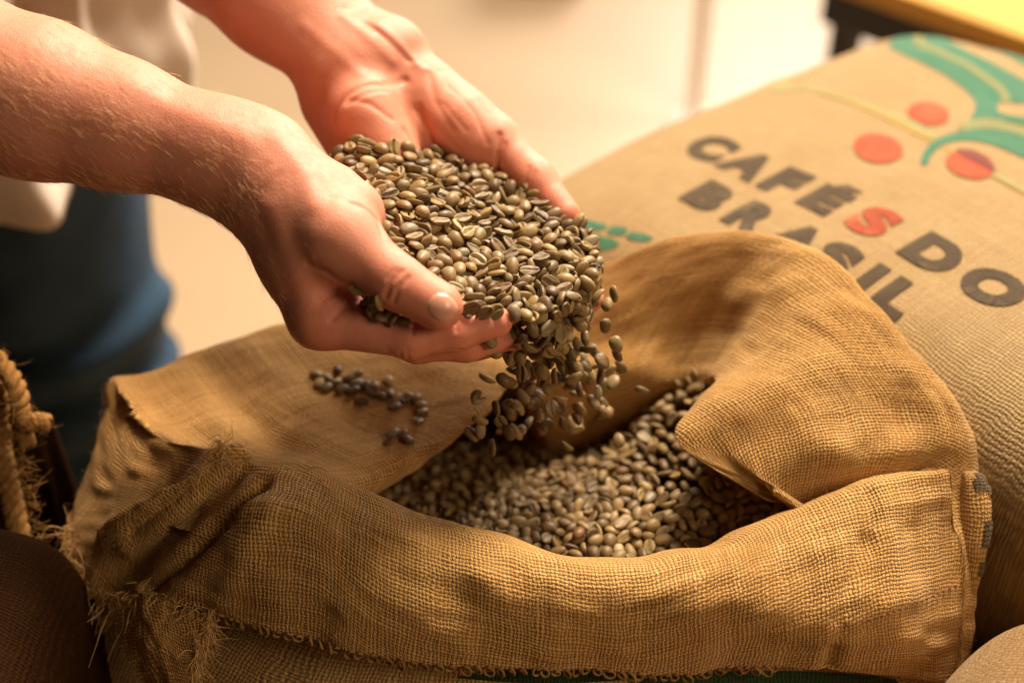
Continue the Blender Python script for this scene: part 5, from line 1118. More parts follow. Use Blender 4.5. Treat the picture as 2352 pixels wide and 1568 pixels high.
SACK_BEANS = [
    746,-751,-707,-19,1,59,0, 729,-707,-674,-43,0,0,4, -629,-671,-741,10,2,-9,5, 926,-676,-700,2,-3,1,5, 839,-470,-682,-58,4,-15,9, -431,-706,-744,5,-4,21,5, -39,-563,-719,-9,8,-59,8, -702,-614,-742,-12,4,-55,9,
    1219,-628,-712,5,1,-6,0, 408,-613,-696,4,-1,-7,9, 548,-746,-712,11,3,-15,7, 1003,-380,-660,7,3,0,8, 915,-459,-672,-9,-4,58,1, 19,-439,-693,-3,11,-41,9, -532,-498,-725,-56,2,-22,8, 793,-550,-678,1,1,-6,4,
    355,-742,-705,-18,1,-42,1, 561,-326,-621,-1,57,13,4, 429,-735,-711,-3,-3,40,4, 1493,-576,-729,2,2,12,5, 23,-733,-727,-8,-5,33,9, 196,-310,-663,7,3,-2,5, 1102,-417,-670,-20,55,15,4, 1078,-159,-659,-16,-6,55,0,
    159,-749,-723,-4,-10,26,5, 124,-605,-677,50,-4,34,8, -57,-471,-695,13,0,11,1, 570,-401,-665,-48,-3,12,1, 280,-655,-705,3,2,-15,9, 33,-189,-673,-5,1,-60,1, 412,-508,-675,2,2,-25,9, 496,-433,-658,-6,5,-35,9,
    410,-126,-607,-56,-5,17,0, 722,-334,-642,-10,-2,-49,9, 1299,-462,-689,-10,59,6,2, 1578,-115,-713,-8,2,-48,1, 427,-434,-658,14,2,11,0, -355,-442,-729,6,3,-8,1, -514,-589,-733,60,-3,-15,9, 631,-677,-686,-44,7,-19,3,
    -122,-750,-718,-52,2,-34,7, 538,-530,-675,2,-2,18,0, -707,-165,-725,2,58,28,9, -616,214,-726,-12,9,-51,0, -475,-465,-740,0,-7,42,4, 605,-50,-600,4,0,-4,7, -180,-289,-683,-10,-1,-39,9, -561,-654,-753,-5,3,-35,0,
    482,-699,-701,1,7,-19,2, 1465,-489,-736,13,9,1,5, 1511,18,-690,-5,-5,36,1, 530,-665,-696,0,-2,39,6, 1015,-623,-717,6,-11,5,5, 767,-426,-659,-1,-5,3,8, 857,-746,-707,-3,-3,-11,6, -137,-612,-722,18,5,-18,0,
    97,-505,-698,0,-4,21,8, 1440,111,-684,3,1,2,1, 1418,-272,-691,-2,-1,40,0, 100,-764,-726,6,-12,-2,6, -430,-400,-725,-6,0,-22,9, -708,-707,-747,6,-1,11,3, 727,335,-611,-58,4,-13,5, 252,-177,-654,-4,14,-59,9,
    -89,-684,-722,-8,2,44,8, -349,-652,-751,33,7,-44,9, -412,-487,-736,0,2,-34,4, 1589,226,-701,10,0,5,4, 694,-460,-676,48,-3,31,5, -4,-347,-685,3,-3,28,9, -46,252,-666,-3,59,-4,5, 1242,-25,-662,28,45,-5,9,
    -458,239,-714,-8,-5,-55,5, 231,-779,-719,3,-3,-3,0, 1347,666,-717,-14,-1,-59,0, 1518,-245,-709,-4,0,-37,0, 553,-146,-631,0,-10,25,4, 1120,-665,-720,-10,-19,35,5, 873,-603,-698,-35,15,-27,1, -191,-157,-700,11,-8,16,7,
    469,-301,-654,7,9,5,2, -47,-200,-684,-3,-3,49,2, 725,-100,-637,-2,1,-41,8, 784,-148,-621,0,47,11,6, 1327,-393,-691,-1,-3,-48,9, 470,-583,-675,6,-1,-41,2, -427,118,-721,14,-2,20,5, 1282,-694,-730,-3,2,10,4,
    178,-231,-656,12,4,-24,4, 1381,-51,-676,-3,-1,-20,5, 650,-228,-639,-13,-3,27,1, -569,-244,-752,16,-5,13,9, 674,132,-617,-12,1,47,9, 342,-607,-719,7,2,25,7, 610,-544,-687,1,-48,1,4, 754,218,-615,-16,50,13,9,
    -376,-359,-728,3,-4,-16,9, 980,-260,-652,10,-11,-10,9, 377,-10,-646,0,-2,4,8, 1135,-40,-640,-1,1,-10,5, 1421,-761,-737,0,3,-19,1, 1453,359,-702,-5,-1,47,1, -612,-89,-721,-27,2,-45,1, 477,-510,-669,-3,4,-34,2,
    -837,-284,-738,-3,-5,-11,9, 316,375,-627,-7,7,-38,9, -352,-218,-712,-3,-2,20,6, -301,860,-717,-3,0,52,0, 660,-757,-720,-18,-15,27,4, 250,342,-626,-47,-1,3,2, 1416,-404,-715,-5,15,56,7, 3,-515,-712,-2,-1,50,4,
    -841,-548,-743,-8,-7,22,0, 230,-485,-679,-4,-10,-4,8, 515,245,-608,-3,0,6,8, 1087,-282,-671,-2,12,-54,2, 935,474,-667,19,-1,6,5, 353,-123,-635,9,-12,26,8, 438,72,-623,-5,59,14,0, 301,702,-680,-52,-2,6,4,
    -452,764,-731,-11,-4,-56,1, -224,569,-719,-4,2,51,1, 496,-8,-608,-7,-1,60,9, -551,424,-739,-3,-6,28,8, 1476,-737,-744,0,-19,17,7, -178,230,-687,5,3,7,7, -790,491,-747,0,-2,-6,7, -264,-706,-729,-7,-8,-1,6,
    65,-32,-644,4,58,5,0, -278,-564,-747,24,57,-7,7, 341,-387,-645,-1,3,22,0, 136,685,-681,-3,-5,7,9, 978,-428,-694,11,1,1,8, 83,97,-634,-5,-59,-17,8, 118,-253,-682,54,-7,22,8, 542,-607,-683,12,-6,44,7,
    2,67,-664,-4,-9,8,9, 1356,-765,-725,-53,0,35,5, 329,284,-631,9,-1,-18,6, 362,47,-626,-6,-10,-55,7, 495,-160,-634,-14,-5,41,4, 957,-183,-647,8,7,-48,7, 810,-681,-721,-13,-7,28,0, 1554,345,-695,1,-7,36,2,
    276,-286,-652,5,-1,49,4, 1033,-117,-637,-51,16,-10,1, -540,-68,-731,-6,2,42,1, 659,-506,-688,14,-1,-26,6, 116,154,-637,-14,11,-50,8, 1562,55,-701,2,0,48,1, -644,-13,-727,3,10,-38,9, 1656,603,-718,-1,5,-36,5,
    184,-372,-686,-54,5,17,5, -412,-561,-730,10,47,5,0, -286,118,-704,-6,1,-17,0, -306,272,-692,25,58,-6,0, 1357,-243,-706,56,-4,21,6, 709,-187,-646,-2,1,-48,1, 238,-20,-626,2,1,49,7, -850,372,-742,1,5,-25,4,
    -61,-288,-703,35,-6,10,8, 234,-99,-634,-3,3,32,0, 1576,-191,-733,9,3,-24,9, 318,160,-608,-56,3,-26,6, -761,-657,-760,-16,-11,-58,6, -728,-279,-748,-35,16,6,1, 633,-154,-640,2,-2,17,1, 1116,141,-653,15,-5,8,2,
    -550,-324,-748,10,7,-8,8, 751,4,-613,-44,2,-18,7, -779,55,-745,1,3,-19,3, 981,-486,-711,3,0,8,7, 600,132,-599,4,2,4,3, -297,-513,-745,35,-3,2,1, 1522,133,-696,-4,-1,-46,7, 822,-294,-634,5,0,-54,7,
    -674,-481,-736,12,0,-27,2, 530,-230,-654,0,3,-38,1, 976,263,-640,-6,-50,-15,4, -618,-236,-723,-29,45,9,3, -524,-389,-732,-1,-6,-38,0, 1052,-660,-743,-3,0,-49,6, -125,30,-664,-1,-4,-18,4, 1389,-501,-718,14,-6,47,7,
    118,-422,-720,0,-3,17,8, -656,404,-751,-22,12,-40,9, 75,-383,-695,-13,-11,-43,2, 1647,144,-714,1,-2,50,5, -232,-751,-750,-32,2,55,5, -156,-504,-733,35,2,12,8, 72,-305,-701,11,5,-30,7, 1134,316,-672,-55,3,-3,0,
    1442,3,-690,0,-7,59,6, -931,498,-744,-3,-1,47,5, 1270,108,-662,4,-3,48,7, -351,94,-697,56,6,3,0, 603,-694,-716,56,7,-2,9, -297,-192,-722,-22,12,-31,9, 1048,-445,-693,42,1,-41,4, 637,-425,-687,0,3,-21,3,
    863,-108,-646,-2,0,-42,4, 682,-578,-718,-3,-2,46,8, 699,-384,-678,-3,-2,55,2, 133,45,-651,13,11,0,0, -725,408,-740,0,0,50,1, 711,-536,-697,8,2,30,7, -683,290,-739,3,-9,58,1, 489,134,-600,-5,0,26,1,
    817,219,-643,-2,-1,-23,7, 600,-472,-697,0,-4,35,6, -163,-349,-721,-41,7,-33,0, -482,-99,-732,48,-18,24,1, 1268,-302,-693,-29,-4,40,7, -135,-166,-706,8,54,18,2, -744,232,-739,-1,1,14,1, -164,-652,-764,-1,0,35,7,
    689,-262,-634,-50,-8,-17,4, 517,-355,-664,-9,1,-6,7, 843,-650,-712,-43,2,-27,2, 69,-631,-722,33,-9,-41,9, -917,241,-751,18,9,-26,4, 606,44,-595,-2,0,0,3, 1350,-684,-760,-2,-1,-53,9, 872,365,-638,54,-15,14,7,
    707,-22,-622,-7,-4,45,7, -332,-710,-757,-11,7,31,1, -704,-380,-759,25,3,-2,0, 928,-1,-626,49,2,-19,1, 1064,-515,-708,16,6,-32,6, 920,-555,-701,4,10,-51,6, -794,169,-749,-23,43,8,1, 1564,-441,-740,21,0,-29,1,
    -269,-12,-720,-8,7,-21,4, -449,-17,-723,6,-3,-42,5, -290,-421,-739,-14,-9,32,7, 1268,-135,-699,1,-4,46,9, -216,-484,-708,-10,-3,-2,2, -2,365,-681,-3,0,30,4, -926,720,-744,1,44,38,2, 921,-337,-644,17,1,34,7,
    253,-729,-731,-26,0,58,4, 1471,288,-710,-14,8,48,5, 429,142,-621,59,-7,18,2, 1037,104,-644,17,-4,59,1, 310,-551,-704,-19,0,-6,2, 552,187,-616,-22,-59,9,4, 960,763,-700,-3,1,-2,7, -923,404,-746,4,-5,-8,4,
    310,-716,-704,-1,-6,-54,6, -100,-97,-695,-14,9,-20,9, -796,279,-734,-8,2,35,2, -387,436,-727,-7,1,-36,4, 310,-153,-642,25,7,-30,9, -818,-448,-762,25,-4,59,7, -685,41,-720,52,-9,8,9, 1551,761,-752,22,0,7,1,
    -767,-549,-758,26,19,9,2, -757,-100,-739,-1,-5,-59,6, 790,-621,-690,-12,-8,-37,7, -862,684,-752,3,-3,-7,9, 416,-232,-644,45,-2,22,0, -693,914,-752,5,-1,-13,9, 1234,269,-679,19,3,-20,7, 129,-86,-664,22,-2,35,1,
    -781,-223,-728,-42,-2,-24,1, -134,332,-690,-1,2,40,2, 1237,-219,-701,3,1,9,1, 213,-618,-718,13,58,-18,1, -764,-335,-763,-22,2,-30,7, -859,-103,-760,24,-8,-53,1, 319,-509,-691,15,8,44,1, 753,-473,-698,1,3,-21,4,
    233,-544,-705,17,5,51,0, 1172,249,-688,-3,-2,-30,5, 153,-534,-694,2,3,-33,2, -390,-176,-724,22,3,8,7, -650,110,-727,4,2,-48,8, 127,-341,-707,-3,-2,37,7, 1525,-615,-746,-59,-8,-9,5, 456,-172,-631,25,-1,-23,8,
    1218,-353,-685,22,57,11,4, -576,-722,-764,-23,6,1,6, 223,-595,-706,-13,-6,-21,9, 1650,500,-722,3,-9,-59,9, -520,-670,-765,46,0,28,6, 536,52,-617,-6,59,-24,5, 1364,-611,-736,-23,0,26,8, 594,-753,-746,-3,0,-56,5,
    -85,-514,-733,24,-1,3,3, -430,307,-720,1,-2,-19,9, 1486,704,-745,-17,-3,-54,2, 734,-616,-694,12,-8,52,7, 1306,465,-677,5,-57,3,2, 1146,-629,-722,5,14,-29,0, 345,-411,-683,-20,4,-54,6, 649,441,-654,-36,-1,-10,6,
    -185,297,-690,28,-48,-1,0, 1067,-217,-680,1,3,-9,4, 1231,-763,-734,-15,40,21,7, 992,-701,-713,19,-9,-39,9, -736,624,-757,16,-14,21,4, 633,-377,-656,8,9,28,9, -506,28,-722,-3,-2,2,3, -621,-528,-740,-9,-7,-23,4,
    1416,-554,-738,51,-4,13,6, 942,339,-632,-4,2,0,6, 1377,-346,-715,-17,-1,53,9, 1273,-583,-717,17,-42,9,9, 1277,-539,-718,-35,-3,50,5, 1475,771,-730,4,-3,43,4, 958,64,-641,-9,-3,-34,8, -95,799,-728,-4,0,-29,1,
    1472,521,-722,30,43,-4,2, 856,-365,-682,2,-2,23,3, 734,432,-636,-4,2,-10,7, -700,532,-738,2,9,-59,9, -83,377,-691,-23,-8,29,1, 1028,-535,-698,-23,9,31,8, 1096,642,-678,56,1,8,5, -277,-624,-769,0,1,-52,4,
    -277,625,-722,2,0,-48,4, -389,227,-707,14,-1,-30,0, 1197,-458,-699,41,-23,-22,2, 232,-415,-685,47,9,-24,9, 677,-87,-617,39,2,-37,3, 479,683,-670,-6,1,-25,4, -328,-137,-712,6,4,-29,2, -194,899,-745,-18,15,-49,4,
    -956,860,-756,2,0,-2,0, 588,-93,-635,2,-1,-5,1, 487,-107,-624,-43,0,-10,0, 902,-157,-634,-10,53,15,2, -445,590,-728,35,16,18,9, 1193,-299,-685,29,-1,-54,8, 369,624,-683,-18,-18,33,1, 1097,-619,-703,-36,20,14,5,
    1207,-142,-669,15,-3,-45,1, 1275,210,-681,-6,-8,9,1, 478,-241,-641,-4,12,51,3, 166,264,-647,-8,1,1,7, 101,331,-656,-20,2,12,7, 917,94,-614,3,-6,-40,4, 1662,736,-745,-13,-43,-12,4, 751,-277,-639,-53,-11,5,6,
    1173,-234,-677,46,-1,34,8, 236,468,-664,-1,-1,45,0, 925,-799,-713,4,5,-41,4, 73,-141,-672,-25,11,51,6, 979,198,-644,-12,3,5,9, -168,-56,-700,19,1,-33,2, -119,-300,-713,30,0,-19,2, 1360,62,-687,-26,7,-23,9,
    -480,-537,-760,18,-2,-21,1, -381,-279,-736,2,10,7,6, 442,343,-644,-5,9,-28,5, 1502,-456,-730,-13,16,-2,2, -502,-155,-742,-12,11,-24,6, 1522,512,-708,-21,-4,-44,2, 1370,188,-687,-10,14,38,9, 1459,-195,-706,42,-15,-14,2,
    -47,-53,-688,13,-6,28,9, -573,82,-725,-6,10,40,9, 408,-398,-645,-19,-58,10,2, 45,426,-681,-1,1,-1,3, -610,-357,-750,-19,16,-24,7, 879,-324,-657,11,6,29,0, 347,-268,-655,-58,-7,1,7, -244,692,-708,6,-59,-19,4,
    300,-226,-658,3,-10,-17,2, -500,-226,-745,-3,12,47,6, 906,-519,-693,29,3,-50,7, 1223,187,-677,15,1,-20,6, -442,-168,-738,-18,-5,-56,5, 1610,667,-742,-6,14,55,9, 837,-58,-623,-5,-9,-38,0, 722,822,-690,-5,0,-24,1,
    815,109,-636,-2,-1,-26,6, 293,-401,-679,-20,-1,14,9, 1554,-300,-715,-33,-38,-16,6, 1461,-321,-719,12,-6,-16,6, 770,-371,-662,-51,-8,14,3, -24,-610,-754,0,-2,12,5, 1351,-119,-676,8,-3,-52,3, -664,-559,-746,-2,0,36,3,
    -280,-317,-723,51,15,-20,8, 1414,-683,-740,36,12,-19,0, 1643,280,-718,-2,-1,-23,5, 684,53,-628,0,0,32,7, -865,765,-748,-1,1,-47,8, -377,752,-735,6,-2,17,2, 1004,381,-636,-8,-4,20,2, -209,741,-729,-2,4,49,7,
    184,-143,-678,2,-3,-1,0, -436,376,-707,2,10,6,2, -218,-610,-744,31,0,38,2, 598,274,-630,-1,11,57,5, 1042,-9,-647,10,-2,-17,4, 923,-373,-688,0,3,-21,6, 932,-602,-701,39,-14,12,9, 69,-574,-703,8,-7,-59,4,
    1258,-379,-705,6,-60,10,7, 318,842,-708,-9,-5,-54,7, 1265,-799,-720,-5,8,59,4, 762,579,-662,0,5,50,2, 1387,479,-699,-2,1,14,3, 382,-518,-714,-3,2,-50,8, 293,134,-636,36,-1,-21,2, -830,-144,-764,-4,-11,-7,9,
    1177,75,-678,-2,3,-10,1, 590,-618,-705,-34,1,-36,1, -803,855,-751,-6,-4,18,1, -471,-290,-730,-49,-4,-34,0, 380,360,-637,-10,-10,11,2, 893,161,-615,-10,3,-9,2, 1188,-341,-690,21,0,-51,8, 1080,369,-665,-44,3,-32,9,
    -612,675,-742,-10,4,1,7, -347,39,-728,-32,3,-44,8, 1358,-509,-745,0,2,-19,1, 358,-203,-664,3,1,-18,8, -301,-476,-742,25,58,3,8, 26,235,-672,16,-43,-27,0, -547,-121,-745,34,10,6,2, 615,-329,-651,20,2,-46,0,
    1192,-74,-684,3,0,25,0, -723,344,-744,-2,1,-1,7, 188,-89,-648,-56,12,17,5, 867,-260,-637,-8,43,4,6, 1736,881,-749,-8,3,-10,8, -177,-729,-752,-53,-4,-18,8, 526,779,-694,1,2,-40,5, 1409,-623,-739,-31,0,13,2,
    -272,437,-718,4,-39,-36,1, 363,115,-635,-2,8,18,4, 440,615,-674,7,4,43,9, 608,520,-645,-11,4,0,8, 1737,722,-740,2,0,10,6, -484,-739,-779,0,-1,-3,9, 909,-69,-637,13,1,34,3, 878,-217,-635,-28,-6,4,7,
    -728,-2,-758,22,-4,-24,7, 291,3,-640,-54,-3,0,3, 821,-315,-670,-4,1,-44,7, 5,-249,-696,1,-9,-29,1, 1182,359,-686,12,2,-24,6, 1102,-478,-719,-2,3,-33,1, 115,477,-662,-14,0,17,2, 1467,-669,-748,51,4,16,7,
    1085,715,-695,-12,2,39,5, 1497,-52,-714,18,-1,36,5, 930,-733,-731,12,7,10,5, -58,161,-694,-5,9,-40,6, -721,741,-742,-17,1,-6,7, 168,-41,-646,-8,17,18,9, -248,-329,-731,18,-2,24,2, -478,-670,-758,-22,-3,-37,7,
    869,134,-640,-2,0,-24,0, 1275,581,-699,9,6,34,9, 1177,145,-680,3,1,25,2, 816,-178,-634,40,2,9,6, 296,-62,-642,-15,2,18,5, -335,222,-711,2,5,40,5, -859,-196,-761,22,5,53,5, -218,-385,-726,-11,13,8,2,
    -411,-233,-738,1,10,2,6, 1137,-716,-703,48,8,4,3, -726,-508,-758,-3,-15,-42,1, 307,-333,-666,32,2,15,2, -124,-12,-697,14,1,-24,5, 447,-634,-731,2,-2,8,8, 1260,882,-741,-24,50,4,8, -728,163,-753,-55,12,11,2,
    1151,-395,-712,-3,0,-44,0, 72,-695,-729,47,9,30,1, 102,-656,-721,-12,-16,-35,1, 1013,-188,-654,1,6,33,0, -627,-170,-735,0,-1,34,7, -845,-27,-768,-14,3,-23,6, 47,506,-681,-11,0,-4,2, -675,177,-741,-9,0,45,0,
    10,662,-704,4,0,17,8, -62,-348,-714,5,55,-4,5, 793,809,-703,-2,-1,-13,0, 501,578,-670,23,4,-37,9, 1021,-71,-638,-39,9,-4,9, -643,-413,-740,21,9,-56,4, 1395,411,-712,12,6,-44,5, 458,402,-645,3,-49,-21,0,
    1225,25,-665,6,14,-39,3, -22,585,-723,0,7,-12,6, 1049,200,-648,14,-10,54,8, 1078,-81,-650,-25,1,-28,2, 759,152,-620,-14,-3,-28,5, 1335,-586,-729,21,-7,-33,6, 1317,-195,-712,0,3,-3,3, 1110,72,-661,7,4,34,3,
    124,801,-716,-1,-2,8,7, 368,-333,-645,16,1,45,6, 0,2,-678,8,16,-58,8, 1314,128,-684,-13,-58,-6,7, 739,644,-670,-5,8,-5,9, 1279,282,-684,-6,12,-23,1, -639,-456,-755,4,-16,2,4, -864,896,-749,13,9,-47,2,
    -27,-719,-762,2,2,-39,0, 1131,-261,-682,4,7,-35,4, -794,732,-740,14,-4,53,7, 1549,-28,-723,8,-4,-19,3, -862,581,-738,54,2,3,3, 1171,-769,-739,22,-7,39,0, 377,-671,-730,-6,0,-34,1, -861,248,-763,32,-2,9,1,
    1352,-143,-704,0,8,18,8, 507,-71,-613,-19,11,-3,5, 1513,238,-716,43,-2,34,3, 1034,369,-666,13,-1,-16,4, 1026,61,-656,-1,3,-2,2, -307,-264,-734,-56,4,2,5, 970,-329,-663,56,-9,23,2, -619,36,-738,3,0,-21,7,
    1155,441,-680,20,-1,32,9, 1154,-475,-699,32,-5,-33,8, 243,-364,-669,2,15,19,1, -259,-252,-724,-21,6,-24,9, -414,-633,-760,24,0,0,3, 1540,-514,-752,-3,-6,-54,1, -585,297,-723,9,60,5,4, -414,49,-737,7,-56,-3,0,
    543,303,-615,2,4,-59,6, 739,91,-629,-1,1,-8,2, 833,-549,-699,-1,57,25,0, -134,715,-727,9,2,29,2, 970,-113,-658,-1,2,-16,5, -785,408,-764,-15,4,-27,5, 831,679,-685,3,-4,55,4, 834,524,-659,-13,0,-48,6,
    -252,150,-707,-30,-43,-9,9, 1103,248,-668,-12,-2,-32,4, 186,25,-651,-20,4,-49,0, -808,-408,-762,-26,54,4,8, 1727,644,-754,12,-8,37,1, 999,505,-679,2,-12,-5,8, -665,-724,-765,8,-60,15,2, 200,79,-648,-8,57,2,2,
    683,500,-657,-14,-12,33,3, -161,54,-698,-10,-51,-11,1, 437,495,-660,-27,-50,-7,0, 1522,-140,-719,46,1,-29,5, 979,-8,-633,-36,-2,-33,1, 392,179,-630,-14,-58,6,3, -682,-59,-758,0,-56,12,4, 1349,828,-734,19,-9,1,7,
    1212,-172,-675,45,2,12,2, 972,-557,-722,2,3,-14,1, -251,219,-718,13,-8,34,4, 31,596,-692,23,-3,-40,1, 193,173,-649,48,-14,-6,6, 1132,-127,-680,-1,-3,55,8, 859,737,-691,-5,2,-60,2, 1217,469,-695,-34,-8,-41,0,
    -789,-8,-778,-1,1,46,2, 1124,798,-715,-5,0,17,5, -797,-712,-760,37,-12,33,6, -494,810,-735,-3,-2,1,5, 1139,-578,-696,16,-6,-57,3, 1139,-195,-670,-20,5,15,3, -773,803,-752,3,0,-42,1, -5,-98,-672,50,25,-13,9,
    1231,-487,-712,38,0,9,2, 214,216,-644,-9,40,2,7, -220,28,-711,-3,-17,-15,2, 632,207,-616,52,5,-3,9, -902,67,-736,5,-57,11,4, 244,794,-722,11,-10,27,0, 98,289,-677,-9,-9,-43,1, -136,866,-723,-49,-3,-28,0,
    -644,631,-762,-19,1,20,9, -579,870,-760,0,-43,-11,3, 225,724,-704,-7,-4,-18,8, 1454,-639,-744,-14,8,18,8, -957,927,-754,0,1,49,7, -95,-463,-726,-10,-12,40,1, -614,772,-760,-5,15,57,8, 622,344,-639,8,8,-47,9,
    28,-649,-735,35,3,-30,7, -336,592,-738,3,14,-12,6, 20,-99,-670,27,12,25,0, -112,-391,-714,-4,14,42,6, 294,-456,-691,-27,0,-4,6, 804,-794,-712,1,-58,-28,3, -329,-574,-748,38,-4,-25,4, 1605,352,-728,-13,9,54,9,
    509,-786,-734,-5,-12,51,2, 813,36,-615,12,56,2,5, -712,-437,-764,0,11,0,8, 165,396,-664,-9,1,20,3, 1289,-8,-675,38,-6,26,0, 587,-212,-632,-18,-3,-13,3, 819,617,-675,5,2,56,4, 181,-684,-731,-22,2,-34,0,
    -528,119,-734,11,34,29,9, 1313,-509,-728,-14,2,40,3, -866,521,-744,15,-51,-9,4, 820,324,-655,3,1,46,2, 1337,-3,-704,3,0,27,1, 403,285,-647,-9,-5,-21,0, -583,569,-736,-13,1,12,4, 61,-235,-681,-1,48,-18,6,
    110,-187,-693,1,4,-53,4, -86,608,-708,11,6,-56,5, 926,302,-660,-2,3,4,2, 1509,-311,-732,13,1,53,6, -224,-547,-741,-3,-13,-16,8, -867,133,-763,-51,-1,0,1, 266,68,-659,-3,0,27,8, 1353,318,-693,-53,-11,-22,9,
    -205,-292,-719,-7,12,-5,9, 1547,-367,-732,37,1,17,8, 292,538,-683,-30,2,-55,9, 1590,93,-706,20,1,46,7, 467,821,-706,-12,4,37,7, 1080,-365,-689,12,5,-32,6, -339,-328,-737,-49,-6,-18,2, 607,748,-689,11,-56,-5,3,
    552,660,-692,13,10,9,4, 1314,-82,-703,2,2,10,2, 1247,709,-729,14,-7,38,1, -223,-711,-753,-2,10,53,0, 175,575,-675,-5,10,55,5, -474,430,-730,3,5,-49,7, 1124,-735,-736,-46,-1,40,5, -229,472,-737,-15,3,39,7,
    -396,-590,-755,16,57,5,7, -803,-775,-743,-56,-5,-19,4, 864,5,-619,-56,-10,-20,3, -216,-488,-738,15,58,-1,8, 398,-175,-634,6,-51,28,6, 1577,534,-730,15,-18,-3,3, 865,265,-651,-3,-3,-33,3, 915,-251,-667,2,-2,27,7,
    -525,613,-755,-15,-8,49,7, -808,-320,-766,0,10,31,1, 65,211,-672,-46,4,19,9, 1300,-631,-753,-2,-2,51,3, 1177,813,-745,6,3,-3,5, 1214,-418,-696,-17,-36,31,2, 1480,-418,-730,-30,8,6,6, 265,195,-642,34,-7,7,4,
    -42,-677,-743,-11,-8,0,4, 1067,595,-703,-20,-5,-15,6, 799,380,-646,-18,5,-5,4, 1442,-63,-701,-8,10,25,1, -465,627,-720,9,-57,14,1, 1120,-343,-686,5,53,25,6, 190,505,-676,43,23,-17,8, -158,-421,-735,12,2,52,3,
    679,-320,-666,-3,0,-55,2, 1321,334,-692,-8,-9,7,0, -308,703,-731,10,-1,50,8, 1414,646,-718,-6,1,27,6, 183,-436,-714,-2,-2,39,3, -550,243,-732,-6,-9,-15,4, -839,48,-763,35,5,14,3, 1030,691,-687,13,0,36,2,
    535,874,-704,3,-5,-53,8, 1031,-321,-676,3,6,34,2, 1228,-563,-720,-40,-8,34,4, -897,-47,-749,-2,-1,48,2, 800,441,-654,20,-5,-10,2, -550,-541,-766,-2,-7,-54,7, 113,-119,-663,-38,-10,41,6, -55,37,-689,-30,6,-28,3,
    -126,188,-703,-21,-3,-13,2, -236,-183,-720,48,-5,-26,0, 1394,-178,-721,-4,0,-46,3, -234,-669,-749,27,2,-60,8, -719,726,-762,16,54,-11,9, 571,389,-636,-2,-45,-36,9, -126,530,-717,-26,8,-14,4, 1314,-318,-703,39,1,22,7,
    -500,671,-740,0,-3,14,2, 1143,524,-692,17,8,-49,6, -370,528,-734,4,5,-40,3, -379,-523,-751,-45,2,-33,0, -689,802,-738,-3,-8,-18,0, -735,85,-760,-21,-1,-28,1, -298,-731,-775,-1,2,-43,3, -480,156,-723,-2,-6,-13,3,
    -841,-359,-765,15,59,0,4, 687,224,-623,-7,-10,-28,0, 1173,-528,-731,-3,0,-50,2, 924,602,-673,21,11,30,9, 245,-487,-696,60,-10,-13,0, -620,-619,-748,0,1,-1,3, 1406,563,-709,1,9,17,8, 544,360,-618,52,3,-6,6,
    1656,50,-737,-1,-7,-31,9, -43,527,-718,-23,7,8,3, 1071,-752,-739,-43,-2,27,6, -561,512,-725,9,-7,-36,5, 100,583,-705,-9,-12,49,7, -100,-254,-709,38,6,-24,3, 1234,798,-728,22,27,1,3, -581,-481,-766,7,5,-12,9,
    1461,222,-716,1,-11,55,2, 648,282,-623,4,49,1,0, -47,-130,-683,-50,14,17,0, 555,558,-675,22,-59,-1,1, 152,127,-656,16,54,4,1, -664,-200,-757,-1,60,-23,9, 372,-809,-721,-6,-2,19,0, 163,853,-738,16,2,5,5,
    375,778,-718,-51,7,-30,0, 1465,-99,-728,2,-2,37,5, 1024,590,-690,-37,-10,42,4, 53,-464,-711,41,-3,16,2, -159,591,-727,5,17,-35,5, -128,123,-699,37,1,-44,0, -824,-575,-769,0,57,-16,3, -474,365,-731,3,8,14,7,
    -558,712,-754,-34,13,39,5, 1108,-556,-712,42,6,-40,7, 1071,903,-738,8,-9,12,6, 693,608,-685,-10,-4,44,5, -819,222,-756,26,-51,10,7, 1186,-681,-734,16,8,-55,3, -175,451,-720,28,-3,42,7, 441,-44,-630,-7,1,-20,2,
    1630,775,-756,-52,-5,22,0, -227,-67,-712,25,1,32,9, -806,618,-765,-3,-12,-60,7, -213,96,-718,1,-7,-56,2, -156,507,-722,-12,9,-17,6, 1624,401,-731,-23,10,-56,7, -663,-275,-756,21,5,43,2, 1357,-444,-721,25,57,4,3,
    -35,797,-737,-2,-47,-34,5, -762,-611,-762,-55,11,7,0, -930,665,-785,0,0,54,1, -479,87,-743,22,-3,31,1, -568,-208,-750,-45,-6,15,4, 317,780,-706,0,0,52,6, 1474,461,-743,-2,2,-6,7, -292,-76,-714,-34,18,32,9,
    1594,569,-737,12,14,-26,8, 651,778,-708,-3,48,21,5, -166,-563,-757,-2,0,-60,9, 1027,-809,-709,1,-47,-3,0, -399,-26,-736,53,0,33,7, 374,470,-663,-13,9,-31,4, 1259,-76,-674,-3,48,-27,3, -65,106,-692,-27,0,50,6,
    1496,924,-765,-13,1,32,6, 1274,433,-700,50,1,-12,9, 1697,787,-755,-1,-14,30,8, 1173,585,-695,-25,-25,35,5, 1514,592,-719,-8,39,-17,7, -128,248,-706,-44,-3,-10,0, 1116,582,-701,-36,-4,-31,7, -372,-90,-725,-28,-49,-4,0,
    364,-471,-680,29,-9,-28,3, 437,-362,-664,43,-8,35,6, -79,-627,-744,-13,-5,19,4, -724,-214,-758,35,1,-10,2, 804,-239,-659,2,-2,18,5, 1207,-711,-750,-5,-2,16,3, -688,-314,-753,-1,-17,-35,8, -607,450,-753,-22,6,39,4,
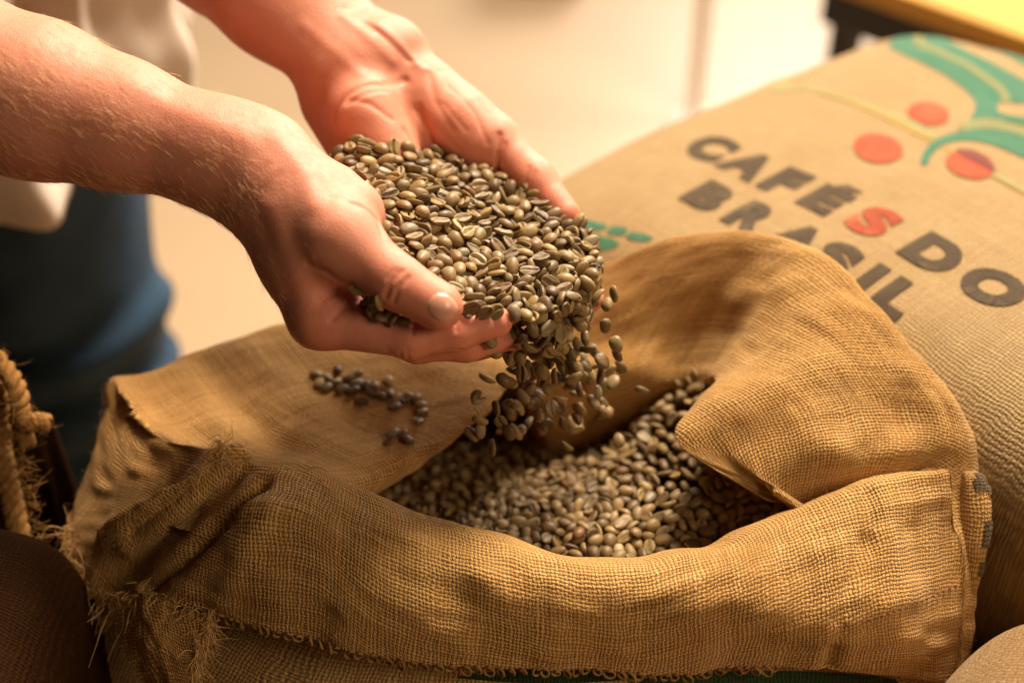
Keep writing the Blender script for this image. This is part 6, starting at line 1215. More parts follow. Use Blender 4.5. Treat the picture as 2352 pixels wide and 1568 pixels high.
    593,-265,-646,-9,0,-17,2, 1665,874,-758,19,5,50,7, -49,371,-702,24,-1,-29,5, -550,926,-735,-8,49,10,7, 654,658,-676,17,6,57,3, 716,280,-629,33,0,-18,6, -102,-581,-737,25,4,-37,7, 1709,483,-755,10,-2,-39,4,
    1467,-171,-704,13,20,38,2, -262,-95,-719,27,6,35,7, -560,30,-752,14,1,33,8, 1345,767,-731,-25,15,2,0, 1186,502,-697,-3,-11,15,5, -841,-717,-763,-7,-47,-27,2, -331,480,-720,12,9,54,3, 1293,-260,-714,-4,2,-34,3,
    916,870,-732,-54,0,-12,9, 156,-673,-725,43,18,-23,3, 1526,806,-742,21,44,-11,0, -199,-219,-715,26,-5,17,8, -518,-282,-770,-1,-1,18,5, -367,-743,-758,-41,1,42,8, -787,128,-754,14,-47,10,0, 841,825,-715,-1,-45,-37,5,
    684,-713,-720,-9,-58,-13,9, 1021,-735,-728,-24,-6,-28,6, 1507,-687,-748,-36,3,-42,1, 971,691,-714,-3,-8,2,1, -922,125,-745,-1,4,-58,6, -793,709,-753,12,-49,3,6, -340,818,-729,-1,-51,28,9, -765,562,-762,23,-4,47,2,
    493,-595,-708,10,-1,-57,8, 468,290,-633,-40,7,10,3, 1495,-358,-746,-2,-1,-47,6, -864,-344,-750,2,13,35,1, 1400,753,-740,34,-3,8,0, -635,-347,-751,-35,-11,32,7, 1411,-139,-700,-6,-13,-35,4, 540,-469,-698,1,4,-26,8,
    -256,334,-729,4,-8,28,5, -341,-37,-731,-19,-5,31,3, -409,892,-764,16,-1,-17,2, -11,127,-684,-2,14,-51,7, -86,-761,-747,-30,7,-37,8, -428,499,-743,-6,-16,-21,1, -299,548,-725,-24,4,18,3, 51,835,-745,5,-6,42,0,
    796,-85,-639,1,-2,34,4, 1583,820,-744,29,-20,-16,9, 320,584,-689,-12,13,-50,3, 217,609,-685,5,-4,-6,0, 1174,9,-660,40,1,-20,1, -399,639,-747,12,-17,5,2, -171,658,-730,-11,5,32,3, 144,218,-669,11,-5,1,8,
    823,454,-656,-39,-7,-9,4, 641,-38,-632,0,2,-31,8, 1332,383,-700,-55,12,-22,3, -274,385,-728,58,-10,21,6, -284,773,-725,17,0,56,3, -164,150,-709,-47,-1,17,3, 887,565,-701,2,-3,-47,1, -10,904,-744,-24,42,7,3,
    1177,911,-716,24,-48,-11,9, 231,136,-665,1,3,-51,3, 223,543,-670,-4,51,-15,3, 59,38,-668,14,1,34,6, 892,776,-716,-8,-10,37,1, 477,-748,-746,4,0,7,4, 432,889,-731,-37,8,41,2, -380,344,-740,-11,6,-32,9,
    1607,855,-743,-1,3,49,3, -746,-438,-764,-47,1,28,8, 1560,705,-767,-1,1,9,6, 173,-301,-680,-50,3,-4,0, 1043,262,-669,3,-1,48,2, -148,-89,-706,-41,0,-31,4, 1337,549,-714,32,-6,-49,9, 1047,-589,-731,1,3,-16,2,
    -901,286,-764,-19,-3,50,8, 1265,366,-694,3,-14,-43,2, -904,338,-769,-10,-7,27,2, 1137,-56,-661,-57,-1,31,4, 972,872,-710,2,7,32,6, -273,67,-723,58,3,15,4, -521,739,-746,-21,3,26,0, -644,523,-777,-1,0,28,7,
    506,509,-686,-3,-2,-5,1, 901,644,-697,41,4,-24,6, 849,-761,-739,4,4,50,8, -490,486,-742,3,15,1,6, 78,655,-709,0,10,36,1, 504,124,-635,0,-2,-5,4, 450,231,-637,15,1,-51,3, 250,692,-716,51,-3,-9,0,
    -377,-134,-728,-13,-43,2,2, 1031,163,-661,-3,2,-10,3, -621,-766,-760,13,-13,-35,4, 1553,954,-763,8,60,6,3, -280,-387,-740,43,1,42,6, 314,-786,-738,-18,2,-25,4, 1406,320,-725,-1,-2,-47,3, 1441,-376,-714,-52,-16,-6,7,
    -370,88,-730,-54,9,27,5, 1403,876,-740,-29,-19,-35,1, 149,456,-689,8,-11,-50,9, 1390,130,-693,41,-7,-38,2, 89,852,-731,22,-15,39,1, -870,436,-759,-45,-11,30,4, 612,37,-630,0,0,-57,5, 798,-416,-688,2,-1,13,3,
    711,-655,-709,-49,10,2,0, -186,203,-729,-3,-1,17,7, -392,567,-746,36,3,-38,1, 1301,63,-698,-2,-4,-48,9, 1566,285,-725,17,-7,-40,4, 76,-76,-689,-3,-2,26,1, 1408,249,-707,52,-1,-34,8, 452,745,-696,8,-8,-49,7,
    -32,741,-737,6,-10,45,7, -678,762,-765,-33,-3,-25,1, 285,-582,-710,58,-10,-13,3, -431,-776,-760,34,0,-49,0, -609,-549,-781,-1,-1,25,5, 1344,255,-693,2,-49,24,5, -100,17,-692,59,-14,8,6, 815,886,-706,2,3,9,0,
    -467,-419,-751,-52,0,-9,2, -564,785,-767,-8,6,-42,9, 414,-296,-673,-2,1,-56,4, -700,490,-760,45,6,29,5, 1428,64,-718,0,3,0,2, -93,572,-739,6,-3,-9,0, 1117,863,-739,10,8,-38,7, -600,378,-752,-1,-46,-22,3,
    960,142,-650,1,-1,53,7, -877,629,-767,18,2,-1,1, 651,907,-732,1,-53,28,1, 254,-686,-726,11,-59,-6,1, 1388,-303,-728,-1,-3,53,2, 1593,-319,-735,-37,6,-31,6, -924,797,-752,4,0,-40,3, -379,681,-749,-12,-12,33,7,
    1221,639,-706,-6,9,18,6, -150,775,-743,-46,8,0,5, -737,-156,-760,-1,-56,-9,7, -29,692,-732,-20,-2,57,2, 30,719,-725,10,12,-17,4, 1723,376,-745,-48,2,19,3, 1470,576,-734,-21,2,19,8, 897,65,-641,-2,-1,-47,3,
    -653,836,-766,-21,0,33,8, 1578,163,-722,-57,3,7,9, -522,358,-753,3,-11,-21,3, -414,-298,-761,2,0,-28,1, -63,-242,-700,-3,-49,22,3, -805,954,-769,48,0,2,5, 229,-245,-682,0,-4,14,1, 1424,173,-702,-22,2,-6,4,
    -226,840,-755,-13,-8,-25,3, 988,-767,-733,-34,7,-24,7, 706,-798,-734,-20,3,-23,0, -525,899,-755,-5,41,-20,9, 708,540,-666,-4,16,53,4, 1688,400,-745,22,0,-40,6, 1306,715,-734,44,-1,-26,0, -793,-86,-763,36,2,-27,6,
    1642,442,-739,14,10,0,7, -300,298,-698,-23,-2,-6,7, 1657,925,-738,-7,0,11,7, 166,-556,-733,-3,2,-58,3, 63,906,-746,-32,0,-52,0, 1023,870,-732,-34,4,34,5, -305,195,-726,52,0,22,9, 1131,405,-680,41,-1,-27,7,
    -793,-514,-762,38,0,12,9, -431,700,-757,-19,1,-35,8, -164,-455,-732,20,58,-10,3, -77,439,-712,5,11,-20,3, 893,-431,-681,-58,7,-19,5, 1106,470,-687,41,6,4,3, -327,446,-736,6,-12,-36,6, 228,380,-668,12,-7,22,1,
    1278,784,-738,-32,-4,-48,1, 984,583,-691,-39,2,36,4, 1662,-19,-751,-2,1,-17,8, -584,149,-752,-1,-8,-54,0, 1195,696,-718,-14,13,-10,6, -193,-1,-728,-1,-3,9,0, 1137,-802,-734,3,17,-4,6, -476,-342,-769,-1,-1,21,5,
    1699,552,-739,-6,-39,3,9, 1157,646,-718,-3,8,-38,5, -910,39,-765,13,59,8,4, 222,267,-654,-33,3,-19,8, 397,652,-688,-7,44,27,6, -543,-391,-765,0,6,13,5, 531,436,-661,-13,-3,-32,6, 1241,103,-676,54,1,-21,8,
    1500,646,-761,-1,2,7,8, 342,503,-674,15,-3,27,9, -509,221,-739,-1,45,-29,6, 1471,857,-770,2,-1,54,1, 1076,528,-711,-2,-2,-26,8, -18,430,-706,-9,7,-33,7, -437,840,-739,12,13,35,3, 704,165,-634,-2,0,-4,6,
    -794,-248,-762,52,0,-11,1, -362,290,-733,-18,5,-37,9, 329,63,-650,-2,0,30,4, 412,442,-663,-18,-3,-39,1, -79,742,-759,2,1,56,0, -477,547,-770,1,-1,-37,9, 1536,365,-725,-40,7,-21,3, -853,887,-768,-44,-1,-37,1,
    -537,291,-750,-45,0,-19,8, -825,412,-762,8,-55,-26,2, 1647,195,-730,-4,-59,-12,9, 228,895,-759,1,-2,-37,4, 1215,610,-713,53,8,14,9, 1275,-430,-731,-3,-1,-53,8, -987,717,-766,-54,-5,-23,9, -698,-336,-759,17,60,-6,2,
    -837,79,-765,23,2,-48,3, 181,943,-743,9,13,-10,2, -944,594,-766,59,-9,-11,4, 752,488,-659,18,2,7,0, 1589,50,-740,-2,-1,-38,0, -476,-607,-777,-1,0,-56,6, -690,-672,-763,-13,-55,5,8, 726,753,-717,-5,-10,-6,1,
    1543,883,-775,0,-1,-30,4, 1343,869,-750,22,-2,-4,1, 672,716,-701,15,-4,33,4, 569,-28,-632,0,0,-51,4, -367,212,-733,-2,56,-31,2, 1237,-645,-751,0,-3,42,6, -692,663,-782,0,0,-34,3, 1573,-91,-726,-7,-56,-4,6,
    1542,415,-729,-46,0,-6,1, 1052,756,-715,-35,9,2,4, 1598,-33,-742,-2,2,-23,7, -455,962,-762,8,55,-16,1, -879,-236,-767,19,1,-53,0, -556,-790,-749,0,1,-29,6, 64,757,-741,6,5,-32,4, 1220,538,-710,1,7,-48,4,
    -176,395,-711,39,-14,-31,8, 293,249,-643,8,-54,0,7, -626,897,-783,0,-1,-39,9, -229,-433,-742,-12,0,-45,3, 1283,494,-703,-44,-10,13,2, 626,576,-670,1,-26,0,2, -458,-48,-758,1,-2,-12,2, 52,-558,-742,-2,-2,33,6,
    -912,-144,-765,15,5,-3,0, -438,206,-742,12,54,-11,6, 1597,472,-755,-1,0,-21,0, 1540,477,-730,56,-13,-14,3, 70,490,-700,50,7,8,4, 56,133,-678,-9,1,-37,2, 1802,887,-764,-33,3,27,3, 266,305,-673,1,3,53,1,
    52,301,-691,10,2,33,0, -969,804,-773,0,-58,16,6, -20,-789,-742,-23,-17,-38,2, -335,405,-756,-1,-2,6,4, 266,-299,-687,4,-2,-1,6, -810,-493,-769,-22,0,11,6, -737,-717,-786,0,0,-11,5, -269,893,-746,10,9,0,3,
    141,-611,-724,-42,2,-14,7, 159,626,-701,-34,19,11,9, 173,319,-672,-14,3,-50,7, 71,372,-688,4,-53,4,5, 4,-303,-717,0,-4,10,9, -524,81,-748,24,3,-15,3, -149,-243,-712,-46,-6,24,7, 3,851,-747,5,-56,-21,5,
    1274,-721,-761,1,0,5,5, -41,951,-753,-28,1,-42,7, 1064,828,-735,20,2,37,0, -614,598,-779,0,-1,7,4, 1087,-1,-667,-3,0,-31,8, 699,815,-726,12,0,-3,0, 1029,501,-683,50,5,34,0, 9,-170,-691,-56,2,-17,5,
    -891,942,-777,-10,1,-52,7, -538,184,-738,51,17,0,6, -876,-493,-746,2,9,20,1, -799,559,-764,-35,2,45,7, 557,-553,-714,1,3,-23,5, -658,338,-774,0,-1,7,2, 31,-19,-694,-3,-2,20,1, -582,-89,-769,-1,-1,10,3,
    -672,10,-759,59,0,8,4, 1755,567,-751,2,-55,-25,9, -282,511,-738,-4,-11,18,6, -198,-138,-711,-11,-52,-7,4, 770,-559,-715,1,-4,28,4, 443,552,-663,48,14,-1,8, -607,948,-768,6,-10,-49,5, 381,233,-653,-1,-2,-13,3,
    115,-9,-680,2,-2,-13,2, 970,-797,-737,-20,-2,37,5, -61,212,-712,3,1,-39,7, -588,342,-758,16,3,6,3, 574,461,-658,9,11,23,4, -719,861,-773,-1,8,-3,4, 1337,717,-736,16,-6,40,7, 446,-794,-731,-35,-3,51,7,
    556,598,-693,-14,0,-1,0, -838,305,-773,9,0,5,0, 1486,-242,-737,-3,0,-39,6, -607,-425,-778,0,-1,6,5, 587,798,-719,43,2,11,0, -762,659,-766,-10,9,5,8, 621,844,-728,-37,-1,-16,6, -126,394,-709,-5,-50,-1,9,
    122,737,-711,9,2,-56,2, 1398,811,-766,1,1,26,4, -226,673,-762,0,2,44,2, 568,821,-723,-22,1,10,4, 1455,120,-708,-59,3,-6,0, 1009,-247,-676,0,-2,35,3, 183,-201,-667,-10,53,-1,3, 608,95,-615,9,60,2,6,
    -65,-794,-748,26,0,17,5, 472,23,-635,-2,-1,19,3, 949,654,-703,-20,-1,47,3, -703,280,-775,1,0,-42,2, -587,509,-757,-45,0,34,1, -541,553,-753,-7,47,0,2, 317,440,-665,1,12,-22,8, 1474,-558,-760,2,-1,23,8,
    1407,694,-739,-46,2,9,0, 385,850,-734,11,-3,37,7, -25,-412,-715,-34,0,20,3, 1476,949,-739,14,-1,-33,4, 621,509,-666,50,-6,-17,7, -306,-4,-743,2,1,-33,7, 3,358,-715,1,2,57,5, -398,946,-729,-46,0,-17,7,
    -106,70,-693,-25,51,-8,0, -108,911,-761,-10,-5,-9,8, 684,355,-642,58,3,21,4, 1532,-755,-753,-59,-10,-12,0, -218,389,-744,2,-2,-22,6, 1749,515,-731,5,4,22,8, 1606,917,-777,0,-2,-37,9, 586,150,-632,2,0,-48,0,
    -576,218,-768,1,0,-42,9, -769,909,-771,7,59,5,3, 769,289,-632,52,3,29,7, -719,-784,-761,34,-6,29,8, 116,953,-751,43,0,-12,3, 1207,393,-707,-3,-2,-26,8, -207,272,-715,45,-2,-15,9, -560,-603,-780,0,0,-51,4,
    1734,860,-780,-1,-1,-19,6, -168,836,-769,1,-1,-30,1, 162,-497,-711,-3,-60,-12,3, -21,-546,-747,-1,1,59,6, -83,-412,-737,-1,-3,19,9, 69,556,-707,-33,-1,46,4, -534,492,-754,-8,9,6,0, 742,696,-703,17,-2,-10,4,
    1343,450,-715,-1,-58,26,5, 1360,947,-727,-58,-1,10,4, 1818,811,-749,2,2,48,4, 1766,790,-778,0,0,5,0, 1827,968,-783,0,-1,-44,1, 508,356,-660,1,-2,-45,3, 150,684,-720,22,-2,6,1, -429,-118,-757,-2,-1,21,1,
    -884,-422,-769,54,3,-28,5, 1339,-394,-717,4,-58,-11,0, -74,-31,-711,-3,-2,14,3, 1696,817,-757,-45,1,-2,9, 506,706,-699,-16,46,-15,9, -494,17,-761,-1,1,48,2, 977,425,-669,2,-52,12,5, 633,702,-722,-2,3,21,5,
    782,733,-704,49,-11,1,9, 24,776,-735,-22,-5,29,8, -337,881,-758,24,5,-9,8, -524,-47,-749,-52,1,-30,0, 1096,-800,-745,12,-8,36,4, 1249,26,-673,-45,2,-23,3, 419,792,-720,22,13,25,3, 1020,650,-724,-2,3,7,7,
    297,927,-743,9,59,1,7, 1428,-459,-748,1,2,-5,8, 1276,836,-760,-2,1,0,2, -345,-402,-760,-2,0,33,1, -316,351,-737,-8,-7,34,7, 566,718,-723,-3,2,13,2, -869,187,-782,0,-1,-4,6, -108,463,-721,-50,1,15,3,
    -574,657,-761,47,0,3,7, -727,975,-771,15,1,15,8, -808,-650,-785,0,-1,34,4, 649,-641,-726,2,4,-25,9, 1645,-184,-713,-5,0,53,7, 909,821,-729,-15,2,49,7, 1712,307,-743,59,6,11,6, 112,410,-693,6,7,28,0,
    378,929,-742,1,-53,18,8, -874,568,-786,0,0,54,5, 1694,251,-736,43,1,4,1, 961,751,-736,-2,-1,-11,0, 133,521,-690,57,-18,10,8, 766,-798,-753,-1,2,-29,5, 910,219,-651,0,-3,-41,4, 20,520,-729,-3,2,24,7,
    -756,487,-766,1,-60,28,0, 1010,-373,-696,-3,-1,-57,8, -504,961,-758,30,6,-20,4, 883,-707,-741,-2,-3,51,9, 1649,342,-737,38,1,45,3, 648,563,-674,35,4,33,8, 0,276,-706,3,0,-44,9, -626,-74,-741,-33,-19,18,6,
    -301,-130,-745,0,2,58,4, -56,856,-756,12,2,29,3, 1429,949,-775,0,-1,-35,6, 407,-436,-697,1,-3,21,4, 336,680,-707,11,52,-6,0, 388,549,-687,57,-4,-14,6, 936,529,-677,0,52,-37,1, 113,181,-663,13,6,-14,0,
    992,322,-671,3,2,34,7, 775,807,-725,0,57,-31,4, -300,677,-746,54,9,11,0, 1215,842,-738,21,13,37,3, 1636,-251,-717,-1,-1,-53,0, 1310,195,-705,-3,0,-25,6, 1506,307,-736,0,-2,-45,9, 279,858,-735,15,4,-31,9,
    311,623,-718,1,3,44,0, -65,290,-705,11,0,16,8, 233,-27,-663,-2,1,41,0, 1357,613,-741,6,4,11,6, -671,452,-758,-36,0,-38,2, -664,-129,-756,0,59,-4,1, -40,478,-730,1,-3,-23,9, 584,909,-734,25,1,49,2,
    -874,-601,-785,0,0,41,7, 456,-475,-700,-3,4,-43,7, 407,359,-667,2,-1,-42,3, -422,-693,-763,-7,60,11,3, 371,707,-708,-25,-5,-10,7, 330,-92,-655,1,-1,-8,3, 482,445,-676,2,2,56,3, 417,-573,-722,-4,1,-57,5,
    -191,518,-748,-2,0,24,9, 1755,932,-781,1,-1,55,2, 187,744,-726,46,-2,-29,7, 1104,722,-708,-6,50,-7,9, 274,395,-662,33,2,32,5, -634,245,-748,-13,12,-26,6, 872,486,-688,-3,2,6,5, 401,-733,-746,-2,1,-51,6,
    -365,152,-726,6,43,-21,2, -434,-515,-772,0,-1,17,6, -93,667,-746,12,-1,-34,6, 1046,425,-691,-1,-3,-39,7, 217,815,-749,-2,0,14,9, -343,716,-771,-1,1,23,1, 1356,513,-718,-23,7,11,7, -392,827,-767,-14,2,14,3,
    -62,-172,-717,3,-2,-12,6, 946,-662,-717,0,56,13,1, -530,834,-764,-15,58,3,7, 11,166,-701,1,-3,-14,5, 840,614,-695,55,3,14,8, 1727,985,-772,-11,1,0,1, -454,-228,-764,0,-2,0,5, -123,320,-711,-1,58,-19,7,
    42,-366,-720,2,1,-19,3, -711,-572,-772,10,3,28,7, 1686,618,-749,-20,-7,46,6, -302,121,-742,3,2,-45,0, -772,-778,-770,55,-4,10,8, -772,279,-766,3,-8,12,0, 156,352,-694,3,1,-53,4, 1782,671,-774,-1,-1,-15,9,
    -482,708,-758,-7,59,5,2, -908,841,-773,-53,-1,-28,6, -274,837,-753,-5,-48,27,0, -232,949,-723,57,1,25,8, 621,631,-707,3,1,54,7, 975,825,-733,10,-7,-30,0, 1644,506,-746,9,60,-22,4, 101,79,-669,-3,59,-17,3,
    1653,-93,-750,-3,-1,-49,3, -550,435,-756,-55,-4,1,8, 472,917,-706,0,3,-16,0, 1268,554,-731,-4,-1,-17,7, -472,887,-781,0,0,-35,1, 452,681,-705,-9,3,-39,9, 255,-110,-666,-3,0,42,6, -874,-666,-764,-35,2,-49,4,
    -665,-792,-750,15,36,-37,1, 809,545,-687,-3,7,6,2, -961,351,-762,20,8,28,5, -628,706,-766,-54,0,11,8, 115,-727,-757,1,2,-41,4, 345,402,-662,-15,0,-50,4, 1460,798,-748,57,5,-18,2, 875,933,-758,2,1,48,6,
    -276,731,-748,-26,-54,-9,1, -83,960,-748,48,20,-9,3, -733,334,-779,1,0,-46,6, -608,823,-783,-1,0,-11,3, 629,402,-664,-4,-1,-9,3, -1017,908,-776,-10,-3,-41,4, 1627,118,-746,-2,2,-9,3, -495,778,-763,44,1,35,3,
    1169,-594,-740,-1,-1,-60,0, 1682,936,-779,0,-1,-41,2, 1405,561,-731,51,-1,-19,6, 1499,163,-729,-2,2,-12,2, 37,-729,-761,-2,-1,37,6, -997,644,-769,59,-6,-19,0, -310,789,-773,0,-1,-3,0, 764,-736,-725,-21,59,-2,7,
    -752,216,-778,1,1,-45,7, 883,417,-674,0,-3,-39,2, 1228,943,-735,-5,-4,3,5, 1230,937,-753,6,-59,18,5, 751,-674,-714,-27,9,-43,6, 756,374,-645,40,0,-9,3, 1428,629,-753,2,2,33,7, -109,838,-753,-1,59,-29,4,
    89,623,-721,55,0,5,5, 1127,947,-743,-7,-13,42,9, 400,-80,-648,2,0,-18,5, 1360,910,-772,-1,1,4,5, 1380,-67,-713,2,-1,38,7, -601,-166,-772,-1,-1,19,4, 202,417,-682,52,0,11,8, -481,326,-764,-1,-1,12,0,
    330,-713,-732,54,2,-23,6, -791,-183,-780,1,0,-16,0, 1616,-158,-747,0,2,-23,0, 50,-803,-745,-21,-6,-12,6, 891,703,-726,2,-1,-56,3, 1295,936,-749,0,-10,29,6, -775,67,-780,0,0,-33,5, 1422,402,-734,-2,-2,-35,6,
    482,193,-640,2,0,-50,0, 710,918,-733,35,-3,-36,0, 633,-831,-735,43,-7,32,1, 17,-421,-708,0,-47,-36,8, -683,121,-774,-3,0,29,3, 248,973,-750,-53,2,25,3, -149,639,-740,52,3,33,4, -752,-77,-761,54,0,-32,7,
    287,-635,-738,3,0,-2,8, 261,-788,-756,2,-2,9,1, -20,-479,-741,-3,0,50,5, -819,485,-784,-1,0,18,8, -852,800,-767,-60,1,-17,2, -666,980,-748,8,-1,3,2, 1289,-788,-748,8,-10,-9,4, -684,930,-786,-1,0,22,5,
    -432,436,-749,-34,0,-27,6, 1631,593,-757,-9,2,-27,8, -414,269,-757,2,0,-27,1, -597,53,-770,2,0,-29,6, 1118,177,-674,-1,-2,-53,3, 331,184,-654,-2,1,29,0, 1567,613,-763,0,-2,-55,5, 156,257,-684,2,2,-58,6,
    1029,710,-735,3,-2,-55,6, -728,794,-783,0,0,31,2, 1572,-580,-766,-1,-1,39,3, -336,-202,-751,1,1,-39,1, 1815,706,-732,-11,-59,-9,0, 1403,483,-737,-2,-1,-27,7, -171,719,-762,1,1,58,1, -980,458,-749,-2,0,-8,3,
    724,862,-728,-19,0,-59,4, -288,268,-731,60,-2,-9,4, 1560,-253,-746,0,2,-6,6, 486,-532,-697,-2,57,11,5, 434,595,-707,-4,-1,0,8, -598,-303,-774,0,0,-4,3, 492,-401,-687,-1,-4,29,5, 1628,847,-777,-1,1,0,8,
    21,66,-697,-3,0,32,5, 1022,950,-726,2,-3,56,5, 1419,-244,-728,-1,1,-19,9, 472,-687,-721,-50,-2,10,0, -392,-453,-767,-3,1,56,3, -860,730,-771,-60,0,-12,0, 1754,445,-744,12,-11,15,7, 550,-300,-666,-4,1,-60,8,
    918,925,-721,-12,1,-1,8, 932,366,-671,-3,2,3,7, -631,159,-772,-1,0,37,4, 528,249,-629,58,-2,-8,4, 1632,679,-751,-44,1,-28,7, 1740,731,-762,0,-59,-3,3, 1477,377,-738,-1,-2,-36,4, -312,-805,-753,4,-10,-26,1,
    1363,972,-761,-1,-59,-3,6, 1089,-840,-723,-1,-16,28,2, -932,529,-768,-16,57,9,3, -48,623,-747,1,-2,-35,5, 1156,872,-759,2,1,42,0, 1204,747,-750,2,-1,54,5, -256,543,-757,0,-1,-18,3, 540,-698,-737,0,-2,31,7,
    787,891,-735,43,-1,-22,3, -695,572,-779,0,-1,-29,9, -864,-273,-782,0,0,-52,0, 1692,677,-756,-52,0,29,4, 1244,316,-702,3,-2,45,9, -517,-460,-754,0,-54,-23,9, 530,-629,-727,-3,1,-51,6, -325,929,-744,4,2,-54,7,
    -861,360,-782,-1,0,-19,3, -654,82,-762,13,-1,14,6, 1508,544,-753,3,0,47,6, -836,986,-769,8,9,47,0, 1005,947,-761,1,2,32,7, -833,666,-786,0,0,-56,8, -186,-809,-755,26,1,-23,2, 692,-830,-735,-36,-2,37,4,
    -987,527,-770,17,1,-37,8, 1534,98,-734,1,-3,60,4, 1629,286,-737,1,-59,0,5, -1019,833,-786,0,0,-47,2, 752,927,-737,-33,7,24,3, -473,267,-737,-54,16,4,2, 52,428,-716,-3,-1,11,8, -255,-806,-759,-13,-60,-17,5,
    1020,797,-747,-3,1,6,5, -139,972,-754,3,48,-31,0, -455,806,-761,-44,-1,-18,4, 510,774,-719,-55,-2,-14,0, -861,-762,-772,3,10,-21,3, 234,488,-702,3,-2,-35,7, 1121,769,-747,-2,-1,-14,4, -886,-24,-783,0,0,-26,8,
    -608,-672,-783,-1,0,-52,5, 1603,998,-781,1,0,43,4, -948,152,-762,-50,9,-8,5, 46,945,-734,-1,-1,11,2, 433,724,-729,1,-3,-36,6, -967,200,-764,-43,3,-7,4, -473,160,-761,-3,-1,10,3, -933,90,-783,0,1,-51,7,
    1786,610,-744,12,40,24,9, -796,766,-786,0,0,-39,8, -902,485,-783,0,0,4,1, 178,566,-719,1,3,47,0, -1031,969,-757,-26,44,-13,1, 1585,-551,-723,-54,9,23,5, -927,416,-769,54,0,35,4, 497,847,-733,-9,2,46,9,
    254,574,-714,-2,2,19,0, 1636,980,-757,-9,-10,-50,5, 498,638,-710,3,-2,-45,2, -408,-805,-748,8,-1,-50,6, 1282,635,-742,-2,0,-9,4, 956,906,-757,-2,-2,-17,6, 1708,176,-708,-48,-3,36,6, -389,934,-782,0,1,40,8,
    -231,938,-776,0,1,40,1, 375,-357,-685,-3,-1,51,4, 1467,737,-764,1,-1,-59,6, 550,875,-747,-2,2,13,2, 815,677,-719,-3,-1,-6,4, -645,1002,-785,0,0,5,1, 462,918,-739,42,3,-13,6, 1093,655,-730,-1,-3,-31,0,
    1395,-738,-768,-1,-1,57,6, 259,945,-713,-2,-55,29,0, 126,787,-738,0,57,7,8, 1412,7,-717,1,-3,54,6, 1583,231,-723,-51,-4,14,2, 1692,135,-752,2,1,31,7, -217,599,-756,-1,1,28,2, -191,330,-714,-44,10,3,2,
    744,526,-687,-2,-3,-21,2, 189,-753,-757,-2,0,52,6, 1612,-398,-734,-34,-10,14,6, 679,933,-706,14,-7,-26,6, -278,619,-762,2,-1,-38,2, -113,-707,-751,0,58,28,4, -562,-757,-782,-1,1,-59,3, 721,434,-671,4,1,51,6,
    -988,-21,-764,35,-1,8,4, 1943,960,-763,28,2,3,9, 1758,362,-726,10,3,-39,7, 1899,767,-748,1,-2,18,0, -1098,302,-767,-39,-1,10,0, 1857,658,-779,-1,-1,-44,5, -905,-352,-752,44,21,-12,6, 1961,733,-772,4,-6,35,3,
    -1030,232,-770,-15,4,-41,8, -1128,757,-767,-2,-13,34,8, 619,972,-760,-2,-1,-19,3, 1749,292,-735,-1,-19,53,1, 2005,935,-762,-1,-17,-37,3, 1979,826,-759,-12,-47,-3,4, 1788,166,-743,-59,0,14,1, 1826,356,-755,-17,2,34,6,
    2011,908,-767,16,54,-12,3, -413,-385,-766,1,0,-18,5, 1599,-454,-740,42,-7,18,6, 1901,601,-760,-34,-2,-24,1, -993,103,-760,-23,-14,-32,2, 1955,892,-771,17,0,43,6, 1929,487,-734,-59,4,12,5, -1005,414,-768,-18,-4,54,1,
    1731,200,-739,-3,57,7,7, 2037,860,-764,-27,6,55,8, 1821,535,-751,35,1,-53,5, -1199,751,-787,0,1,57,7, -882,-514,-784,0,0,37,1, 1572,-704,-762,11,0,0,2, 294,467,-695,2,-3,-37,5, -1175,605,-756,4,-1,-3,1,
    1801,66,-744,-33,0,3,1, -385,470,-763,-1,2,49,3, -1030,586,-787,0,-1,-1,4, -1145,636,-773,0,60,4,4, -1117,478,-776,1,-7,-22,4, 1826,726,-764,-5,60,-4,5, 2107,981,-786,0,0,-5,7, 1776,348,-757,-9,2,33,3,
    -1067,642,-786,0,0,10,2, -1076,690,-749,0,2,-9,5, 2086,959,-738,10,9,6,5, 1852,645,-728,-50,0,-3,0, 1850,602,-730,5,-11,18,1, -1106,580,-786,0,0,30,2, -1139,661,-752,-1,-1,-9,6, 709,646,-697,2,59,-6,8,
    -1034,838,-748,3,-1,-28,5, -966,-81,-743,1,-1,-51,9, 1706,-31,-726,4,19,16,0, 101,-518,-720,-57,1,-13,5, 1951,639,-761,-6,54,-14,2, 1510,37,-730,1,-3,56,1, 1995,798,-765,16,-7,18,3, 290,735,-728,-11,-2,-5,1,
    -1122,547,-755,10,2,-22,2, 1843,849,-783,0,0,17,5, -1031,741,-748,-59,-9,8,4, -1169,430,-788,-1,0,5,5, -1173,540,-788,0,0,35,8, -1095,698,-786,0,0,-50,1, -347,529,-764,-1,1,38,5, 1652,-346,-760,-2,-1,-49,8,
    -1021,302,-766,-60,4,-10,2, 23,640,-743,2,-2,-36,4, -925,-89,-769,-56,1,26,5, -476,422,-768,-2,1,32,5, 1852,204,-737,25,19,-35,5, 1796,418,-745,45,11,29,5, 1813,286,-731,20,-4,-30,2, -1144,847,-788,0,0,-45,6,
    -948,-272,-785,0,-1,-11,5, -1025,11,-749,-3,3,-40,1, 1851,785,-767,0,-59,3,3, -936,-211,-753,-17,-5,-42,1, -1007,363,-761,19,-47,-3,2, 765,596,-702,-4,3,10,3, -987,458,-786,0,0,-50,4, 1771,-52,-742,28,-1,-22,1,
    -1087,423,-787,0,0,-51,6, 1845,519,-755,23,-1,7,0, 2001,733,-760,-14,-14,-41,2, 1956,569,-779,-1,0,-41,3, -229,777,-756,1,58,-12,5, -959,-339,-784,1,0,-12,0, -1139,788,-769,-44,4,-4,7, -476,641,-761,-2,58,-12,8,
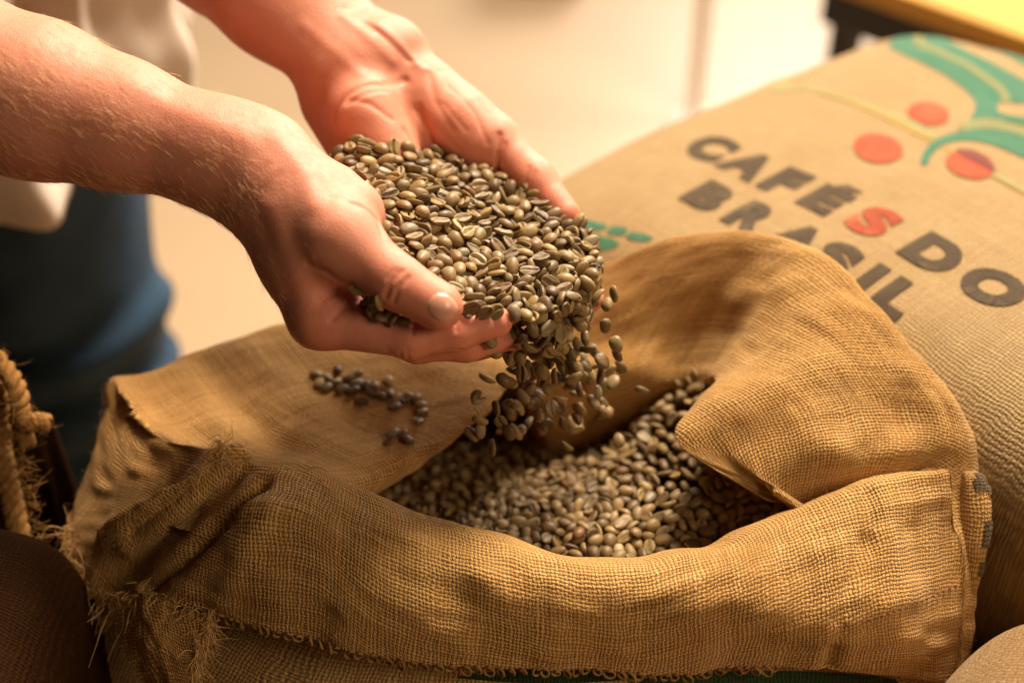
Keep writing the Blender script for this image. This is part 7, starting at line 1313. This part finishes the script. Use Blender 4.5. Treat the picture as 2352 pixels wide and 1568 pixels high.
    147,882,-760,2,0,-50,7, -1050,774,-768,-17,-59,0,1, -1033,109,-762,15,-10,40,6, 1925,780,-783,0,0,13,4, -726,410,-763,0,-59,29,7, -390,776,-762,9,60,13,6, 2010,675,-783,0,-1,-57,4, -1169,695,-773,-54,0,14,3,
    220,630,-706,3,56,15,9, 1684,-136,-727,39,-12,-2,4, 1902,840,-757,-4,-16,22,1, 1873,340,-770,-1,1,-16,1, -646,-613,-768,-59,1,-7,5, -1022,171,-767,3,11,-11,1, 1894,431,-764,8,0,-21,5, 1913,513,-761,53,4,-33,6,
    1849,278,-750,21,-1,-34,2, 1849,915,-762,-35,7,16,8, -971,270,-768,-14,4,-30,9, -592,-28,-768,0,0,-54,9, 1924,864,-783,0,0,45,1, -1023,492,-736,9,1,-47,5, -1061,526,-777,11,0,-57,0, 1906,353,-749,-10,-16,-40,5,
    -998,-139,-764,-24,1,-5,9, 945,977,-741,10,13,-13,2, 1859,412,-753,13,-5,-13,5, -1069,255,-787,0,0,-59,5, 1902,689,-747,6,1,-15,1, -1072,370,-770,-53,3,10,8, 1740,103,-736,37,-4,29,0, 1864,583,-762,-53,0,-19,6,
    2078,892,-759,-5,15,-45,6, -413,358,-746,-54,0,22,6, -997,-79,-784,0,0,6,1, 1752,22,-743,5,8,-57,8, -1234,894,-772,-14,-5,26,4, -1179,495,-769,-7,12,-47,8, 1795,235,-763,0,1,-7,0, -425,137,-740,45,2,-40,3,
    1657,-303,-738,-13,-5,-1,9, 1682,-82,-723,8,-2,40,5, 1835,133,-765,-1,-1,-45,1, -1213,821,-776,-11,0,-37,4, 1327,-777,-768,-1,2,-31,8, 1833,478,-745,18,14,-3,0, 1632,-236,-738,-2,60,28,3, -989,39,-783,0,-1,45,9,
    1704,61,-730,-33,6,-36,5, 2052,792,-786,0,0,-28,8, 339,311,-666,-1,3,38,1, 544,312,-652,-3,1,10,6, -1092,830,-765,-55,12,-14,0, -677,220,-774,-1,-1,17,7, 2055,966,-769,-33,2,32,3, -1050,478,-767,54,-11,-16,3,
    -1184,904,-789,0,0,60,8, -663,-523,-766,1,60,29,3, 1877,917,-763,24,9,16,7]
def qmat(q):
    w, x, y, z = q
    return np.array([[1 - 2 * (y * y + z * z), 2 * (x * y - z * w), 2 * (x * z + y * w)], [2 * (x * y + z * w), 1 - 2 * (x * x + z * z), 2 * (y * z - x * w)], [2 * (x * z - y * w), 2 * (y * z + x * w), 1 - 2 * (x * x + y * y)]])
brng = np.random.default_rng(21)
BEAN_ME = []
for k, (bv, bf, bgv) in enumerate(BEANS_FINE):
    for tone in range(3):
        o = mesh_obj('coffee_bean', bv, bf, M['bean']); set_attr(o, 'groove', bgv); set_attr(o, 'bean_tone', np.full(len(bv), 0.0))
        BEAN_ME.append(o.data); bpy.data.objects.remove(o)
def one_bean(pos, q, var, label, group, size=1.0):
    o = bpy.data.objects.new('coffee_bean', BEAN_ME[(var * 3 + int(brng.integers(3))) % 30]); COL.objects.link(o)
    o.location = pos; o.rotation_mode = 'QUATERNION'; o.rotation_quaternion = q; o.scale = (size,) * 3
    return tag(o, label, 'coffee bean', group)
def bean_mass(name, items, label, group=None, kinds=BEANS):
    VV, FF, gg, tt = [], [], [], []; n = 0
    for pos, q, var, size in items:
        v, f, gv = kinds[var % 10]
        VV.append(v * size @ qmat(q).T + pos); FF.append(f + n); gg.append(gv); tt.append(np.full(len(v), brng.random())); n += len(v)
    o = mesh_obj(name, np.concatenate(VV), np.concatenate(FF), M['bean'])
    set_attr(o, 'groove', np.concatenate(gg)); set_attr(o, 'bean_tone', np.concatenate(tt))
    return tag(o, label, 'coffee beans', group, 'stuff')
def rq():
    q = brng.normal(size=4); return q / np.linalg.norm(q)
def q_from(z, x):
    """orientation with local z (domed side) along z and the long axis near x"""
    z = unit(z); x = unit(np.asarray(x) - z * (np.asarray(x) @ z)); y = np.cross(z, x)
    return np.array(Matrix(np.stack([x, y, z], 1).tolist()).to_quaternion()[:])

# falling stream
FALL = [(305, 660, 60), (405, 700, 50), (500, 780, 65), (560, 600, 70), (590, 740, 65), (650, 580, 55), (720, 650, 60), (740, 790, 62), (640, 720, 70), (690, 800, 62), (830, 760, 65), (880, 690, 55), (900, 570, 60),
        (880, 850, 65), (960, 900, 65), (1040, 800, 60), (990, 740, 58), (1060, 570, 90), (1120, 360, 50), (1070, 430, 70), (1010, 380, 60), (940, 290, 30), (970, 230, 40), (1140, 760, 65), (1160, 840, 70), (1110, 940, 80),
        (1030, 890, 70), (640, 930, 80), (700, 1110, 85), (830, 950, 5), (890, 985, 20), (980, 1070, 70), (1040, 1130, 70), (1300, 990, 55), (520, 1030, 60), (430, 1100, 70), (230, 1060, 90), (240, 1260, 90), (320, 1370, 80),
        (430, 1270, 85), (640, 1240, 70), (790, 1210, 80), (870, 1180, 65), (810, 1360, 70), (1150, 1320, 70), (660, 900, 85), (1500, 1490, 75), (905, 470, 40), (850, 430, 60), (1130, 690, 65), (600, 860, 80), (550, 850, 70),
        (500, 690, 60), (760, 560, 60), (800, 620, 60), (700, 520, 55), (620, 640, 60), (780, 700, 60), (830, 840, 62), (930, 830, 62), (690, 690, 62), (560, 520, 50), (610, 470, 50), (740, 470, 45), (820, 540, 60), (660, 430, 40),
        (520, 560, 50), (930, 650, 60), (1000, 840, 65), (780, 860, 70), (730, 900, 75), (1085, 860, 70), (460, 620, 50), (1010, 1010, 70)]
for k, (x, y, a) in enumerate(FALL):
    px, py = (1300 + x / 2.24) * .784, (700 + y / 2.24) * .784
    Y = .533 + .010 * math.sin(k * 2.4) + .022 * (px - 1200) / 150
    d = Y / (CP + K * (784 - py) * SP); p = Q(px, py, d)
    ang = math.radians(-a); ax = RGT * math.cos(ang) + UPV * math.sin(ang) + FWD * brng.normal(0, .25)
    one_bean(p, q_from(brng.normal(0, 1, 3) - FWD * .8, ax), k, 'green coffee bean falling from the hands toward the open sack', 'coffee beans falling from the hands into the sack', brng.uniform(.86, 1.02))

stream = []; tries = 0
while len(stream) < 84 and tries < 6000:
    tries += 1; t = brng.random() ** 1.05
    py = 712 + 285 * t + brng.uniform(-16, 16); px = 1272 - 40 * t + (88 + 85 * t) * np.clip(brng.normal(0, .5), -1, 1)
    Y = .540 + .05 * (px - 1200) / 170 * (1 - .4 * t) + brng.normal(0, .010)
    q_ = Q(px, py, Y / (CP + K * (784 - py) * SP))
    if stream and min(np.linalg.norm(q_ - o) for o in stream) < .0072: continue
    stream.append(q_)
    one_bean(q_, q_from(brng.normal(0, 1, 3) - FWD * .8, RGT * .45 - UPV * .85 + brng.normal(0, .35, 3)), tries, 'green coffee bean falling from the hands toward the open sack', 'coffee beans falling from the hands into the sack', brng.uniform(.84, 1.0))

# strays on the sack's inner cloth
from mathutils.bvhtree import BVHTree
BV_SACK = BVHTree.FromPolygons([tuple(v) for v in flat[::1]], [tuple(f) for f in quads[:, :]])
STRAY = [(200, 160), (250, 180), (300, 140), (290, 195), (250, 220), (320, 230), (370, 235), (390, 160), (350, 180), (430, 210), (390, 200), (410, 280), (470, 215), (500, 260), (540, 250), (530, 190), (570, 270), (605, 268), (560, 310), (660, 270),
         (680, 300), (690, 335), (670, 372), (628, 258), (600, 440), (552, 430), (540, 462), (622, 462), (215, 200), (455, 235)]
spots = [((800 + x / 1.568) * .784, (1000 + y / 1.568) * .784) for x, y in STRAY] + [(632, 743)]
for k, (px, py) in enumerate(spots):
    h = BV_SACK.ray_cast(Vector(CAM), Vector(ray(px, py)))
    if h[0] is None: continue
    n = np.array(h[1]); n = n if n @ ray(px, py) < 0 else -n
    p = np.array(h[0]) + n * .0016
    up = n if brng.random() < .7 else -n
    lab = 'green coffee bean lying on the inner cloth of the open sack, below the hands' if k < len(STRAY) else 'single coffee bean resting on the back left rim of the open sack'
    one_bean(p, q_from(up + brng.normal(0, .15, 3), brng.normal(0, 1, 3)), k, lab, 'coffee beans lying on the cloth inside the sack' if k < len(STRAY) else None, brng.uniform(.74, .9))

# heap in the hands: the ones that show largest are things of their own
hp, hq, hv_ = unpack(HAND_BEANS)
hx, hy, _ = seen(hp); keep = ~((hy > 730) & (hx > 1150) & (brng.random(len(hp)) < .75)); hp, hq, hv_ = hp[keep], hq[keep], hv_[keep]
def flip(q): return np.array([-q[1], q[0], q[3], -q[2]])          # half a turn about the bean's own long axis
for k in range(len(hq)):
    if qmat(hq[k])[2, 2] > .2 and brng.random() < .45: hq[k] = flip(hq[k])
N_OWN = 112
for k in range(min(N_OWN, len(hp))):
    one_bean(hp[k], hq[k], int(hv_[k]), 'green coffee bean lying in the heap held by the cupped hands', 'coffee beans heaped in the cupped hands', 1.0)
rest = [(hp[k], hq[k], int(hv_[k]), 1.0) for k in range(N_OWN, len(hp))]
for k, (px, py) in enumerate(((826, 668), (842, 680), (858, 690), (850, 704), (872, 700), (868, 716), (890, 712), (895, 728), (880, 732), (912, 724), (905, 738), (924, 738), (838, 694), (858, 722))):
    h = trace(right_arm, px, py)
    if h is None: continue
    rest.append((h - ray(px, py) * .0030 + WUP * .001, rq(), k, .95))
bean_mass('coffee_bean_heap', rest, 'rest of the green coffee beans heaped between the two palms', None, BEANS_FINE)
sp, sq, sv2 = unpack(SACK_BEANS)
sp[:, 2] += .035 * np.exp(-((sp[:, 0] - .125) / .055) ** 2 - ((sp[:, 1] - .610) / .055) ** 2)
sp[:, 2] -= .014 + .34 * np.clip(sp[:, 1] - .515, 0, 1) * (1 - sstep(.03, .12, sp[:, 0])) + .16 * np.clip(.03 - sp[:, 0], 0, .12) + .45 * (sack_level(sp[:, 0], sp[:, 1]) - SACK_Z)
bean_mass('coffee_bean_bed', [(sp[k], sq[k], int(sv2[k]), .96) for k in range(len(sp))], 'bed of green coffee beans filling the open burlap sack')

# ------------------------------------------------------------------ hem loops, frayed strands and fibres of the open sack
m, nt = new_mat('jute_fibre'); g = N(nt); f_ = g.noise(g.node('ShaderNodeTexCoord').outputs['Object'], 200, 3)
b = g.bsdf(Base_Color=g.mix(f_, (.42, .22, .07), (.78, .50, .20)), Roughness=.7, Specular_IOR_Level=.3); g.out(b.outputs[0]); M['fibre'] = m
frng = np.random.default_rng(11)
def near_row(x, y, row):
    """column of the cloth grid whose point in that row is seen closest to (x, y)"""
    sx, sy, _ = seen(SACK_GRID[:, row]); return int(np.argmin((sx - x) ** 2 + (sy - y) ** 2))
c0_, c1_ = int(30.2 / 31 * NT), int(4.6 / 31 * NT)
cols = [(c0_ + k) % NT for k in range((c1_ - c0_) % NT)]
hem_pts = SACK_GRID[cols, 0]; hl = np.concatenate([[0], np.cumsum(np.linalg.norm(np.diff(hem_pts, axis=0), axis=1))])
pos_ = 0.0
while pos_ < hl[-1] - .004:
    i = int(np.searchsorted(hl, pos_)); p = hem_pts[i]; t = unit(hem_pts[min(i + 2, len(hem_pts) - 1)] - hem_pts[max(i - 2, 0)])
    o_ = -np.array([inward(p)[0], inward(p)[1], 0]); R = frng.uniform(.0018, .0028); tilt = frng.uniform(-.9, .9)
    ax = unit(t * math.cos(tilt) + o_ * math.sin(tilt)); dnv = unit(-WUP + .35 * o_ * frng.uniform(-.5, 1))
    a = np.linspace(-.3, math.pi * 2 * frng.uniform(.75, 1.05), 16); c = p + dnv * R * .75
    path = c[None] + R * (np.sin(a)[:, None] * ax - np.cos(a)[:, None] * dnv * frng.uniform(.9, 1.3)) + np.linspace(-.4, .4, 16)[:, None] * R * np.cross(ax, dnv)
    s_ = Shape(); v, f = tube(path, .00068, 6); to_child(s_.add(v, f).build('hem_loop', M['jute'], sack), sack)
    pos_ += frng.uniform(.0040, .0068)

def strands(count, root_fn, dir_fn, length, rad, droop=.5, curl=.35, sides=3):
    V, F = [], []
    for _ in range(count):
        p, d = root_fn(), unit(dir_fn()); L = length * frng.uniform(.4, 1.3); w = frng.normal(0, curl, 3); w2 = frng.normal(0, curl, 3)
        tt = np.linspace(0, 1, 7)[:, None]
        path = p + L * (tt * d + tt ** 2 * w * .6 + np.sin(tt * 5) * w2 * .12 - WUP * droop * tt ** 2)
        v, f = tube(path, rad * np.array([1, 1, .95, .9, .8, .6, .3]), sides, False); o = len(V); V.extend(v); F.extend([tuple(q + o for q in ff) for ff in f])
    return V, F
def stuff_part(name, V, F, mat=None):
    o = mesh_obj(name, V, F, mat or M['fibre']); o['kind'] = 'stuff'; return to_child(o, sack)
SN = grid_normals(SACK_GRID)
def grid_fibres(count, c_lo, c_hi, r_lo, r_hi, length, rad):
    def fn():
        i = int(frng.uniform(c_lo, c_hi)) % NT; j = int(frng.uniform(r_lo, r_hi)); fn.n = SN[i, j]
        if fn.n @ (CAM - SACK_GRID[i, j]) < 0: fn.n = -fn.n
        return SACK_GRID[i, j]
    return strands(count, fn, lambda: fn.n * frng.uniform(.1, .8) + frng.normal(0, .7, 3), length, rad, .25, .6)
col = lambda st: st / 31 * NT
V, F = grid_fibres(2600, col(-7), col(8), 2, 64, .0042, .000042); stuff_part('jute_fibres', V, F)
V, F = grid_fibres(1500, col(8), col(17), 34, 112, .0040, .000042); stuff_part('jute_fibres', V, F)
V, F = grid_fibres(500, col(17), col(25), 56, 110, .0040, .000042); stuff_part('jute_fibres', V, F)
# torn seam at the left: tufts along the ridge and at the outer corner
def seg_root(pts, spread):
    def fn():
        k = frng.integers(len(pts) - 1); return np.array(pts[k]) + (np.array(pts[k + 1]) - np.array(pts[k])) * frng.random() + frng.normal(0, spread, 3)
    return fn
S1 = [Q(505, 1012, .695), Q(520, 1035, .694), Q(560, 1062, .695)]
V, F = strands(60, seg_root(S1, .0012), lambda: -WUP * .3 - RGT * .5 - FWD * .5 + frng.normal(0, .5, 3), .010, .00022, .5, .5, 4); stuff_part('frayed_threads', V, F)
S2 = [Q(500, 1030, .692), Q(420, 1120, .694), Q(330, 1190, .706), Q(240, 1240, .726)]
V, F = strands(150, seg_root(S2, .0020), lambda: RGT * .6 - UPV * .3 - FWD * .5 + frng.normal(0, .6, 3), .007, .00015, .3, .6, 3); stuff_part('frayed_threads', V, F)
S3 = [Q(158, 1212, .752), Q(165, 1265, .745), Q(192, 1330, .734), Q(258, 1388, .726), Q(345, 1375, .700)]
V, F = strands(330, seg_root(S3, .0022), lambda: -WUP * .9 + frng.normal(0, .6, 3) - FWD * .3, .016, .00024, .5, .6, 4); stuff_part('frayed_threads', V, F)
# loose single threads
for pts in ([(620, 1075, .690), (690, 1080, .686), (740, 1105, .680), (765, 1130, .682)], [(455, 1110, .688), (470, 1075, .690), (520, 1050, .690), (600, 1048, .694)], [(150, 1215, .75), (110, 1210, .75), (92, 1250, .75), (95, 1300, .752), (105, 1340, .752)]):
    path = catmull(np.array([Q(*p) for p in pts]), np.linspace(0, len(pts) - 1, 30), False); s_ = Shape(); v, f = tube(path, .00028, 5)
    to_child(s_.add(v, f).build('loose_thread', M['fibre'], sack), sack)

# green print on the sack body below the turned-down cloth, and a printed edge showing at the right
BV_BODY = BVHTree.FromPolygons([tuple(v) for v in BGd.reshape(-1, 3)], [(i * 90 + j, ((i + 1) % nb) * 90 + j, ((i + 1) % nb) * 90 + j + 1, i * 90 + j + 1) for i in range(nb) for j in range(89)])
def body_print(name, x0, x1, top, bottom, mat, nx=60, ny=10):
    V, F, UV = [], [], []
    for i in range(nx + 1):
        for j in range(ny + 1):
            x = x0 + (x1 - x0) * i / nx; y = top(i / nx) + (bottom(i / nx) - top(i / nx)) * j / ny
            h = BV_BODY.ray_cast(Vector(CAM), Vector(ray(x, y)))
            if h[0] is None: V.append(V[-1] if V else (0, .45, .7)); UV.append((0, 0)); continue
            n = np.array(h[1]); n = n if n @ ray(x, y) < 0 else -n
            V.append(np.array(h[0]) + n * .0009); UV.append((V[-1][0], V[-1][2]))
    for i in range(nx):
        for j in range(ny): F.append((i * (ny + 1) + j, i * (ny + 1) + j + 1, (i + 1) * (ny + 1) + j + 1, (i + 1) * (ny + 1) + j))
    return to_child(mesh_obj(name, np.array(V), np.array(F), mat, uv=np.array(UV)), sack)
M['dark_green_ink'] = burlap_mat('dark_green_ink', (.020, .060, .022), (.012, .036, .014), translucent=0, stain=.1, gap=(.10, .06, .02), gap_amt=.3)
body_print('leaf_print', 1055, 1470, lambda t: 1552 - 16 * math.sin(math.pi * t) ** .7, lambda t: 1556 + 12 * math.sin(math.pi * t), M['dark_green_ink'])
body_print('leaf_print', 1470, 2060, lambda t: 1562 - 24 * math.sin(math.pi * t) ** .6, lambda t: 1640, M['dark_green_ink'])
edge_o = [(2246, 1082, .705), (2266, 1092, .704), (2280, 1120, .703), (2286, 1165, .702), (2284, 1215, .702), (2276, 1262, .702), (2266, 1310, .703), (2250, 1370, .705)]
edge_o = catmull(np.array([Q(*p) for p in edge_o]), np.linspace(0, 7, 57), False)
def edge_strip(name, i0, i1, a0, a1, lift, mat):
    """a rounded roll of cloth along the edge line, between two angles round it (0 = toward the right)"""
    V, F, UV = [], [], []; nu = 14
    for i in range(i0, i1 + 1):
        r = .0075 * math.sin(math.pi * min(1, (i + 2) / 60)) ** .5
        c = edge_o[i] - RGT * r + FWD * .006
        for k in range(nu + 1):
            a = a0 + (a1 - a0) * k / nu; V.append(c + (r + lift) * (math.cos(a) * RGT - math.sin(a) * FWD)); UV.append((a * .0075, i * .0011))
    for i in range(i1 - i0):
        for k in range(nu): F.append((i * (nu + 1) + k, (i + 1) * (nu + 1) + k, (i + 1) * (nu + 1) + k + 1, i * (nu + 1) + k + 1))
    return to_child(mesh_obj(name, np.array(V), np.array(F), mat, uv=np.array(UV)), sack)
edge_strip('sack_selvage', 0, 56, -1.2, 3.6, 0, M['jute'])
for i0, i1, a0, a1 in ((4, 10, .25, 1.5), (10, 17, .7, 1.9), (15, 19, .0, .9), (29, 39, .3, 1.3), (45, 50, .4, 1.2)):
    edge_strip('edge_print', i0, i1, a0, a1, .0006, INK['black'])
# pulled weft thread across the right of the cuff
BV_SACK2 = BVHTree.FromPolygons([tuple(v) for v in flat], [tuple(f) for f in quads])
path = []
for x, y in ((1915, 1440), (1990, 1424), (2060, 1402), (2120, 1378), (2180, 1352), (2236, 1324)):
    h = BV_SACK2.ray_cast(Vector(CAM), Vector(ray(x, y)))
    if h[0] is not None: path.append(np.array(h[0]) - ray(x, y) * .0003)
path = catmull(np.array(path), np.linspace(0, len(path) - 1, 120), False)
for k in range(0, 116, 5):
    s_ = Shape(); v, f = tube(path[k:k + 3], .00045, 5); to_child(s_.add(v, f).build('stitch', INK['purple'], sack), sack)

# torn flap hanging below the seam at the left
CTRL = np.array([[Q(*q) for q in r] for r in (
    ((245, 1370, .722), (330, 1362, .700), (405, 1392, .690), (478, 1400, .684)),
    ((262, 1440, .715), (345, 1428, .692), (422, 1452, .686), (470, 1442, .682)),
    ((292, 1512, .706), (372, 1500, .688), (432, 1522, .683), (455, 1505, .683)),
    ((340, 1590, .703), (402, 1588, .688), (440, 1600, .682), (446, 1580, .686)))])
Gf = catmull(CTRL.reshape(4, 12), np.linspace(0, 3, 60), False).reshape(60, 4, 3)
Gf = catmull(Gf.transpose(1, 0, 2).reshape(4, 180), np.linspace(0, 3, 60), False).reshape(60, 60, 3).transpose(1, 0, 2)
fl = Gf.reshape(-1, 3); fl = fl + .0022 * np.stack([vnoise(fl, 60, 8), vnoise(fl, 60, 9), vnoise(fl, 60, 10)], 1) + .0012 * np.stack([vnoise(fl, 160, 8), vnoise(fl, 160, 9), vnoise(fl, 160, 10)], 1)
ii, jj2 = np.meshgrid(np.arange(59), np.arange(59), indexing='ij'); k0 = (ii * 60 + jj2).ravel()
to_child(mesh_obj('torn_flap', fl, np.stack([k0, k0 + 1, k0 + 61, k0 + 60], 1), M['jute'], uv=np.stack(np.meshgrid(np.arange(60) * .0009, np.arange(60) * .0009, indexing='ij'), 2).reshape(-1, 2)), sack)
edge_pts = [fl[k] for k in list(range(0, 60, 6))] + [fl[k * 60 + 59] for k in range(0, 60, 6)]
V, F = strands(170, seg_root(edge_pts[10:], .0014), lambda: -WUP * .7 + RGT * .2 + frng.normal(0, .6, 3) - FWD * .3, .009, .00020, .5, .6, 4); stuff_part('frayed_threads', V, F)
V, F = strands(120, seg_root(edge_pts[:10], .0016), lambda: RGT * frng.uniform(-.6, .6) - FWD * .6 + frng.normal(0, .5, 3), .008, .00018, .4, .6, 4); stuff_part('frayed_threads', V, F)
